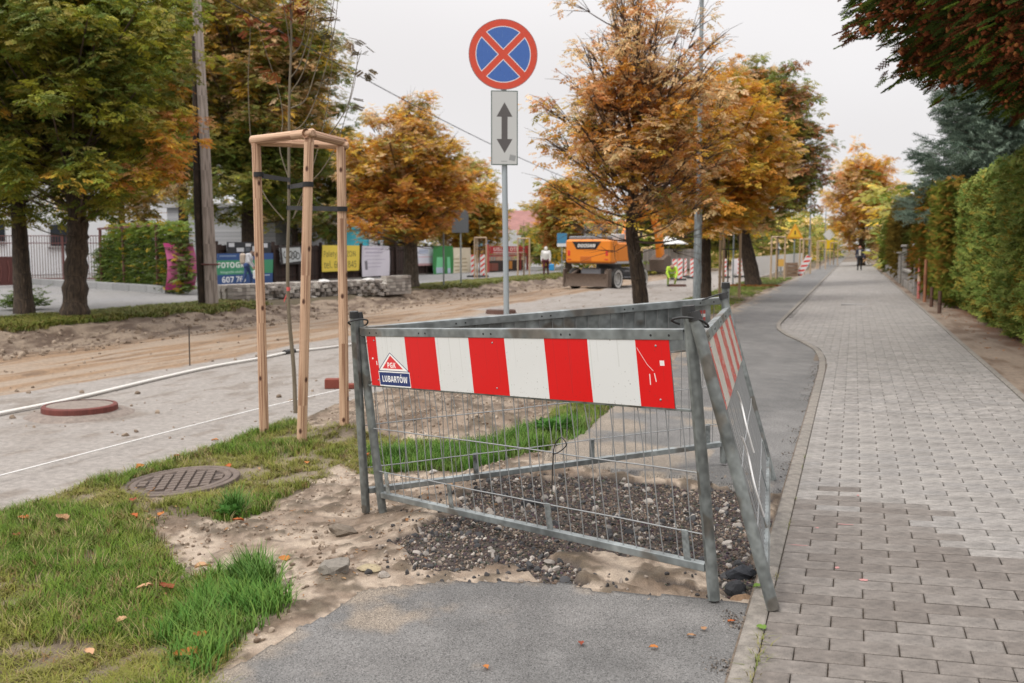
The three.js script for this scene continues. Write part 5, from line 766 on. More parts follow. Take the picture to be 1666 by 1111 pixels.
{ const A = lv(-20, 468), B = lv(46, 466), d = B.clone().sub(A), L = Math.hypot(d.x, d.z), T = thing('metal_gate', 'low red brown sheet metal gate panel with curved ribs', 'gate', [A.x, FAR_Y, A.z], Math.atan2(-d.z, d.x)); part('sheet', box(L, 1.15, 0.04, L / 2, 0.65, 0), M.rustPaint, T); for (let k = 0; k < 5; k++) part('rib', limb(curvePts([V(L * (0.1 + 0.2 * k), 0.2, 0.04), V(L * (0.13 + 0.2 * k), 0.65, 0.05), V(L * (0.1 + 0.2 * k), 1.1, 0.04)], 8), Array(9).fill(0.025), 6), std({ color: col(0.17, 0.06, 0.05), roughness: 0.6 }), T); part('rail', box(L, 0.06, 0.06, L / 2, 1.22, 0), M.rustPaint, T); }
{ const A = lv(52, 463), B = lv(274, 478), d = B.clone().sub(A), L = Math.hypot(d.x, d.z), T = thing('low_wall', 'low pale concrete kerb wall beside the driveway', 'wall', [A.x, FAR_Y - 0.02, A.z], Math.atan2(-d.z, d.x)); const n = 9; for (let k = 0; k < n; k++) part('block', rbox(L / n - 0.02, 0.3, 0.25, 0.02, L * (k + 0.5) / n, 0.15, 0), M.concrete([0.33 + 0.03 * (k % 3), 0.34 + 0.03 * (k % 3), 0.35 + 0.03 * (k % 3)]), T); }
{ // creeper on its frame
  const A = lv(168, 464), B = lv(296, 479), d = B.clone().sub(A), L = Math.hypot(d.x, d.z), h = 2.35, T = thing('creeper', 'green creeper with yellow leaves grown over a brown fence frame', 'creeper', [A.x, FAR_Y, A.z], Math.atan2(-d.z, d.x)), r = rngOf(88), A2 = [[], []];
  for (const x of [0.12, 0.45, 0.86]) part('post', box(0.1, h + 0.1, 0.1, L * x, h / 2, 0.35), M.rustPaint, T); part('rail', box(L * 0.78, 0.08, 0.06, L * 0.48, h + 0.05, 0.36), M.rustPaint, T);
  for (let k = 0; k < 6200; k++) { const x = L * (0.02 + 1.06 * r()), edge = x / L < 0.25 ? 0.5 + 1.6 * x / L : 1, y = h * edge * (0.05 + 1.02 * r()) * (1 + 0.08 * (fbm(x * 2, 1, 4, 2) - 0.5)), top = y > h * 0.85; A2[k % 2].push({ m: mat4(x, y, 0.05 + 0.5 * (r() - 0.4), r() - 0.2, r() * 6.28, r() - 0.5, 0.2 + 0.12 * r()), c: jit(r() < 0.07 ? [0.5, 0.34, 0.03] : mixc([0.07, 0.11, 0.02], [0.24, 0.32, 0.05], top ? 0.4 + 0.6 * r() : r() * r()), r) }); }
  A2.forEach((l, i) => copies('foliage', sprigs[i * 2], M.leaf, l, T));
}
// banners: printed sheets hung on the fence
function banner(px0, px1, py0, py1, x, draw, label, tw = 512, th = 256, name = 'banner') {
  const a = far(px0, x), b = far(px1, x), m = a.clone().lerp(b, 0.5), pm = (px0 + px1) / 2, y1 = yAt(pm, py0, m), y0 = yAt(pm, py1, m), w = Math.abs(a.z - b.z);
  const g = new THREE.BoxGeometry(0.02, y1 - y0, w, 1, 6, 8), p = g.attributes.position; for (let i = 0; i < p.count; i++) p.setX(i, p.getX(i) + 0.03 * Math.sin(p.getZ(i) * 3 + p.getY(i) * 2)); g.computeVertexNormals();
  const o = solo(name, g, std({ map: canvasTex(tw, th, draw), roughness: 0.6 }), label, 'banner', 'banners along the fence'); o.position.set(x, (y0 + y1) / 2, m.z); return o;
}
const FX = -24.6;
{ // plank fence that carries them
  const a = far(352, FX), b = far(715, FX), n = 11, L = Math.abs(a.z - b.z) / n; const T = thing('plank_fence', 'dark red brown plank fence hung with printed banners', 'fence', [FX, FAR_Y, a.z], 0);
  const tones = [[0.10, 0.05, 0.04], [0.13, 0.062, 0.05], [0.085, 0.045, 0.036]].map(c => std({ color: col(...c), map: barkTex, roughness: 0.85 }));
  for (let k = 0; k < n; k++) { const z = -k * L; part('post', box(0.12, 1.9, 0.12, 0, 0.93, z), M.plank, T); part('rail', box(0.05, 0.07, L, -0.06, 1.55, z - L / 2), M.plank, T); part('rail', box(0.05, 0.07, L, -0.06, 0.35, z - L / 2), M.plank, T); const m = Math.floor(L / 0.16); for (let q = 0; q < m; q++) part('plank', geoPlank(1.68 + 0.02 * ((q * 7 + k) % 3)), tones[(q * 5 + k * 3) % 3], T).position.set(-0.09 + 0.008 * ((q * 3 + k) % 2), 0.03, z - (q + 0.5) * L / m); }
  part('base', box(0.2, 0.12, L * n, -0.05, 0.02, -L * n / 2), M.concrete([0.25, 0.23, 0.21]), T);
}
function geoPlank(h) { if (!geoPlank.c) geoPlank.c = {}; const k = h.toFixed(2); return geoPlank.c[k] || (geoPlank.c[k] = box(0.025, h, 0.145, 0, h / 2, 0)); }
const txt = (g, s, x, y, f, c, sx = 1) => { g.save(); g.translate(x, y); g.scale(sx, 1); g.fillStyle = c; g.font = f; g.fillText(s, 0, 0); g.restore(); };
banner(352, 443, 412, 466, FX + 0.12, (g, w, h) => { g.fillStyle = '#2c4f86'; g.fillRect(0, 0, w, h); g.fillStyle = '#3d8f68'; g.fillRect(0, h * 0.2, w, h * 0.42); g.fillStyle = '#7f95b5'; g.fillRect(20, 14, 150, 10); g.fillRect(260, 14, 160, 10); txt(g, 'FOTOGRAF', 4, 108, 'bold 58px sans-serif', '#eef0ee'); txt(g, 'fotografia okolicznościowa', 30, 148, 'bold 24px sans-serif', '#bcd8c8'); txt(g, '✆ 607 763', 0, 218, 'bold 60px sans-serif', '#f4f4f4'); g.fillStyle = '#b6c9dd'; g.fillRect(330, 170, 150, 8); }, 'green and blue photographer banner with a white telephone number');
banner(370, 440, 394, 412, FX + 0.1, (g, w, h) => { g.fillStyle = '#22252b'; g.fillRect(0, 0, w, h); g.fillStyle = '#c9cbd0'; for (const [x, y, a, b] of [[20, 20, 60, 90], [100, 130, 80, 90], [200, 30, 70, 70], [290, 90, 60, 120], [380, 20, 90, 100]]) g.fillRect(x, y, a, b); g.fillStyle = '#5a5f68'; g.fillRect(200, 120, 60, 90); }, 'dark strip of small photographs above the green and blue banner');
banner(455, 491, 400, 430, FX + 0.12, (g, w, h) => { g.fillStyle = '#2a2626'; g.fillRect(0, 0, w, h); g.fillStyle = '#b9bdbd'; g.beginPath(); g.moveTo(40, 30); g.lineTo(480, 20); g.lineTo(500, 210); g.lineTo(60, 240); g.fill(); g.strokeStyle = '#222'; g.lineWidth = 16; for (let k = 0; k < 6; k++) { g.beginPath(); g.arc(120 + 60 * k, 120 + 20 * (k % 2), 44, 0, 4.4 + k); g.stroke(); } }, 'black and grey banner with bold swirls');
banner(524, 584, 399, 441, FX + 0.12, (g, w, h) => { g.fillStyle = '#dfc54a'; g.fillRect(0, 0, w, h); txt(g, 'Palety AMAZON', 18, 112, '76px sans-serif', '#33311f', 0.82); txt(g, 'tel. 66   2 845', 24, 222, '92px sans-serif', '#33311f', 0.8); }, 'yellow pallet banner with black lettering and telephone number');
banner(589, 633, 400, 449, FX + 0.12, (g, w, h) => { g.fillStyle = '#cfcad3'; g.fillRect(0, 0, w, h); g.fillStyle = '#a49bb0'; for (let k = 0; k < 6; k++) g.fillRect(50 + 20 * (k % 2), 40 + k * 62, 360 - 40 * (k % 3), k < 2 ? 20 : 9); g.fillStyle = '#6d6a70'; g.fillRect(50, 250, 40, 150); }, 'plain white banner with faint lilac print and a grey figure', 512, 512);
banner(680, 705, 402, 432, FX + 0.14, (g, w, h) => { g.fillStyle = '#c9c9d2'; g.fillRect(0, 0, w, h); g.fillStyle = '#a9b2c6'; g.fillRect(30, 30, 300, 60); g.fillStyle = '#c59aa0'; g.fillRect(20, 130, 460, 10); g.fillStyle = '#b08a8a'; g.fillRect(0, 226, w, 30); }, 'pale blue and white banner next to the orange tree trunk');
banner(705, 737, 400, 449, FX + 0.4, (g, w, h) => { g.fillStyle = '#2f7a3f'; g.fillRect(0, 0, w, h); g.fillStyle = '#6fc08d'; g.beginPath(); g.moveTo(90, 190); g.lineTo(230, 190); g.lineTo(300, 380); g.lineTo(60, 380); g.fill(); g.fillRect(360, 190, 70, 200); g.fillStyle = '#aebccd'; g.fillRect(60, 360, 220, 100); g.fillRect(360, 380, 70, 90); }, 'leafy green banner with a bottle shaped print', 512, 512);
banner(734, 765, 403, 447, FX + 0.35, (g, w, h) => { g.fillStyle = '#ddd4bd'; g.fillRect(0, 0, w, h); g.fillStyle = '#ab9a76'; for (let k = 0; k < 4; k++) for (let q = 0; q < 2; q++) g.fillRect(70 + q * 210 + 14 * (k % 2), 200 + k * 70, 130, 22); g.strokeStyle = '#efe8d6'; g.lineWidth = 14; g.beginPath(); g.moveTo(130, 160); g.lineTo(300, 60); g.stroke(); }, 'cream banner with rows of small brown print', 512, 512);
{ const p = lv(292, 476), y0 = yAt(292, 468, p), y1 = yAt(292, 396, p), g = new THREE.BoxGeometry(0.95, y1 - y0, 0.02, 6, 8, 1), q = g.attributes.position; for (let i = 0; i < q.count; i++) { const t = (q.getY(i) / (y1 - y0) + 0.5); q.setX(i, q.getX(i) + 0.16 * Math.sin(t * 2.6) - 0.12 + (1 - t) * 0.1); q.setZ(i, q.getZ(i) + 0.1 * Math.sin(t * 4)); } g.computeVertexNormals(); const b = solo('banner', g, std({ map: canvasTex(256, 512, (c, w, h) => { c.fillStyle = '#c25f8e'; c.fillRect(0, 0, w, h); c.fillStyle = '#b03672'; c.fillRect(0, 0, w, 40); c.fillRect(0, 430, w, 90); c.fillStyle = '#d9b6b0'; c.fillRect(90, 150, 70, 260); c.fillStyle = '#6b3a30'; c.fillRect(88, 190, 60, 70); c.fillStyle = '#e6dccb'; c.fillRect(96, 290, 60, 110); }), roughness: 0.5 }), 'curling pink banner hung beside the creeper', 'banner', 'banners along the fence'); b.position.set(p.x + 1.15, (y0 + y1) / 2, p.z + 1.45); b.rotation.y = 0.62; }
// buildings
function building(name, label, x0, x1, z0, z1, h, mat, wins, roofMat, overhang = 0.25) { // long face towards +x
  const T = thing(name, label, 'building', [x1, FAR_Y, z0]), w = x1 - x0, d = z0 - z1; part('wall', planarUV(box(w, h, d, -w / 2, h / 2, -d / 2), 'z', 'y', 0.5), mat, T); part('roof', box(w + 2 * overhang, 0.22, d + 2 * overhang, -w / 2, h + 0.11, -d / 2), roofMat, T);
  for (const [z, y, ww, hh] of wins) { const f = part('window', box(0.1, hh + 0.16, ww + 0.16, 0.03, y, -z), std({ color: col(0.6, 0.6, 0.6) }), T); part('pane', box(0.04, hh, ww, 0.075, y, -z), M.darkGlass, f); part('sill', box(0.2, 0.06, ww + 0.3, 0.1, y - hh / 2 - 0.1, -z), M.concrete([0.4, 0.4, 0.4]), f); } return T;
}
const roofGrey = std({ color: col(0.36, 0.36, 0.37), roughness: 0.7 });
building('white_hall', 'long low white hall behind the iron gate and creeper', -56, -47, -26, -64, 5.0, M.plaster, [[9, 2.4, 1.6, 1.3], [14.5, 2.4, 1.6, 1.3], [19, 2.6, 1.4, 1.2], [24, 2.4, 1.6, 1.3]], roofGrey);
building('white_block', 'taller white block rising behind the long low hall', -76, -60, -40, -84, 10, M.plaster, [[5, 5.8, 1.5, 1.4], [10, 5.8, 1.5, 1.4], [15, 5.8, 1.5, 1.4], [20, 5.8, 1.5, 1.4], [25, 5.8, 1.5, 1.4]], roofGrey);
building('pale_house', 'pale house behind the banner fence', -42, -34, -54, -68, 4.2, std({ color: col(0.5, 0.52, 0.56), map: grain }), [[3, 2, 1.4, 1.3], [7, 2, 1.4, 1.3], [11, 2, 1.4, 1.3]], roofGrey);
{ const p = far(590, -28.5), T = thing('kiosk', 'small turquoise and white kiosk peeping over the fence', 'kiosk', [p.x, FAR_Y, p.z]), h = 2.75, tq = std({ color: col(0.05, 0.36, 0.45), roughness: 0.5 }); part('wall', box(1.8, h, 2.2, 0, h / 2, 0), tq, T); for (const [z, w] of [[0.35, 1.1], [-0.72, 0.42]]) part('panel', box(0.04, 2.1, w, 0.91, 1.35, z), std({ color: col(0.7, 0.7, 0.72) }), T); part('cornice', box(2.0, 0.14, 2.4, 0, h + 0.05, 0), tq, T); const g = new THREE.ConeGeometry(1.6, 0.8, 4); g.rotateY(Math.PI / 4); g.translate(0, h + 0.52, 0); part('roof', g, roofGrey, T); }
{ const p = far(838, -36), T = thing('house', 'brick coloured house with a pale red gable roof', 'house', [p.x, FAR_Y, p.z], 0.25), wl = std({ color: col(0.42, 0.27, 0.2), map: grain }), h = 3.1; part('wall', box(9, h, 7, 0, h / 2, 0), wl, T); const s = new THREE.Shape([[-4.3, 0], [4.3, 0], [0, 2.6]].map(a => new THREE.Vector2(...a))), g = new THREE.ExtrudeGeometry(s, { depth: 9, bevelEnabled: false }); g.translate(0, h, -4.5); g.rotateY(Math.PI / 2); part('gable', (() => { const q = g.clone(); q.scale(0.98, 0.96, 0.86); return q; })(), wl, T); for (const sd of [1, -1]) { const r = box(9.8, 0.14, 5.2, 0, 0, 0); r.rotateX(sd * 0.545); r.translate(0, h + 1.34, sd * 2.18); part('roof', r, std({ color: col(0.45, 0.22, 0.2), map: grain, roughness: 0.8 }), T); } for (const z of [-1.7, 1.5]) { const f = part('window', box(0.1, 1.3, 1.3, 4.52, 1.7, z), std({ color: col(0.65, 0.65, 0.65) }), T); part('pane', box(0.06, 1.1, 1.1, 4.56, 1.7, z), M.darkGlass, f); } part('chimney', box(0.5, 1.4, 0.5, -1, h + 2.8, 0.6), wl, T); }
// boards by the shop
function sBoard(px0, px1, py0, py1, x, c, label, legs = true) { const a = far(px0, x), b = far(px1, x), m = a.clone().lerp(b, 0.5), pm = (px0 + px1) / 2, y1 = yAt(pm, py0, m), y0 = yAt(pm, py1, m), w = Math.abs(a.z - b.z), T = thing('sign_board', label, 'sign', [x, FAR_Y, m.z]); part('panel', box(0.06, y1 - y0, w, 0, (y0 + y1) / 2 - FAR_Y, 0), std({ color: col(...c), roughness: 0.5 }), T); if (legs) for (const s of [-0.4, 0.4]) part('leg', box(0.07, y0 - FAR_Y, 0.07, 0, (y0 - FAR_Y) / 2, w * s), M.steel, T); return T; }
{ const b = sBoard(746, 785, 383, 401, -29, [0.07, 0.26, 0.36], 'blue green shop board with two pale lines'); const m = b.getObjectByName('panel').geometry.boundingBox; b.children[0].geometry.computeBoundingBox(); const bb = b.children[0].geometry.boundingBox; for (const t of [0.35, 0.62]) part('stripe', box(0.02, 0.1, (bb.max.z - bb.min.z) * 0.9, 0.05, lerp(bb.min.y, bb.max.y, t), 0), std({ color: col(0.35, 0.55, 0.6) }), b); }
sBoard(790, 806, 384, 398, -27.5, [0.12, 0.33, 0.6], 'small bright blue board beside the white board'); sBoard(797, 826, 386, 404, -27, [0.62, 0.63, 0.66], 'white board above the red shop frame'); sBoard(828, 840, 374, 404, -28, [0.66, 0.66, 0.68], 'narrow tall white board in front of the house'); sBoard(840, 858, 383, 402, -28.4, [0.6, 0.62, 0.64], 'blank pale board beside the narrow tall one');
{ // red shop frame with sign
  const x = -23, a = far(794, x), b = far(858, x), w = Math.abs(a.z - b.z), T = thing('shop_frame', 'red market frame with a lettered board over dark shelves', 'stall', [x, FAR_Y, (a.z + b.z) / 2]), red = std({ color: col(0.36, 0.055, 0.05), roughness: 0.6 }), h = 1.85; for (const s of [-0.5, -0.3, 0.5]) part('post', box(0.12, h, 0.12, 0, h / 2, w * s), red, T); part('board', box(0.06, 0.5, w * 0.94, 0.06, 1.5, 0), red, T);
  const sg = new THREE.BoxGeometry(0.01, 0.5, w * 0.94); sg.translate(0.096, 1.5, 0); part('lettering', sg, std({ map: canvasTex(512, 96, (g, cw, ch) => { g.fillStyle = '#b03030'; g.fillRect(0, 0, cw, ch); txt(g, 'UBLET OTL', 30, 62, 'bold 64px sans-serif', '#e6d2cc', 1.05); g.fillStyle = '#e0cdc6'; g.fillRect(30, 78, 440, 10); }) }), T); part('beam', box(0.1, 0.1, w, 0, 1.1, 0), red, T); part('shelf', box(0.7, 0.7, w * 0.9, -0.4, 0.4, 0), std({ color: col(0.045, 0.03, 0.025) }), T); part('crate', box(0.3, 0.55, 0.6, 0.1, 0.45, 0.3), std({ color: col(0.5, 0.2, 0.03) }), T); part('crate', box(0.3, 0.5, 1.2, 0.05, 0.35, w * 0.4), std({ color: col(0.22, 0.07, 0.05) }), T);
}
// slim posts on the far verge
for (const [px, py0, py1, label] of [[722, 371, 466, 'slim bare grey post on the far verge'], [750, 340, 462, 'slim grey post carrying a dark sign panel']]) { const p = lv(px, py1), T = thing('sign_post', label, 'post', [p.x, FAR_Y, p.z]), h = yAt(px, py0, p) - FAR_Y; part('pole', rod(V(0, -0.2, 0), V(0, h, 0), 0.035, 0.035, 10), M.steel, T); if (px === 750) part('panel', rbox(0.75, 1.0, 0.03, 0.01, -0.02, h - 0.55, 0.045), std({ color: col(0.10, 0.11, 0.12), roughness: 0.6 }), T).rotation.y = 0.3; else part('cap', rod(V(0, h, 0), V(0, h + 0.04, 0), 0.04, 0.03, 10), M.black, T); }
// heap of lifted paving blocks
{
  const A = lv(396, 492), B = lv(684, 476), d = B.clone().sub(A), L = Math.hypot(d.x, d.z), T = thing('paver_heap', 'long untidy stack of lifted grey paving blocks along the verge', 'paving blocks', [A.x - 0.7, FAR_Y - 0.05, A.z - 0.3], Math.atan2(-d.z, d.x)), r = rngOf(17), g = paverGeo(0.26, 0.1, 0.16, 0.008), ms = [[0.28, 0.25, 0.225], [0.35, 0.315, 0.28], [0.21, 0.185, 0.165], [0.4, 0.37, 0.33]].map(c => std({ color: col(...c), roughness: 0.95 }));
  let n = 0; for (let x = 0.1; x < L && n < 292; x += 0.165) { const top = 5 + (r() < 0.3 ? -1 : 0) + (x > L - 1.2 ? 1 : 0), rows = x > L - 1.2 ? 6 : Math.min(top, 5); for (let k = 0; k < rows && n < 292; k++) { const m = part('paver', g, ms[Math.floor(r() * 4)], T), neat = x > L - 1.2 || x < 1; n++; m.position.set(x + (neat ? 0.01 : 0.06) * (r() - 0.5), k * 0.112, 0.05 + (neat ? 0.03 : 0.26) * (r() - 0.5)); m.rotation.set((neat ? 0 : 0.35) * (r() - 0.5), 1.57 + (neat ? 0.04 : 1.1) * (r() - 0.5), (neat ? 0 : 0.3) * (r() - 0.5)); } }
  const bk = []; for (let x = 0.15; x < L; x += 0.27) for (let k = 0; k < 5; k++) for (let q = 1; q < 4; q++) { const h = g.clone(); h.rotateY(0.3 * (r() - 0.5)); h.translate(x, k * 0.108, -0.25 * q + 0.05 * (r() - 0.5)); bk.push(h); } part('inner_blocks', bk, ms[1], T).userData.kind = 'stuff';
  for (let k = 0; k < 2; k++) part('wrapping', (() => { const q = stoneGeo(70 + k, 0.5, 1); q.scale(0.25, 0.16, 0.22); q.translate(L * (0.48 + 0.27 * k), 0.54, 0.05); return q; })(), std({ color: col(0.55, 0.54, 0.52), roughness: 0.6 }), T);
}
// ---------------------------------------------------------------- staked saplings, beacons and small signs
function stakedTree(label, p, s = 1, turn = 0) {
  const T = thing('tree_stakes', label, 'tree stakes', [p.x, p.y, p.z], turn, 'staked saplings along the street'); T.scale.setScalar(s); const F = [V(-0.33, 0, 0.18), V(0.33, 0, 0.18), V(0, 0, -0.36)], up = V(0, 2.15, 0);
  if (!stakedTree.g) { stakedTree.g = F.map(f => limb([f.clone().add(V(0, -0.15, 0)), f.clone().add(up)], [0.045, 0.042], 8)); stakedTree.r = [[0, 1], [1, 2], [2, 0]].map(([i, j]) => limb([F[i].clone().add(up), F[j].clone().add(up)], [0.04, 0.04], 8)); stakedTree.t = limb([V(0, -0.1, 0), V(0.02, 1.4, 0), V(0, 3.2, 0.03)], [0.025, 0.02, 0.008], 6); stakedTree.s = F.map(f => rod(f.clone().setY(1.55), V(0, 1.55, 0), 0.016, 0.016, 4)); }
  stakedTree.g.forEach(g => part('stake', g, M.stakePlain, T)); stakedTree.r.forEach(g => part('rail', g, M.stakePlain, T)); stakedTree.s.forEach(g => part('strap', g, M.strap, T)); part('sapling', stakedTree.t, M.barkGrey, T); return T;
}
M.stakePlain = std({ color: col(0.44, 0.32, 0.21), roughness: 0.8 });
stakedTree('three timber stakes round a sapling beside the golden tree', lv(1183, 485, -0.06), 1.0, 0.5);
stakedTree('three timber stakes with a sapling beyond the curving trunk', lv(1264, 456, -0.06), 1, 0.2);
stakedTree('pale timber tripod beside the warning triangle post', lv(1308, 447, -0.06), 1, 0.9); stakedTree('timber tripod farther along the verge by the far lamp post', lv(1334, 439, -0.06), 1, 0.4); stakedTree('last small timber tripod before the end of the street', lv(1356, 432, -0.06), 1, 0.1);
stakedTree('timber tripod behind the two striped beacons', lv(780, 453), 1, 0.7); stakedTree('timber tripod in front of the red shop frame', lv(852, 450), 1, 0.3);
const beaconTex = canvasTex(128, 512, (g, w, h) => { g.fillStyle = '#d8d6d4'; g.fillRect(0, 0, w, h); g.fillStyle = '#cf3a2c'; for (let k = -1; k < 5; k++) { g.beginPath(); g.moveTo(10, 150 + k * 130); g.lineTo(w - 10, 60 + k * 130); g.lineTo(w - 10, 115 + k * 130); g.lineTo(10, 205 + k * 130); g.fill(); } });
const beaconMat = std({ map: beaconTex, roughness: 0.5 });
function beacon(label, p, h = 1.15, tilt = 0, w = 0.28) { const T = thing('traffic_beacon', label, 'beacon', [p.x, p.y, p.z], YAW, 'striped traffic beacons'); part('panel', (() => { const g = new THREE.BoxGeometry(w, h - 0.12, 0.05); g.translate(0, h / 2 + 0.06, 0); return g; })(), beaconMat, T); part('foot', rbox(0.7, 0.11, 0.4, 0.03, 0, 0.055, 0), M.black, T); T.rotation.z = tilt; return T; }
beacon('red and white beacon beside the timber tripod', lv(770, 451), 1.25); beacon('red and white beacon next to the red shop frame', lv(785, 451), 1.25);
beacon('striped beacon behind the crouching worker', lv(1097, 455, ROAD_Y + 0.05), 1.2); beacon('striped beacon showing a broad red stripe beside the worker', lv(1106, 456, ROAD_Y + 0.05), 1.25); beacon('plain narrow beacon seen from its white edge', lv(1115, 451, ROAD_Y + 0.05), 1.2, 0, 0.14); beacon('striped beacon beside the lamp post', lv(1126, 453, ROAD_Y + 0.05), 1.2); beacon('striped beacon between the timber stakes', lv(1178, 452, ROAD_Y + 0.05), 1.2); beacon('striped beacon next to the blue mandatory sign', lv(1203, 451, ROAD_Y + 0.05), 1.2);
beacon('fallen striped board leaning over on the far verge', lv(1298, 450, -0.06), 1.3, -0.5, 0.36);
function lampPost(label, p, h, r0) { const T = thing('lamp_post', label, 'lamp post', [p.x, p.y, p.z], 0, 'street lamp posts'); part('base', rod(V(0, -0.2, 0), V(0, h * 0.32, 0), r0, r0 * 0.92, 14), M.steel, T); part('shaft', rod(V(0, h * 0.32, 0), V(0, h, 0), r0 * 0.6, r0 * 0.45, 12), M.steel, T); part('collar', rod(V(0, h * 0.32 - 0.04, 0), V(0, h * 0.32 + 0.05, 0), r0 * 1.02, r0 * 0.65, 14), M.steel, T); part('door', box(0.012, 0.45, r0 * 1.0, r0 * 0.96, 0.9, 0), M.steel, T); part('arm', limb(curvePts([V(0, h - 0.1, 0), V(-0.2, h + 0.35, 0), V(-1.2, h + 0.55, 0)], 10), Array(11).fill(r0 * 0.4), 8), M.steel, T); part('lantern', rbox(0.6, 0.12, 0.26, 0.05, -1.4, h + 0.56, 0), std({ color: col(0.3, 0.31, 0.32), roughness: 0.5 }), T); return T; }
lampPost('tall stepped grey lamp post beside the golden tree', far(1135, -3.85, -0.06), 9.2, 0.105); lampPost('slender lamp post far along the verge', far(1317, -3.6, -0.06), 8, 0.11); lampPost('most distant lamp post beside the diamond sign', far(1342, -3.4, -0.06), 8, 0.11);
// signs along the street
function signOn(label, px, pyFoot, parts, h, y = -0.06) { const p = lv(px, pyFoot, y), T = thing('road_sign', label, 'road sign', [p.x, y, p.z], YAW); part('pole', rod(V(0, -0.2, 0), V(0, h, 0), 0.035, 0.035, 10), M.steel, T); parts.forEach(f => f(T)); return T; }
const flat = (shape, m, y, z = 0.05, name = 'face') => T => { const g = new THREE.ExtrudeGeometry(shape, { depth: 0.015, bevelEnabled: false }); g.translate(0, y, z); return part(name, g, m, T); };
const rect = (w, h) => new THREE.Shape([[-w / 2, -h / 2], [w / 2, -h / 2], [w / 2, h / 2], [-w / 2, h / 2]].map(a => new THREE.Vector2(...a))), tri = s => new THREE.Shape([[-s / 2, -s * 0.29], [s / 2, -s * 0.29], [0, s * 0.58]].map(a => new THREE.Vector2(...a))), disc = r => { const s = new THREE.Shape(); s.absarc(0, 0, r, 0, 6.2832); return s; };
const paint = (r, g, b) => std({ color: col(r, g, b), roughness: 0.45 });
signOn('orange warning triangle on a grey post on the near verge', 1291, 449, [flat(tri(1.0), paint(0.62, 0.28, 0.02), 2.45), flat(tri(0.66), paint(0.7, 0.42, 0.03), 2.44, 0.067, 'field'), flat(rect(0.07, 0.22), paint(0.04, 0.03, 0.02), 2.5, 0.084, 'symbol'), flat(disc(0.05), paint(0.04, 0.03, 0.02), 2.3, 0.084, 'symbol')], 2.9);
signOn('blue and white road sign with a white frame, half hidden in leaves', 1192, 470, [flat(rect(1.35, 1.5), paint(0.62, 0.64, 0.66), 3.9), flat(rect(1.24, 1.38), paint(0.04, 0.17, 0.45), 3.9, 0.068, 'field'), flat(rect(0.3, 0.35), paint(0.66, 0.66, 0.66), 3.45, 0.085, 'symbol'), flat(rect(0.3, 0.32), paint(0.66, 0.66, 0.66), 4.2, 0.085, 'symbol'), flat(rect(0.25, 0.3), paint(0.66, 0.66, 0.66), 3.5, 0.0851, 'symbol')].slice(0, 4), 4.5, ROAD_Y);
signOn('round blue arrow sign between timber stakes', 1266, 447, [flat(disc(0.36), paint(0.6, 0.62, 0.64), 1.95), flat(disc(0.32), paint(0.05, 0.24, 0.58), 1.95, 0.068, 'field'), T => { const m = flat(rect(0.1, 0.4), paint(0.66, 0.66, 0.66), 0, 0.085, 'arrow')(T); m.rotation.z = 0.8; m.position.y = 1.95; }], 2.3, ROAD_Y);
signOn('round blue sign on a low white stand between the stakes', 1196, 452, [flat(rect(0.5, 0.95), paint(0.62, 0.62, 0.63), 0.75), flat(disc(0.2), paint(0.05, 0.3, 0.55), 0.5, 0.068, 'symbol')], 1.1, ROAD_Y);
signOn('small orange plate on a thin post', 1270, 448, [flat(rect(0.5, 0.42), paint(0.62, 0.36, 0.08), 0.75)], 1.0);
signOn('white diamond sign over a yellow plate at the far verge', 1347, 432, [flat(rect(0.8, 0.8), paint(0.64, 0.64, 0.62), 0, 0.05), flat(rect(0.75, 0.8), paint(0.75, 0.5, 0.02), 2.0, 0.05, 'plate')].map((f, i) => T => { const m = f(T); if (!i) { m.rotation.z = Math.PI / 4; m.position.y = 2.9; } }), 3.4);
signOn('small bus stop sign with a blue panel behind the excavator', 914, 447, [flat(rect(0.6, 0.62), paint(0.05, 0.2, 0.34), 2.2), flat(rect(0.6, 0.2), paint(0.62, 0.62, 0.62), 1.8, 0.05, 'plate')], 2.5, FAR_Y);
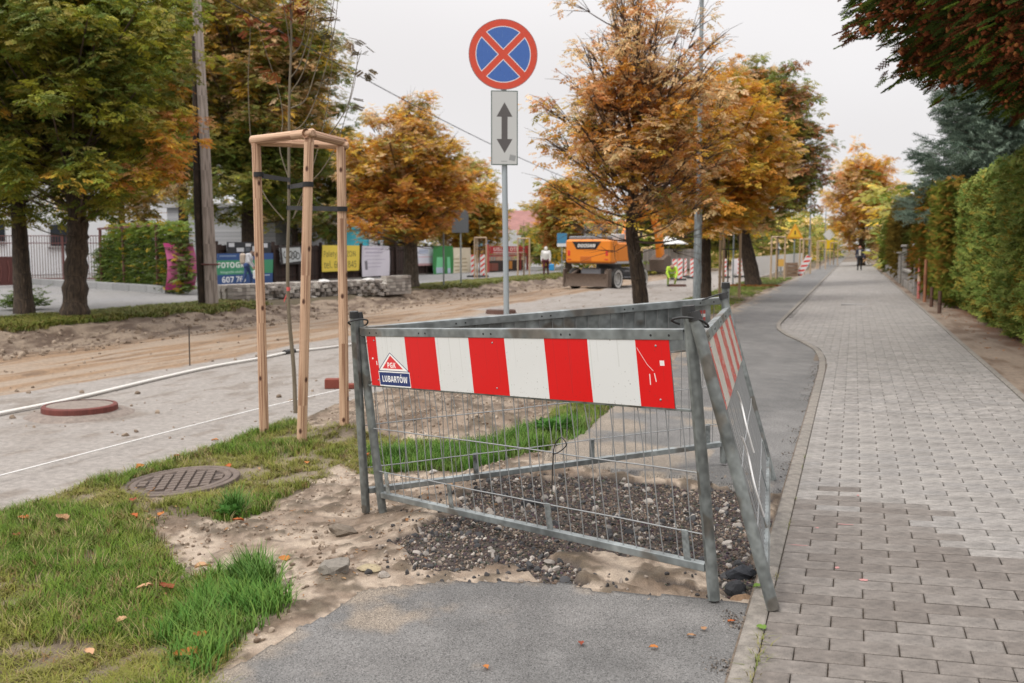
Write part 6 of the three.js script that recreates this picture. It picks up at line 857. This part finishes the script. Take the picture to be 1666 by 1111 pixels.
{ // far plank fence, parasol, crates, white pickets
  const A = lv(1046, 441), B = lv(1150, 436), d = B.clone().sub(A), L = Math.hypot(d.x, d.z), T = thing('board_fence', 'grey weathered board fence behind the worker', 'fence', [A.x, FAR_Y, A.z], Math.atan2(-d.z, d.x)), ms = [[0.24, 0.215, 0.2], [0.28, 0.25, 0.23], [0.2, 0.18, 0.17]].map(c => paint(...c)); const g = box(0.42, 1.55, 0.04, 0, 0.78, 0), n = Math.min(80, Math.floor(L / 0.46)); for (let k = 0; k < n; k++) part('board', g, ms[(k * 7) % 3], T).position.x = (k + 0.5) * L / n;
  const p = lv(1095, 444), U = thing('parasol', 'open white parasol standing behind the board fence', 'parasol', [p.x - 1, FAR_Y, p.z - 4]); part('pole', rod(V(0, 0, 0), V(0, 2.3, 0), 0.03), M.steel, U); const c = new THREE.ConeGeometry(1.35, 0.6, 8, 1, true); c.translate(0, 2.2, 0); part('canopy', c, std({ color: col(0.55, 0.55, 0.53), side: THREE.DoubleSide }), U);
  const q = lv(1287, 450, -0.06), C = thing('crate', 'brown wooden crate beside the fallen striped board', 'crate', [q.x, -0.06, q.z], 0.3); for (let k = 0; k < 4; k++) part('slat', box(0.62, 0.17, 0.5, 0, 0.1 + k * 0.2, 0), paint(0.2, 0.13, 0.085), C); for (const x of [-0.28, 0.28]) part('batten', box(0.05, 0.8, 0.54, x, 0.4, 0), paint(0.24, 0.16, 0.1), C);
  const W0 = V(-5.2, -0.3, -52), W1 = V(-5.0, -0.3, -110), W = thing('picket_fence', 'row of white fence boards along the far verge', 'fence', [W0.x, -0.1, W0.z]), pg = box(0.05, 1.15, 0.5, 0, 0.6, 0), wm = paint(0.55, 0.54, 0.53); for (let k = 0; k < 70; k++) part('board', pg, wm, W).position.set(0.2 * k / 70, 0, -k * 0.8);
}
// ---------------------------------------------------------------- garden walls on the pavement side
{
  const st = [[0.36, 0.34, 0.32], [0.42, 0.40, 0.38], [0.3, 0.285, 0.27], [0.38, 0.35, 0.31]].map(c => M.concrete(c)), r = rngOf(44), gy = paveY(PAVE_R) - 0.02, X = 1.95;
  const stoneWall = (label, z0, z1, h) => { const T = thing('stone_wall', label, 'wall', [X, gy, z0], 0, 'garden walls'); const L = z0 - z1, g = [rbox(0.3, 0.3, 0.5, 0.03), rbox(0.3, 0.3, 0.36, 0.03), rbox(0.3, 0.3, 0.62, 0.03)]; part('core', box(0.26, h - 0.04, L, 0, h / 2, -L / 2), M.concrete([0.24, 0.23, 0.21]), T); const rows = Math.round(h / 0.3); for (let k = 0; k < rows; k++) { let z = -0.1 * (k % 2); while (z > -L + 0.3) { const q = Math.floor(r() * 3), w = [0.5, 0.36, 0.62][q]; const m = part('stone', g[q], st[Math.floor(r() * 4)], T); m.position.set(0.02 * (r() - 0.5), 0.15 + k * h / rows * 0.98, z - w / 2); m.scale.set(1, h / rows / 0.31, 0.95); z -= w; } } part('coping', box(0.4, 0.07, L, 0, h + 0.03, -L / 2), M.concrete([0.4, 0.38, 0.35]), T); return T; };
  stoneWall('low rubble stone wall below the brown garden railing', -33.5, -41, 0.62); stoneWall('pale stone garden wall farther along the pavement', -44, -66, 1.25);
  for (const [z, h, label] of [[-33.2, 1.5, 'stone gate pillar beside the brownish thuja hedge'], [-41.3, 1.6, 'stone pillar at the end of the brown railing'], [-66.5, 2.1, 'tall pale pillar at the far end of the stone wall']]) { const T = thing('gate_pillar', label, 'pillar', [X + 0.02, gy, z], 0, 'garden pillars'); for (let k = 0; k < Math.round(h / 0.25); k++) part('stone', rbox(0.42, 0.24, 0.42, 0.025, 0, 0.125 + k * 0.25, 0), st[k % 4], T); part('cap', rbox(0.54, 0.09, 0.54, 0.02, 0, Math.round(h / 0.25) * 0.25 + 0.05, 0), st[1], T); }
  { const T = thing('garden_railing', 'brown iron railing on top of the low stone wall', 'railing', [X, gy + 0.7, -33.6]); for (let k = 0; k < 40; k++) part('bar', box(0.025, 0.85, 0.025, 0, 0.45, -0.1 - k * 0.185), M.rustPaint, T); for (const y of [0.12, 0.8]) part('rail', box(0.04, 0.05, 7.5, 0, y, -3.75), M.rustPaint, T); for (const z of [0, -2.5, -5, -7.5]) part('post', box(0.07, 0.98, 0.07, 0, 0.45, z), M.rustPaint, T); }
  for (const [px, py, c, label] of [[1494, 486, [0.5, 0.16, 0.14], 'thin red and white garden post beside the gate pillar'], [1504, 492, [0.3, 0.13, 0.07], 'brown garden post next to the red and white one'], [1515, 500, [0.1, 0.05, 0.035], 'dark brown post stub at the foot of the thuja hedge'], [1528, 510, [0.09, 0.05, 0.035], 'dark brown stub beside the hedge stems']]) { const p = lv(px, py, gy), T = thing('garden_post', label, 'post', [p.x, gy, p.z], 0, 'garden posts'), tall = px < 1510; part('shaft', rod(V(0, -0.1, 0), V(0, tall ? 1.15 : 0.5, 0), 0.045, 0.04, 8), paint(...c), T); part('band', rod(V(0, tall ? 0.5 : 0.2, 0), V(0, tall ? 0.75 : 0.24, 0), 0.047, 0.047, 8), px === 1494 ? paint(0.6, 0.45, 0.33) : paint(c[0] * 0.7, c[1] * 0.7, c[2] * 0.7), T); }
}
// ---------------------------------------------------------------- wheeled excavator
{
  const w0 = lv(1008, 471, ROAD_Y - 0.05), E = thing('excavator', 'orange wheeled excavator seen from behind with its blade lowered', 'excavator', [w0.x - 0.95, ROAD_Y - 0.06, w0.z - 1.75], -0.26), or = std({ color: col(0.72, 0.22, 0.02), roughness: 0.42 }), gr = std({ color: col(0.16, 0.16, 0.17), roughness: 0.55 }), lt = std({ color: col(0.42, 0.42, 0.42), roughness: 0.5 }), rub = std({ color: col(0.05, 0.048, 0.045), roughness: 0.95 }), rimM = std({ color: col(0.46, 0.45, 0.43), roughness: 0.7 }), mud = std({ color: col(0.2, 0.15, 0.12), roughness: 0.9, map: grain });
  // wheels: tyre with rim
  const prof = [[0.26, -0.15], [0.46, -0.17], [0.5, -0.12], [0.5, 0.12], [0.46, 0.17], [0.26, 0.15]].map(a => new THREE.Vector2(...a)), ty = new THREE.LatheGeometry(prof, 28); ty.rotateZ(Math.PI / 2); const rim = new THREE.LatheGeometry([[0.0, 0.05], [0.1, 0.07], [0.12, 0.04], [0.22, 0.06], [0.27, 0.14], [0.36, 0.172], [0.42, 0.174]].map(a => new THREE.Vector2(...a)), 24); rim.rotateZ(-Math.PI / 2);
  for (const z of [1.35, -1.35]) for (const s of [1, -1]) { const m = part('wheel', ty, rub, E); m.position.set(1.08 * s, 0.5, z); const q = part('rim', rim, rimM, m); q.scale.x = s; for (let k = 0; k < 8; k++) { const b = new THREE.SphereGeometry(0.022, 6, 4); b.translate(s * 0.075, Math.cos(k * 0.785) * 0.17, Math.sin(k * 0.785) * 0.17); part('wheel_nut', b, lt, m); } }
  part('chassis', [rbox(1.1, 0.5, 3.6, 0.08, 0, 0.75, 0), rbox(1.9, 0.22, 0.28, 0.05, 0, 0.5, 1.35), rbox(1.9, 0.22, 0.28, 0.05, 0, 0.5, -1.35)], gr, E); for (const s of [1, -1]) part('step', [rbox(0.35, 0.06, 1.2, 0.02, 1.0 * s, 0.55, 0), rbox(0.35, 0.06, 1.2, 0.02, 1.0 * s, 0.85, 0)], gr, E);
  { const sh = new THREE.Shape(); sh.moveTo(0, 0); sh.quadraticCurveTo(-0.16, 0.3, 0.02, 0.6); sh.lineTo(0.07, 0.6); sh.quadraticCurveTo(-0.08, 0.3, 0.07, 0); const g = new THREE.ExtrudeGeometry(sh, { depth: 2.45, bevelEnabled: false }); g.rotateY(-Math.PI / 2); g.translate(1.22, 0.16, 2.25); part('blade', g, mud, E); for (const s of [1, -1]) part('blade_arm', [rod(V(0.75 * s, 0.95, 1.6), V(1.0 * s, 0.55, 2.25), 0.07), rbox(0.08, 0.85, 0.35, 0.02, 1.18 * s, 0.55, 2.15)], mud, E); part('blade_frame', rbox(1.6, 0.25, 0.5, 0.05, 0, 0.6, 1.9), gr, E); }
  part('turntable', (() => { const g = new THREE.CylinderGeometry(0.62, 0.62, 0.2, 28); g.translate(0, 1.08, 0); return g; })(), gr, E);
  const cw = part('counterweight', [rbox(2.46, 1.12, 0.75, 0.12, 0, 1.8, 1.72)], or, E); part('logo_panel', (() => { const g = new THREE.ExtrudeGeometry(new THREE.Shape([[-0.86, 0.2], [0.7, 0.2], [0.42, -0.16], [-0.62, -0.16]].map(a => new THREE.Vector2(...a))), { depth: 0.02, bevelEnabled: false }); g.translate(0.02, 2.06, 2.09); return g; })(), paint(0.02, 0.02, 0.022), cw);
  { const g = new THREE.PlaneGeometry(1.08, 0.22); g.translate(-0.04, 2.07, 2.1125); part('lettering', g, std({ map: canvasTex(512, 104, (c, w, h) => { c.fillStyle = '#171718'; c.fillRect(0, 0, w, h); txt(c, 'DOOSAN', 8, 90, 'italic bold 104px sans-serif', '#eceae6', 1.06); }), roughness: 0.4 }), cw); }
  for (const s of [-1, 1]) { part('tail_light', rbox(0.13, 0.26, 0.04, 0.02, 1.02 * s, 1.72, 2.09), paint(0.6, 0.03, 0.03), cw); part('reflector', rbox(0.2, 0.05, 0.03, 0.01, 1.0 * s, 1.42, 2.095), paint(0.5, 0.04, 0.03), cw); } part('tow_recess', rbox(0.6, 0.24, 0.04, 0.02, -0.1, 1.45, 2.085), std({ color: col(0.5, 0.13, 0.015), roughness: 0.5 }), cw);
  part('side_cover', [rbox(0.68, 0.9, 2.3, 0.08, 0.88, 1.75, 0.25)], or, E); part('side_cover', [rbox(0.68, 0.9, 1.0, 0.08, -0.88, 1.75, 0.85)], or, E); part('skirt', [rbox(2.4, 0.16, 2.9, 0.04, 0, 1.28, 0.1)], lt, E); part('engine_hood', [rbox(1.9, 0.2, 0.95, 0.07, -0.2, 2.42, 1.45)], gr, E); part('air_box', [rbox(0.5, 0.42, 0.6, 0.05, 0.75, 2.42, 0.5)], lt, E); part('exhaust', rod(V(0.35, 2.4, 1.2), V(0.35, 2.85, 1.2), 0.06), gr, E);
  const cab = part('cab', [box(0.08, 1.75, 0.08, -1.18, 2.3, 0.28), box(0.08, 1.75, 0.08, -0.22, 2.3, 0.28), box(0.08, 1.75, 0.08, -1.18, 2.3, -1.25), box(0.08, 1.75, 0.08, -0.22, 2.3, -1.25), box(1.04, 0.5, 1.6, -0.7, 1.6, -0.48), box(1.04, 0.08, 0.08, -0.7, 3.1, 0.28)], gr, E); const pane = new THREE.MeshPhysicalMaterial({ color: col(0.85, 0.92, 0.92), roughness: 0.05, transmission: 0.9, thickness: 0 }); part('window', box(0.88, 1.2, 0.015, -0.7, 2.46, 0.3), pane, cab); part('window', box(0.88, 1.2, 0.015, -0.7, 2.46, -1.27), pane, cab); part('window', box(0.015, 1.2, 1.4, -0.2, 2.46, -0.48), pane, cab); part('window', box(0.015, 1.2, 1.4, -1.2, 2.46, -0.48), pane, cab); part('seat', [rbox(0.5, 0.7, 0.12, 0.04, -0.7, 2.2, -0.2), rbox(0.5, 0.12, 0.5, 0.04, -0.7, 1.88, -0.45)], M.black, cab); part('cab_roof', rbox(1.12, 0.12, 1.7, 0.05, -0.7, 3.2, -0.48), or, E);
  const boom = (pts, w, name) => { const L = []; for (let i = 0; i + 1 < pts.length; i++) { const a = V(...pts[i]), b = V(...pts[i + 1]), d = b.clone().sub(a), g = rbox(w, w * 1.5, d.length() + 0.25, 0.05); g.applyQuaternion(new THREE.Quaternion().setFromUnitVectors(V(0, 0, -1), d.normalize())); g.translate((a.x + b.x) / 2, (a.y + b.y) / 2, (a.z + b.z) / 2); L.push(g); } return part(name, L, or, E); };
  boom([[0.2, 1.7, -0.9], [0.3, 3.5, -1.9], [0.5, 3.9, -3.2]], 0.36, 'boom'); boom([[0.85, 4.1, -2.9], [0.9, 2.7, -3.7], [0.9, 1.5, -3.9]], 0.3, 'dipper_arm'); part('hydraulic_ram', [rod(V(0.45, 1.6, -1.2), V(0.5, 3.0, -2.0), 0.07), rod(V(0.75, 4.4, -2.2), V(0.9, 4.2, -3.2), 0.06)], lt, E); { const sh = new THREE.Shape([[0, 0], [0.75, 0.1], [0.85, 0.6], [0.3, 0.85], [0, 0.75]].map(a => new THREE.Vector2(...a))), g = new THREE.ExtrudeGeometry(sh, { depth: 0.8, bevelEnabled: true, bevelSize: 0.02, bevelThickness: 0.02, bevelSegments: 1 }); g.rotateY(-Math.PI / 2); g.translate(1.3, 0.75, -4.3); part('bucket', g, mud, E); }
  for (const x of [0.62, 1.18]) part('handrail', limb(curvePts([V(x, 2.2, -0.6), V(x, 2.75, -0.5), V(x, 2.75, 0.6), V(x, 2.25, 0.7)], 14), Array(15).fill(0.02), 6), gr, E); part('mirror', [rbox(0.04, 0.3, 0.2, 0.02, 1.3, 2.6, -0.9), rod(V(1.15, 2.2, -0.9), V(1.3, 2.6, -0.9), 0.015)], M.black, E);
}
// ---------------------------------------------------------------- people
function person(label, p, turn, o) { // joints in metres; one continuous skin from a blended field
  const J = o.joints, bones = o.bones, N = 84, S = 1.05, mc = new MarchingCubes(N, new THREE.MeshBasicMaterial(), false, false, 120000), half = N / 2, fld = mc.field; const C = V(0, 0.92, 0);
  const B = bones.map(([a, b, ra, rb, c]) => ({ a: V(...J[a]).sub(C).divideScalar(S), b: V(...J[b]).sub(C).divideScalar(S), ra: ra / S, rb: rb / S, c }));
  const dist = (b, q) => { const ab = b.b.clone().sub(b.a), t = clamp(q.clone().sub(b.a).dot(ab) / Math.max(1e-9, ab.lengthSq())); return q.distanceTo(b.a.clone().addScaledVector(ab, t)) - lerp(b.ra, b.rb, t); };
  fld.fill(-1); const q = V(0, 0, 0), k = 0.02;
  const rel = B.map(b => { const ab = b.b.clone().sub(b.a); return [b.a.x, b.a.y, b.a.z, ab.x, ab.y, ab.z, 1 / Math.max(1e-9, ab.lengthSq()), b.ra, b.rb]; });
  for (let z = 0; z < N; z++) for (let y = 0; y < N; y++) for (let x = 0; x < N; x++) {
    const X = (x - half) / half, Y = (y - half) / half, Z = (z - half) / half; if (Math.abs(Z) > 0.62 || Math.abs(X) > 0.62) continue; let d = 1;
    for (const e of rel) { const px = X - e[0], py = Y - e[1], pz = Z - e[2], t = clamp((px * e[3] + py * e[4] + pz * e[5]) * e[6]), dd = Math.hypot(px - e[3] * t, py - e[4] * t, pz - e[5] * t) - (e[7] + (e[8] - e[7]) * t); const h = Math.max(k - Math.abs(d - dd), 0) / k; d = Math.min(d, dd) - h * h * k * 0.25; }
    fld[x + y * N + z * N * N] = -d;
  }
  mc.isolation = 0; mc.update(); const n = mc.count, pos = new Float32Array(n * 3), nor = new Float32Array(n * 3), colr = new Float32Array(n * 3);
  for (let i = 0; i < n; i++) { q.set(mc.positionArray[i * 3], mc.positionArray[i * 3 + 1], mc.positionArray[i * 3 + 2]); let best = 9, c = [0.5, 0.5, 0.5]; for (const b of B) { const d = dist(b, q); if (d < best) { best = d; c = b.c; } } pos.set([q.x * S + C.x, q.y * S + C.y, q.z * S + C.z], i * 3); nor.set([mc.normalArray[i * 3], mc.normalArray[i * 3 + 1], mc.normalArray[i * 3 + 2]], i * 3); colr.set(c, i * 3); }
  const g = new THREE.BufferGeometry(); g.setAttribute('position', new THREE.BufferAttribute(pos, 3)); g.setAttribute('normal', new THREE.BufferAttribute(nor, 3)); g.setAttribute('color', new THREE.BufferAttribute(colr, 3));
  const T = thing('person', label, 'person', [p.x, p.y, p.z], turn); T.scale.setScalar(o.scale || 1);
  // fingers as short chains rooted in each palm, face features on the head, all one skin
  const extra = [g.clone()], dot = (x, y, z, r, c) => { const s = new THREE.SphereGeometry(r, 6, 5); s.translate(x, y, z); extra.push(tintGeo(s, c)); }, skin = o.skin || [0.42, 0.26, 0.19];
  for (const [w, h] of o.hands) { const a = V(...J[w]), b = V(...J[h]), d = b.clone().sub(a).normalize(), sd = V(0, 0, 1).cross(d).lengthSq() > 0.01 ? V(0, 0, 1) : V(1, 0, 0); for (let f = 0; f < 5; f++) { const l = [0.05, 0.072, 0.08, 0.074, 0.056][f], st = b.clone().addScaledVector(sd, (f - 2) * 0.018).addScaledVector(d, f ? 0.01 : -0.03), m = st.clone().addScaledVector(d, l * 0.55).addScaledVector(sd, f ? 0 : -0.02), e = m.clone().addScaledVector(d, l * 0.4).add(V(0, 0, -0.015)); extra.push(tintGeo(limb([st, m, e], [0.0095, 0.009, 0.006], 5), skin)); } }
  const hd = V(...J.head), fz = o.face; for (const s of [-1, 1]) { dot(hd.x + s * 0.033 * Math.abs(fz[2]) + fz[0] * 0.088, hd.y + 0.01, hd.z + fz[2] * 0.09 + s * 0.033 * Math.abs(fz[0]), 0.011, [0.03, 0.025, 0.02]); dot(hd.x + s * 0.09 * Math.abs(fz[2]), hd.y - 0.005, hd.z + s * 0.09 * Math.abs(fz[0]), 0.022, skin); } dot(hd.x + fz[0] * 0.105, hd.y - 0.02, hd.z + fz[2] * 0.105, 0.016, skin); dot(hd.x + fz[0] * 0.092, hd.y - 0.055, hd.z + fz[2] * 0.092, 0.014, [0.3, 0.1, 0.09]);
  part('body', extra, std({ vertexColors: true, roughness: 0.85 }), T); (o.extra || (() => {}))(T, J); return T;
}
const stand = (o = {}) => ({ head: [0, 1.6, 0], neck: [0, 1.46, 0], chest: [0, 1.28, 0], waist: [0, 1.05, 0], hipL: [-0.1, 0.92, 0], hipR: [0.1, 0.92, 0], kneeL: [-0.11, 0.5, 0.1], kneeR: [0.11, 0.5, -0.08], ankL: [-0.11, 0.09, 0.0], ankR: [0.11, 0.1, -0.22], toeL: [-0.12, 0.05, 0.17], toeR: [0.12, 0.05, -0.08], shL: [-0.19, 1.42, 0], shR: [0.19, 1.42, 0], elL: [-0.25, 1.14, -0.05], elR: [0.25, 1.14, 0.03], wrL: [-0.25, 0.9, 0.04], wrR: [0.25, 0.9, 0.12], haL: [-0.25, 0.82, 0.06], haR: [0.25, 0.82, 0.15], ...o });
const body = (top, leg, shoe, skin, hair, bulk = 1) => [['head', 'head', 0.1, 0.1, skin], ['neck', 'head', 0.055, 0.07, skin], ['chest', 'neck', 0.13 * bulk, 0.08, top], ['waist', 'chest', 0.14 * bulk, 0.16 * bulk, top], ['shL', 'shR', 0.075, 0.075, top], ['hipL', 'hipR', 0.12 * bulk, 0.12 * bulk, leg], ['waist', 'hipL', 0.12 * bulk, 0.1, top], ['waist', 'hipR', 0.12 * bulk, 0.1, top], ['hipL', 'kneeL', 0.09, 0.06, leg], ['hipR', 'kneeR', 0.09, 0.06, leg], ['kneeL', 'ankL', 0.06, 0.045, leg], ['kneeR', 'ankR', 0.06, 0.045, leg], ['ankL', 'toeL', 0.045, 0.04, shoe], ['ankR', 'toeR', 0.045, 0.04, shoe], ['shL', 'elL', 0.065 * bulk, 0.05 * bulk, top], ['shR', 'elR', 0.065 * bulk, 0.05 * bulk, top], ['elL', 'wrL', 0.05 * bulk, 0.035, top], ['elR', 'wrR', 0.05 * bulk, 0.035, top], ['wrL', 'haL', 0.032, 0.034, skin], ['wrR', 'haR', 0.032, 0.034, skin], ['hairA', 'hairB', 0.095, 0.095, hair]];
const withHair = (J, f) => ({ ...J, hairA: [J.head[0] - f[0] * 0.03, J.head[1] + 0.035, J.head[2] - f[2] * 0.03], hairB: [J.head[0] - f[0] * 0.045, J.head[1] - 0.02, J.head[2] - f[2] * 0.045] });
const SK = [0.42, 0.26, 0.19];
{ // walker on the pavement, coming towards us
  const f = [0, 0, 1], p = lv(1398, 440, paveY(0.3)); person('person in dark jacket and pale scarf walking along the pavement', p, 0, { joints: withHair(stand(), f), bones: body([0.025, 0.028, 0.05], [0.015, 0.015, 0.018], [0.02, 0.02, 0.02], SK, [0.35, 0.09, 0.05], 1.08), hands: [['wrL', 'haL'], ['wrR', 'haR']], face: f, scale: 0.96, extra: T => { part('scarf', (() => { const g = rbox(0.14, 0.42, 0.06, 0.025, 0, 1.24, 0.15); return g; })(), paint(0.5, 0.46, 0.4), T); part('shoulder_bag', rbox(0.14, 0.3, 0.32, 0.05, 0.34, 0.95, 0.02), paint(0.02, 0.02, 0.03), T); } }); }
{ // walker in a white jacket beyond the bank, seen from behind
  const f = [0, 0, -1], p = lv(888, 449); person('person in white hooded jacket and dark trousers carrying a blue bag', p, 0.2, { joints: withHair(stand(), f), bones: body([0.6, 0.59, 0.57], [0.10, 0.02, 0.03], [0.05, 0.04, 0.04], SK, [0.6, 0.58, 0.55], 1.28), hands: [['wrL', 'haL'], ['wrR', 'haR']], face: f, scale: 0.98, extra: T => part('carrier_bag', [rbox(0.3, 0.4, 0.12, 0.04, 0.36, 0.52, 0.15), rod(V(0.28, 0.82, 0.15), V(0.34, 0.72, 0.15), 0.008)], paint(0.03, 0.25, 0.55), T) }); }
{ // bent walker by the photographer banner
  const f = [0.8, -0.2, -0.6], J = stand({ head: [0.24, 1.40, -0.05], neck: [0.16, 1.36, 0], chest: [0.08, 1.22, 0], waist: [0.0, 1.03, 0], shL: [0.05, 1.36, -0.2], shR: [0.05, 1.36, 0.2], elL: [0.12, 1.1, -0.26], elR: [0.1, 1.08, 0.27], wrL: [0.26, 0.9, -0.24], wrR: [0.24, 0.88, 0.25], haL: [0.3, 0.82, -0.24], haR: [0.28, 0.8, 0.25], hipL: [-0.02, 0.92, -0.1], hipR: [-0.02, 0.92, 0.1], kneeL: [0.14, 0.52, -0.1], kneeR: [-0.08, 0.5, 0.1], ankL: [0.14, 0.09, -0.1], ankR: [-0.26, 0.12, 0.1], toeL: [0.3, 0.05, -0.1], toeR: [-0.12, 0.05, 0.1] }), p = lv(403, 468);
  person('stooped person in pale top and blue jeans with a beige rucksack by the banner', p, 0.5, { joints: withHair(J, [0.8, 0, -0.6]), bones: body([0.5, 0.5, 0.52], [0.03, 0.06, 0.16], [0.5, 0.5, 0.5], SK, [0.12, 0.08, 0.06], 1.1), hands: [['wrL', 'haL'], ['wrR', 'haR']], face: [0.8, 0, -0.6], scale: 0.97, extra: T => { part('rucksack', rbox(0.24, 0.46, 0.34, 0.09, -0.16, 1.2, 0), paint(0.42, 0.34, 0.27), T); part('carrier_bag', rbox(0.12, 0.36, 0.28, 0.04, 0.32, 0.55, 0.25), paint(0.62, 0.62, 0.62), T); } }); }
{ // crouching worker
  const f = [0, -0.3, 1], J = stand({ head: [0, 0.98, 0.3], neck: [0, 0.92, 0.2], chest: [0, 0.84, 0.08], waist: [0, 0.66, -0.08], shL: [-0.19, 0.92, 0.14], shR: [0.19, 0.92, 0.14], elL: [-0.25, 0.66, 0.26], elR: [0.25, 0.66, 0.26], wrL: [-0.16, 0.44, 0.4], wrR: [0.16, 0.44, 0.4], haL: [-0.13, 0.36, 0.43], haR: [0.13, 0.36, 0.43], hipL: [-0.1, 0.56, -0.12], hipR: [0.1, 0.56, -0.12], kneeL: [-0.19, 0.5, 0.26], kneeR: [0.19, 0.48, 0.24], ankL: [-0.17, 0.09, 0.02], ankR: [0.17, 0.09, 0.0], toeL: [-0.19, 0.05, 0.17], toeR: [0.19, 0.05, 0.15] }), p = lv(1092, 466, ROAD_Y);
  person('crouching worker in a yellow green high visibility jacket', p, 0.3, { joints: withHair(J, f), bones: body([0.42, 0.62, 0.05], [0.3, 0.45, 0.06], [0.03, 0.03, 0.03], SK, [0.05, 0.04, 0.03], 1.1), hands: [['wrL', 'haL'], ['wrR', 'haR']], face: [0, 0, 1], scale: 1.0, extra: T => part('reflective_band', (() => { const c = new THREE.CylinderGeometry(0.185, 0.185, 0.05, 20, 1, true); c.rotateX(0.5); c.translate(0, 0.76, 0.01); return c; })(), paint(0.6, 0.6, 0.6), T) });
  const q = lv(1102, 466, ROAD_Y), D = thing('manhole_ring', 'low brown manhole ring on the road beside the crouching worker', 'manhole', [q.x, ROAD_Y, q.z]); const g = new THREE.CylinderGeometry(0.42, 0.45, 0.12, 28); g.translate(0, 0.05, 0); part('ring', g, mudM(), D); const l = new THREE.CylinderGeometry(0.34, 0.34, 0.02, 24); l.translate(0, 0.12, 0); part('lid', l, paint(0.3, 0.25, 0.22), D);
  const q2 = lv(815, 510, ROAD_Y), D2 = thing('manhole_ring', 'dark manhole ring half hidden behind the grey barrier back', 'manhole', [q2.x, ROAD_Y, q2.z]); part('ring', g.clone(), mudM(), D2); part('lid', l.clone(), paint(0.16, 0.12, 0.1), D2);
}
function mudM() { return std({ color: col(0.16, 0.085, 0.065), roughness: 0.9, map: grain }); }
// ---------------------------------------------------------------- far wood that closes the street
{
  const r = rngOf(909), A = [[], [], []], S = thing('treeline', 'far belt of autumn trees closing the view behind the houses', 'treeline', [0, 0, 0], 0, null, 'stuff');
  const belt = (x0, z0, x1, z1, h, n) => { for (let k = 0; k < n; k++) { const t = r(), x = lerp(x0, x1, t) + 8 * (r() - 0.5), z = lerp(z0, z1, t) + 8 * (r() - 0.5), hh = h * (0.55 + 0.75 * fbm(t * 22, h, 3, 3)), y = hh * Math.pow(r(), 0.8); A[k % 3].push({ m: mat4(x, y - 0.3, z, 1.5 * (r() - 0.5), r() * 6.28, r() - 0.5, 1.0 + 0.7 * r()), c: jit(pick(r, ['green', 3], ['olive', 4], ['gold', 1], ['tan', 1.5]), r, 0.5) }); } };
  belt(-75, -40, -62, -100, 7, 2600); belt(-62, -92, -22, -150, 7, 3200); belt(-24, -150, -4, -190, 8, 1800); belt(-9, -110, -6, -185, 6, 1500); belt(1, -185, 40, -150, 8, 1800); belt(5, -62, 9, -150, 6, 2200); belt(-18, -70, -17, -140, 3.5, 2200);
  A.forEach((l, i) => copies('foliage', sprigs[i], M.leaf, l, S));
}
renderer.render(scene, camera);
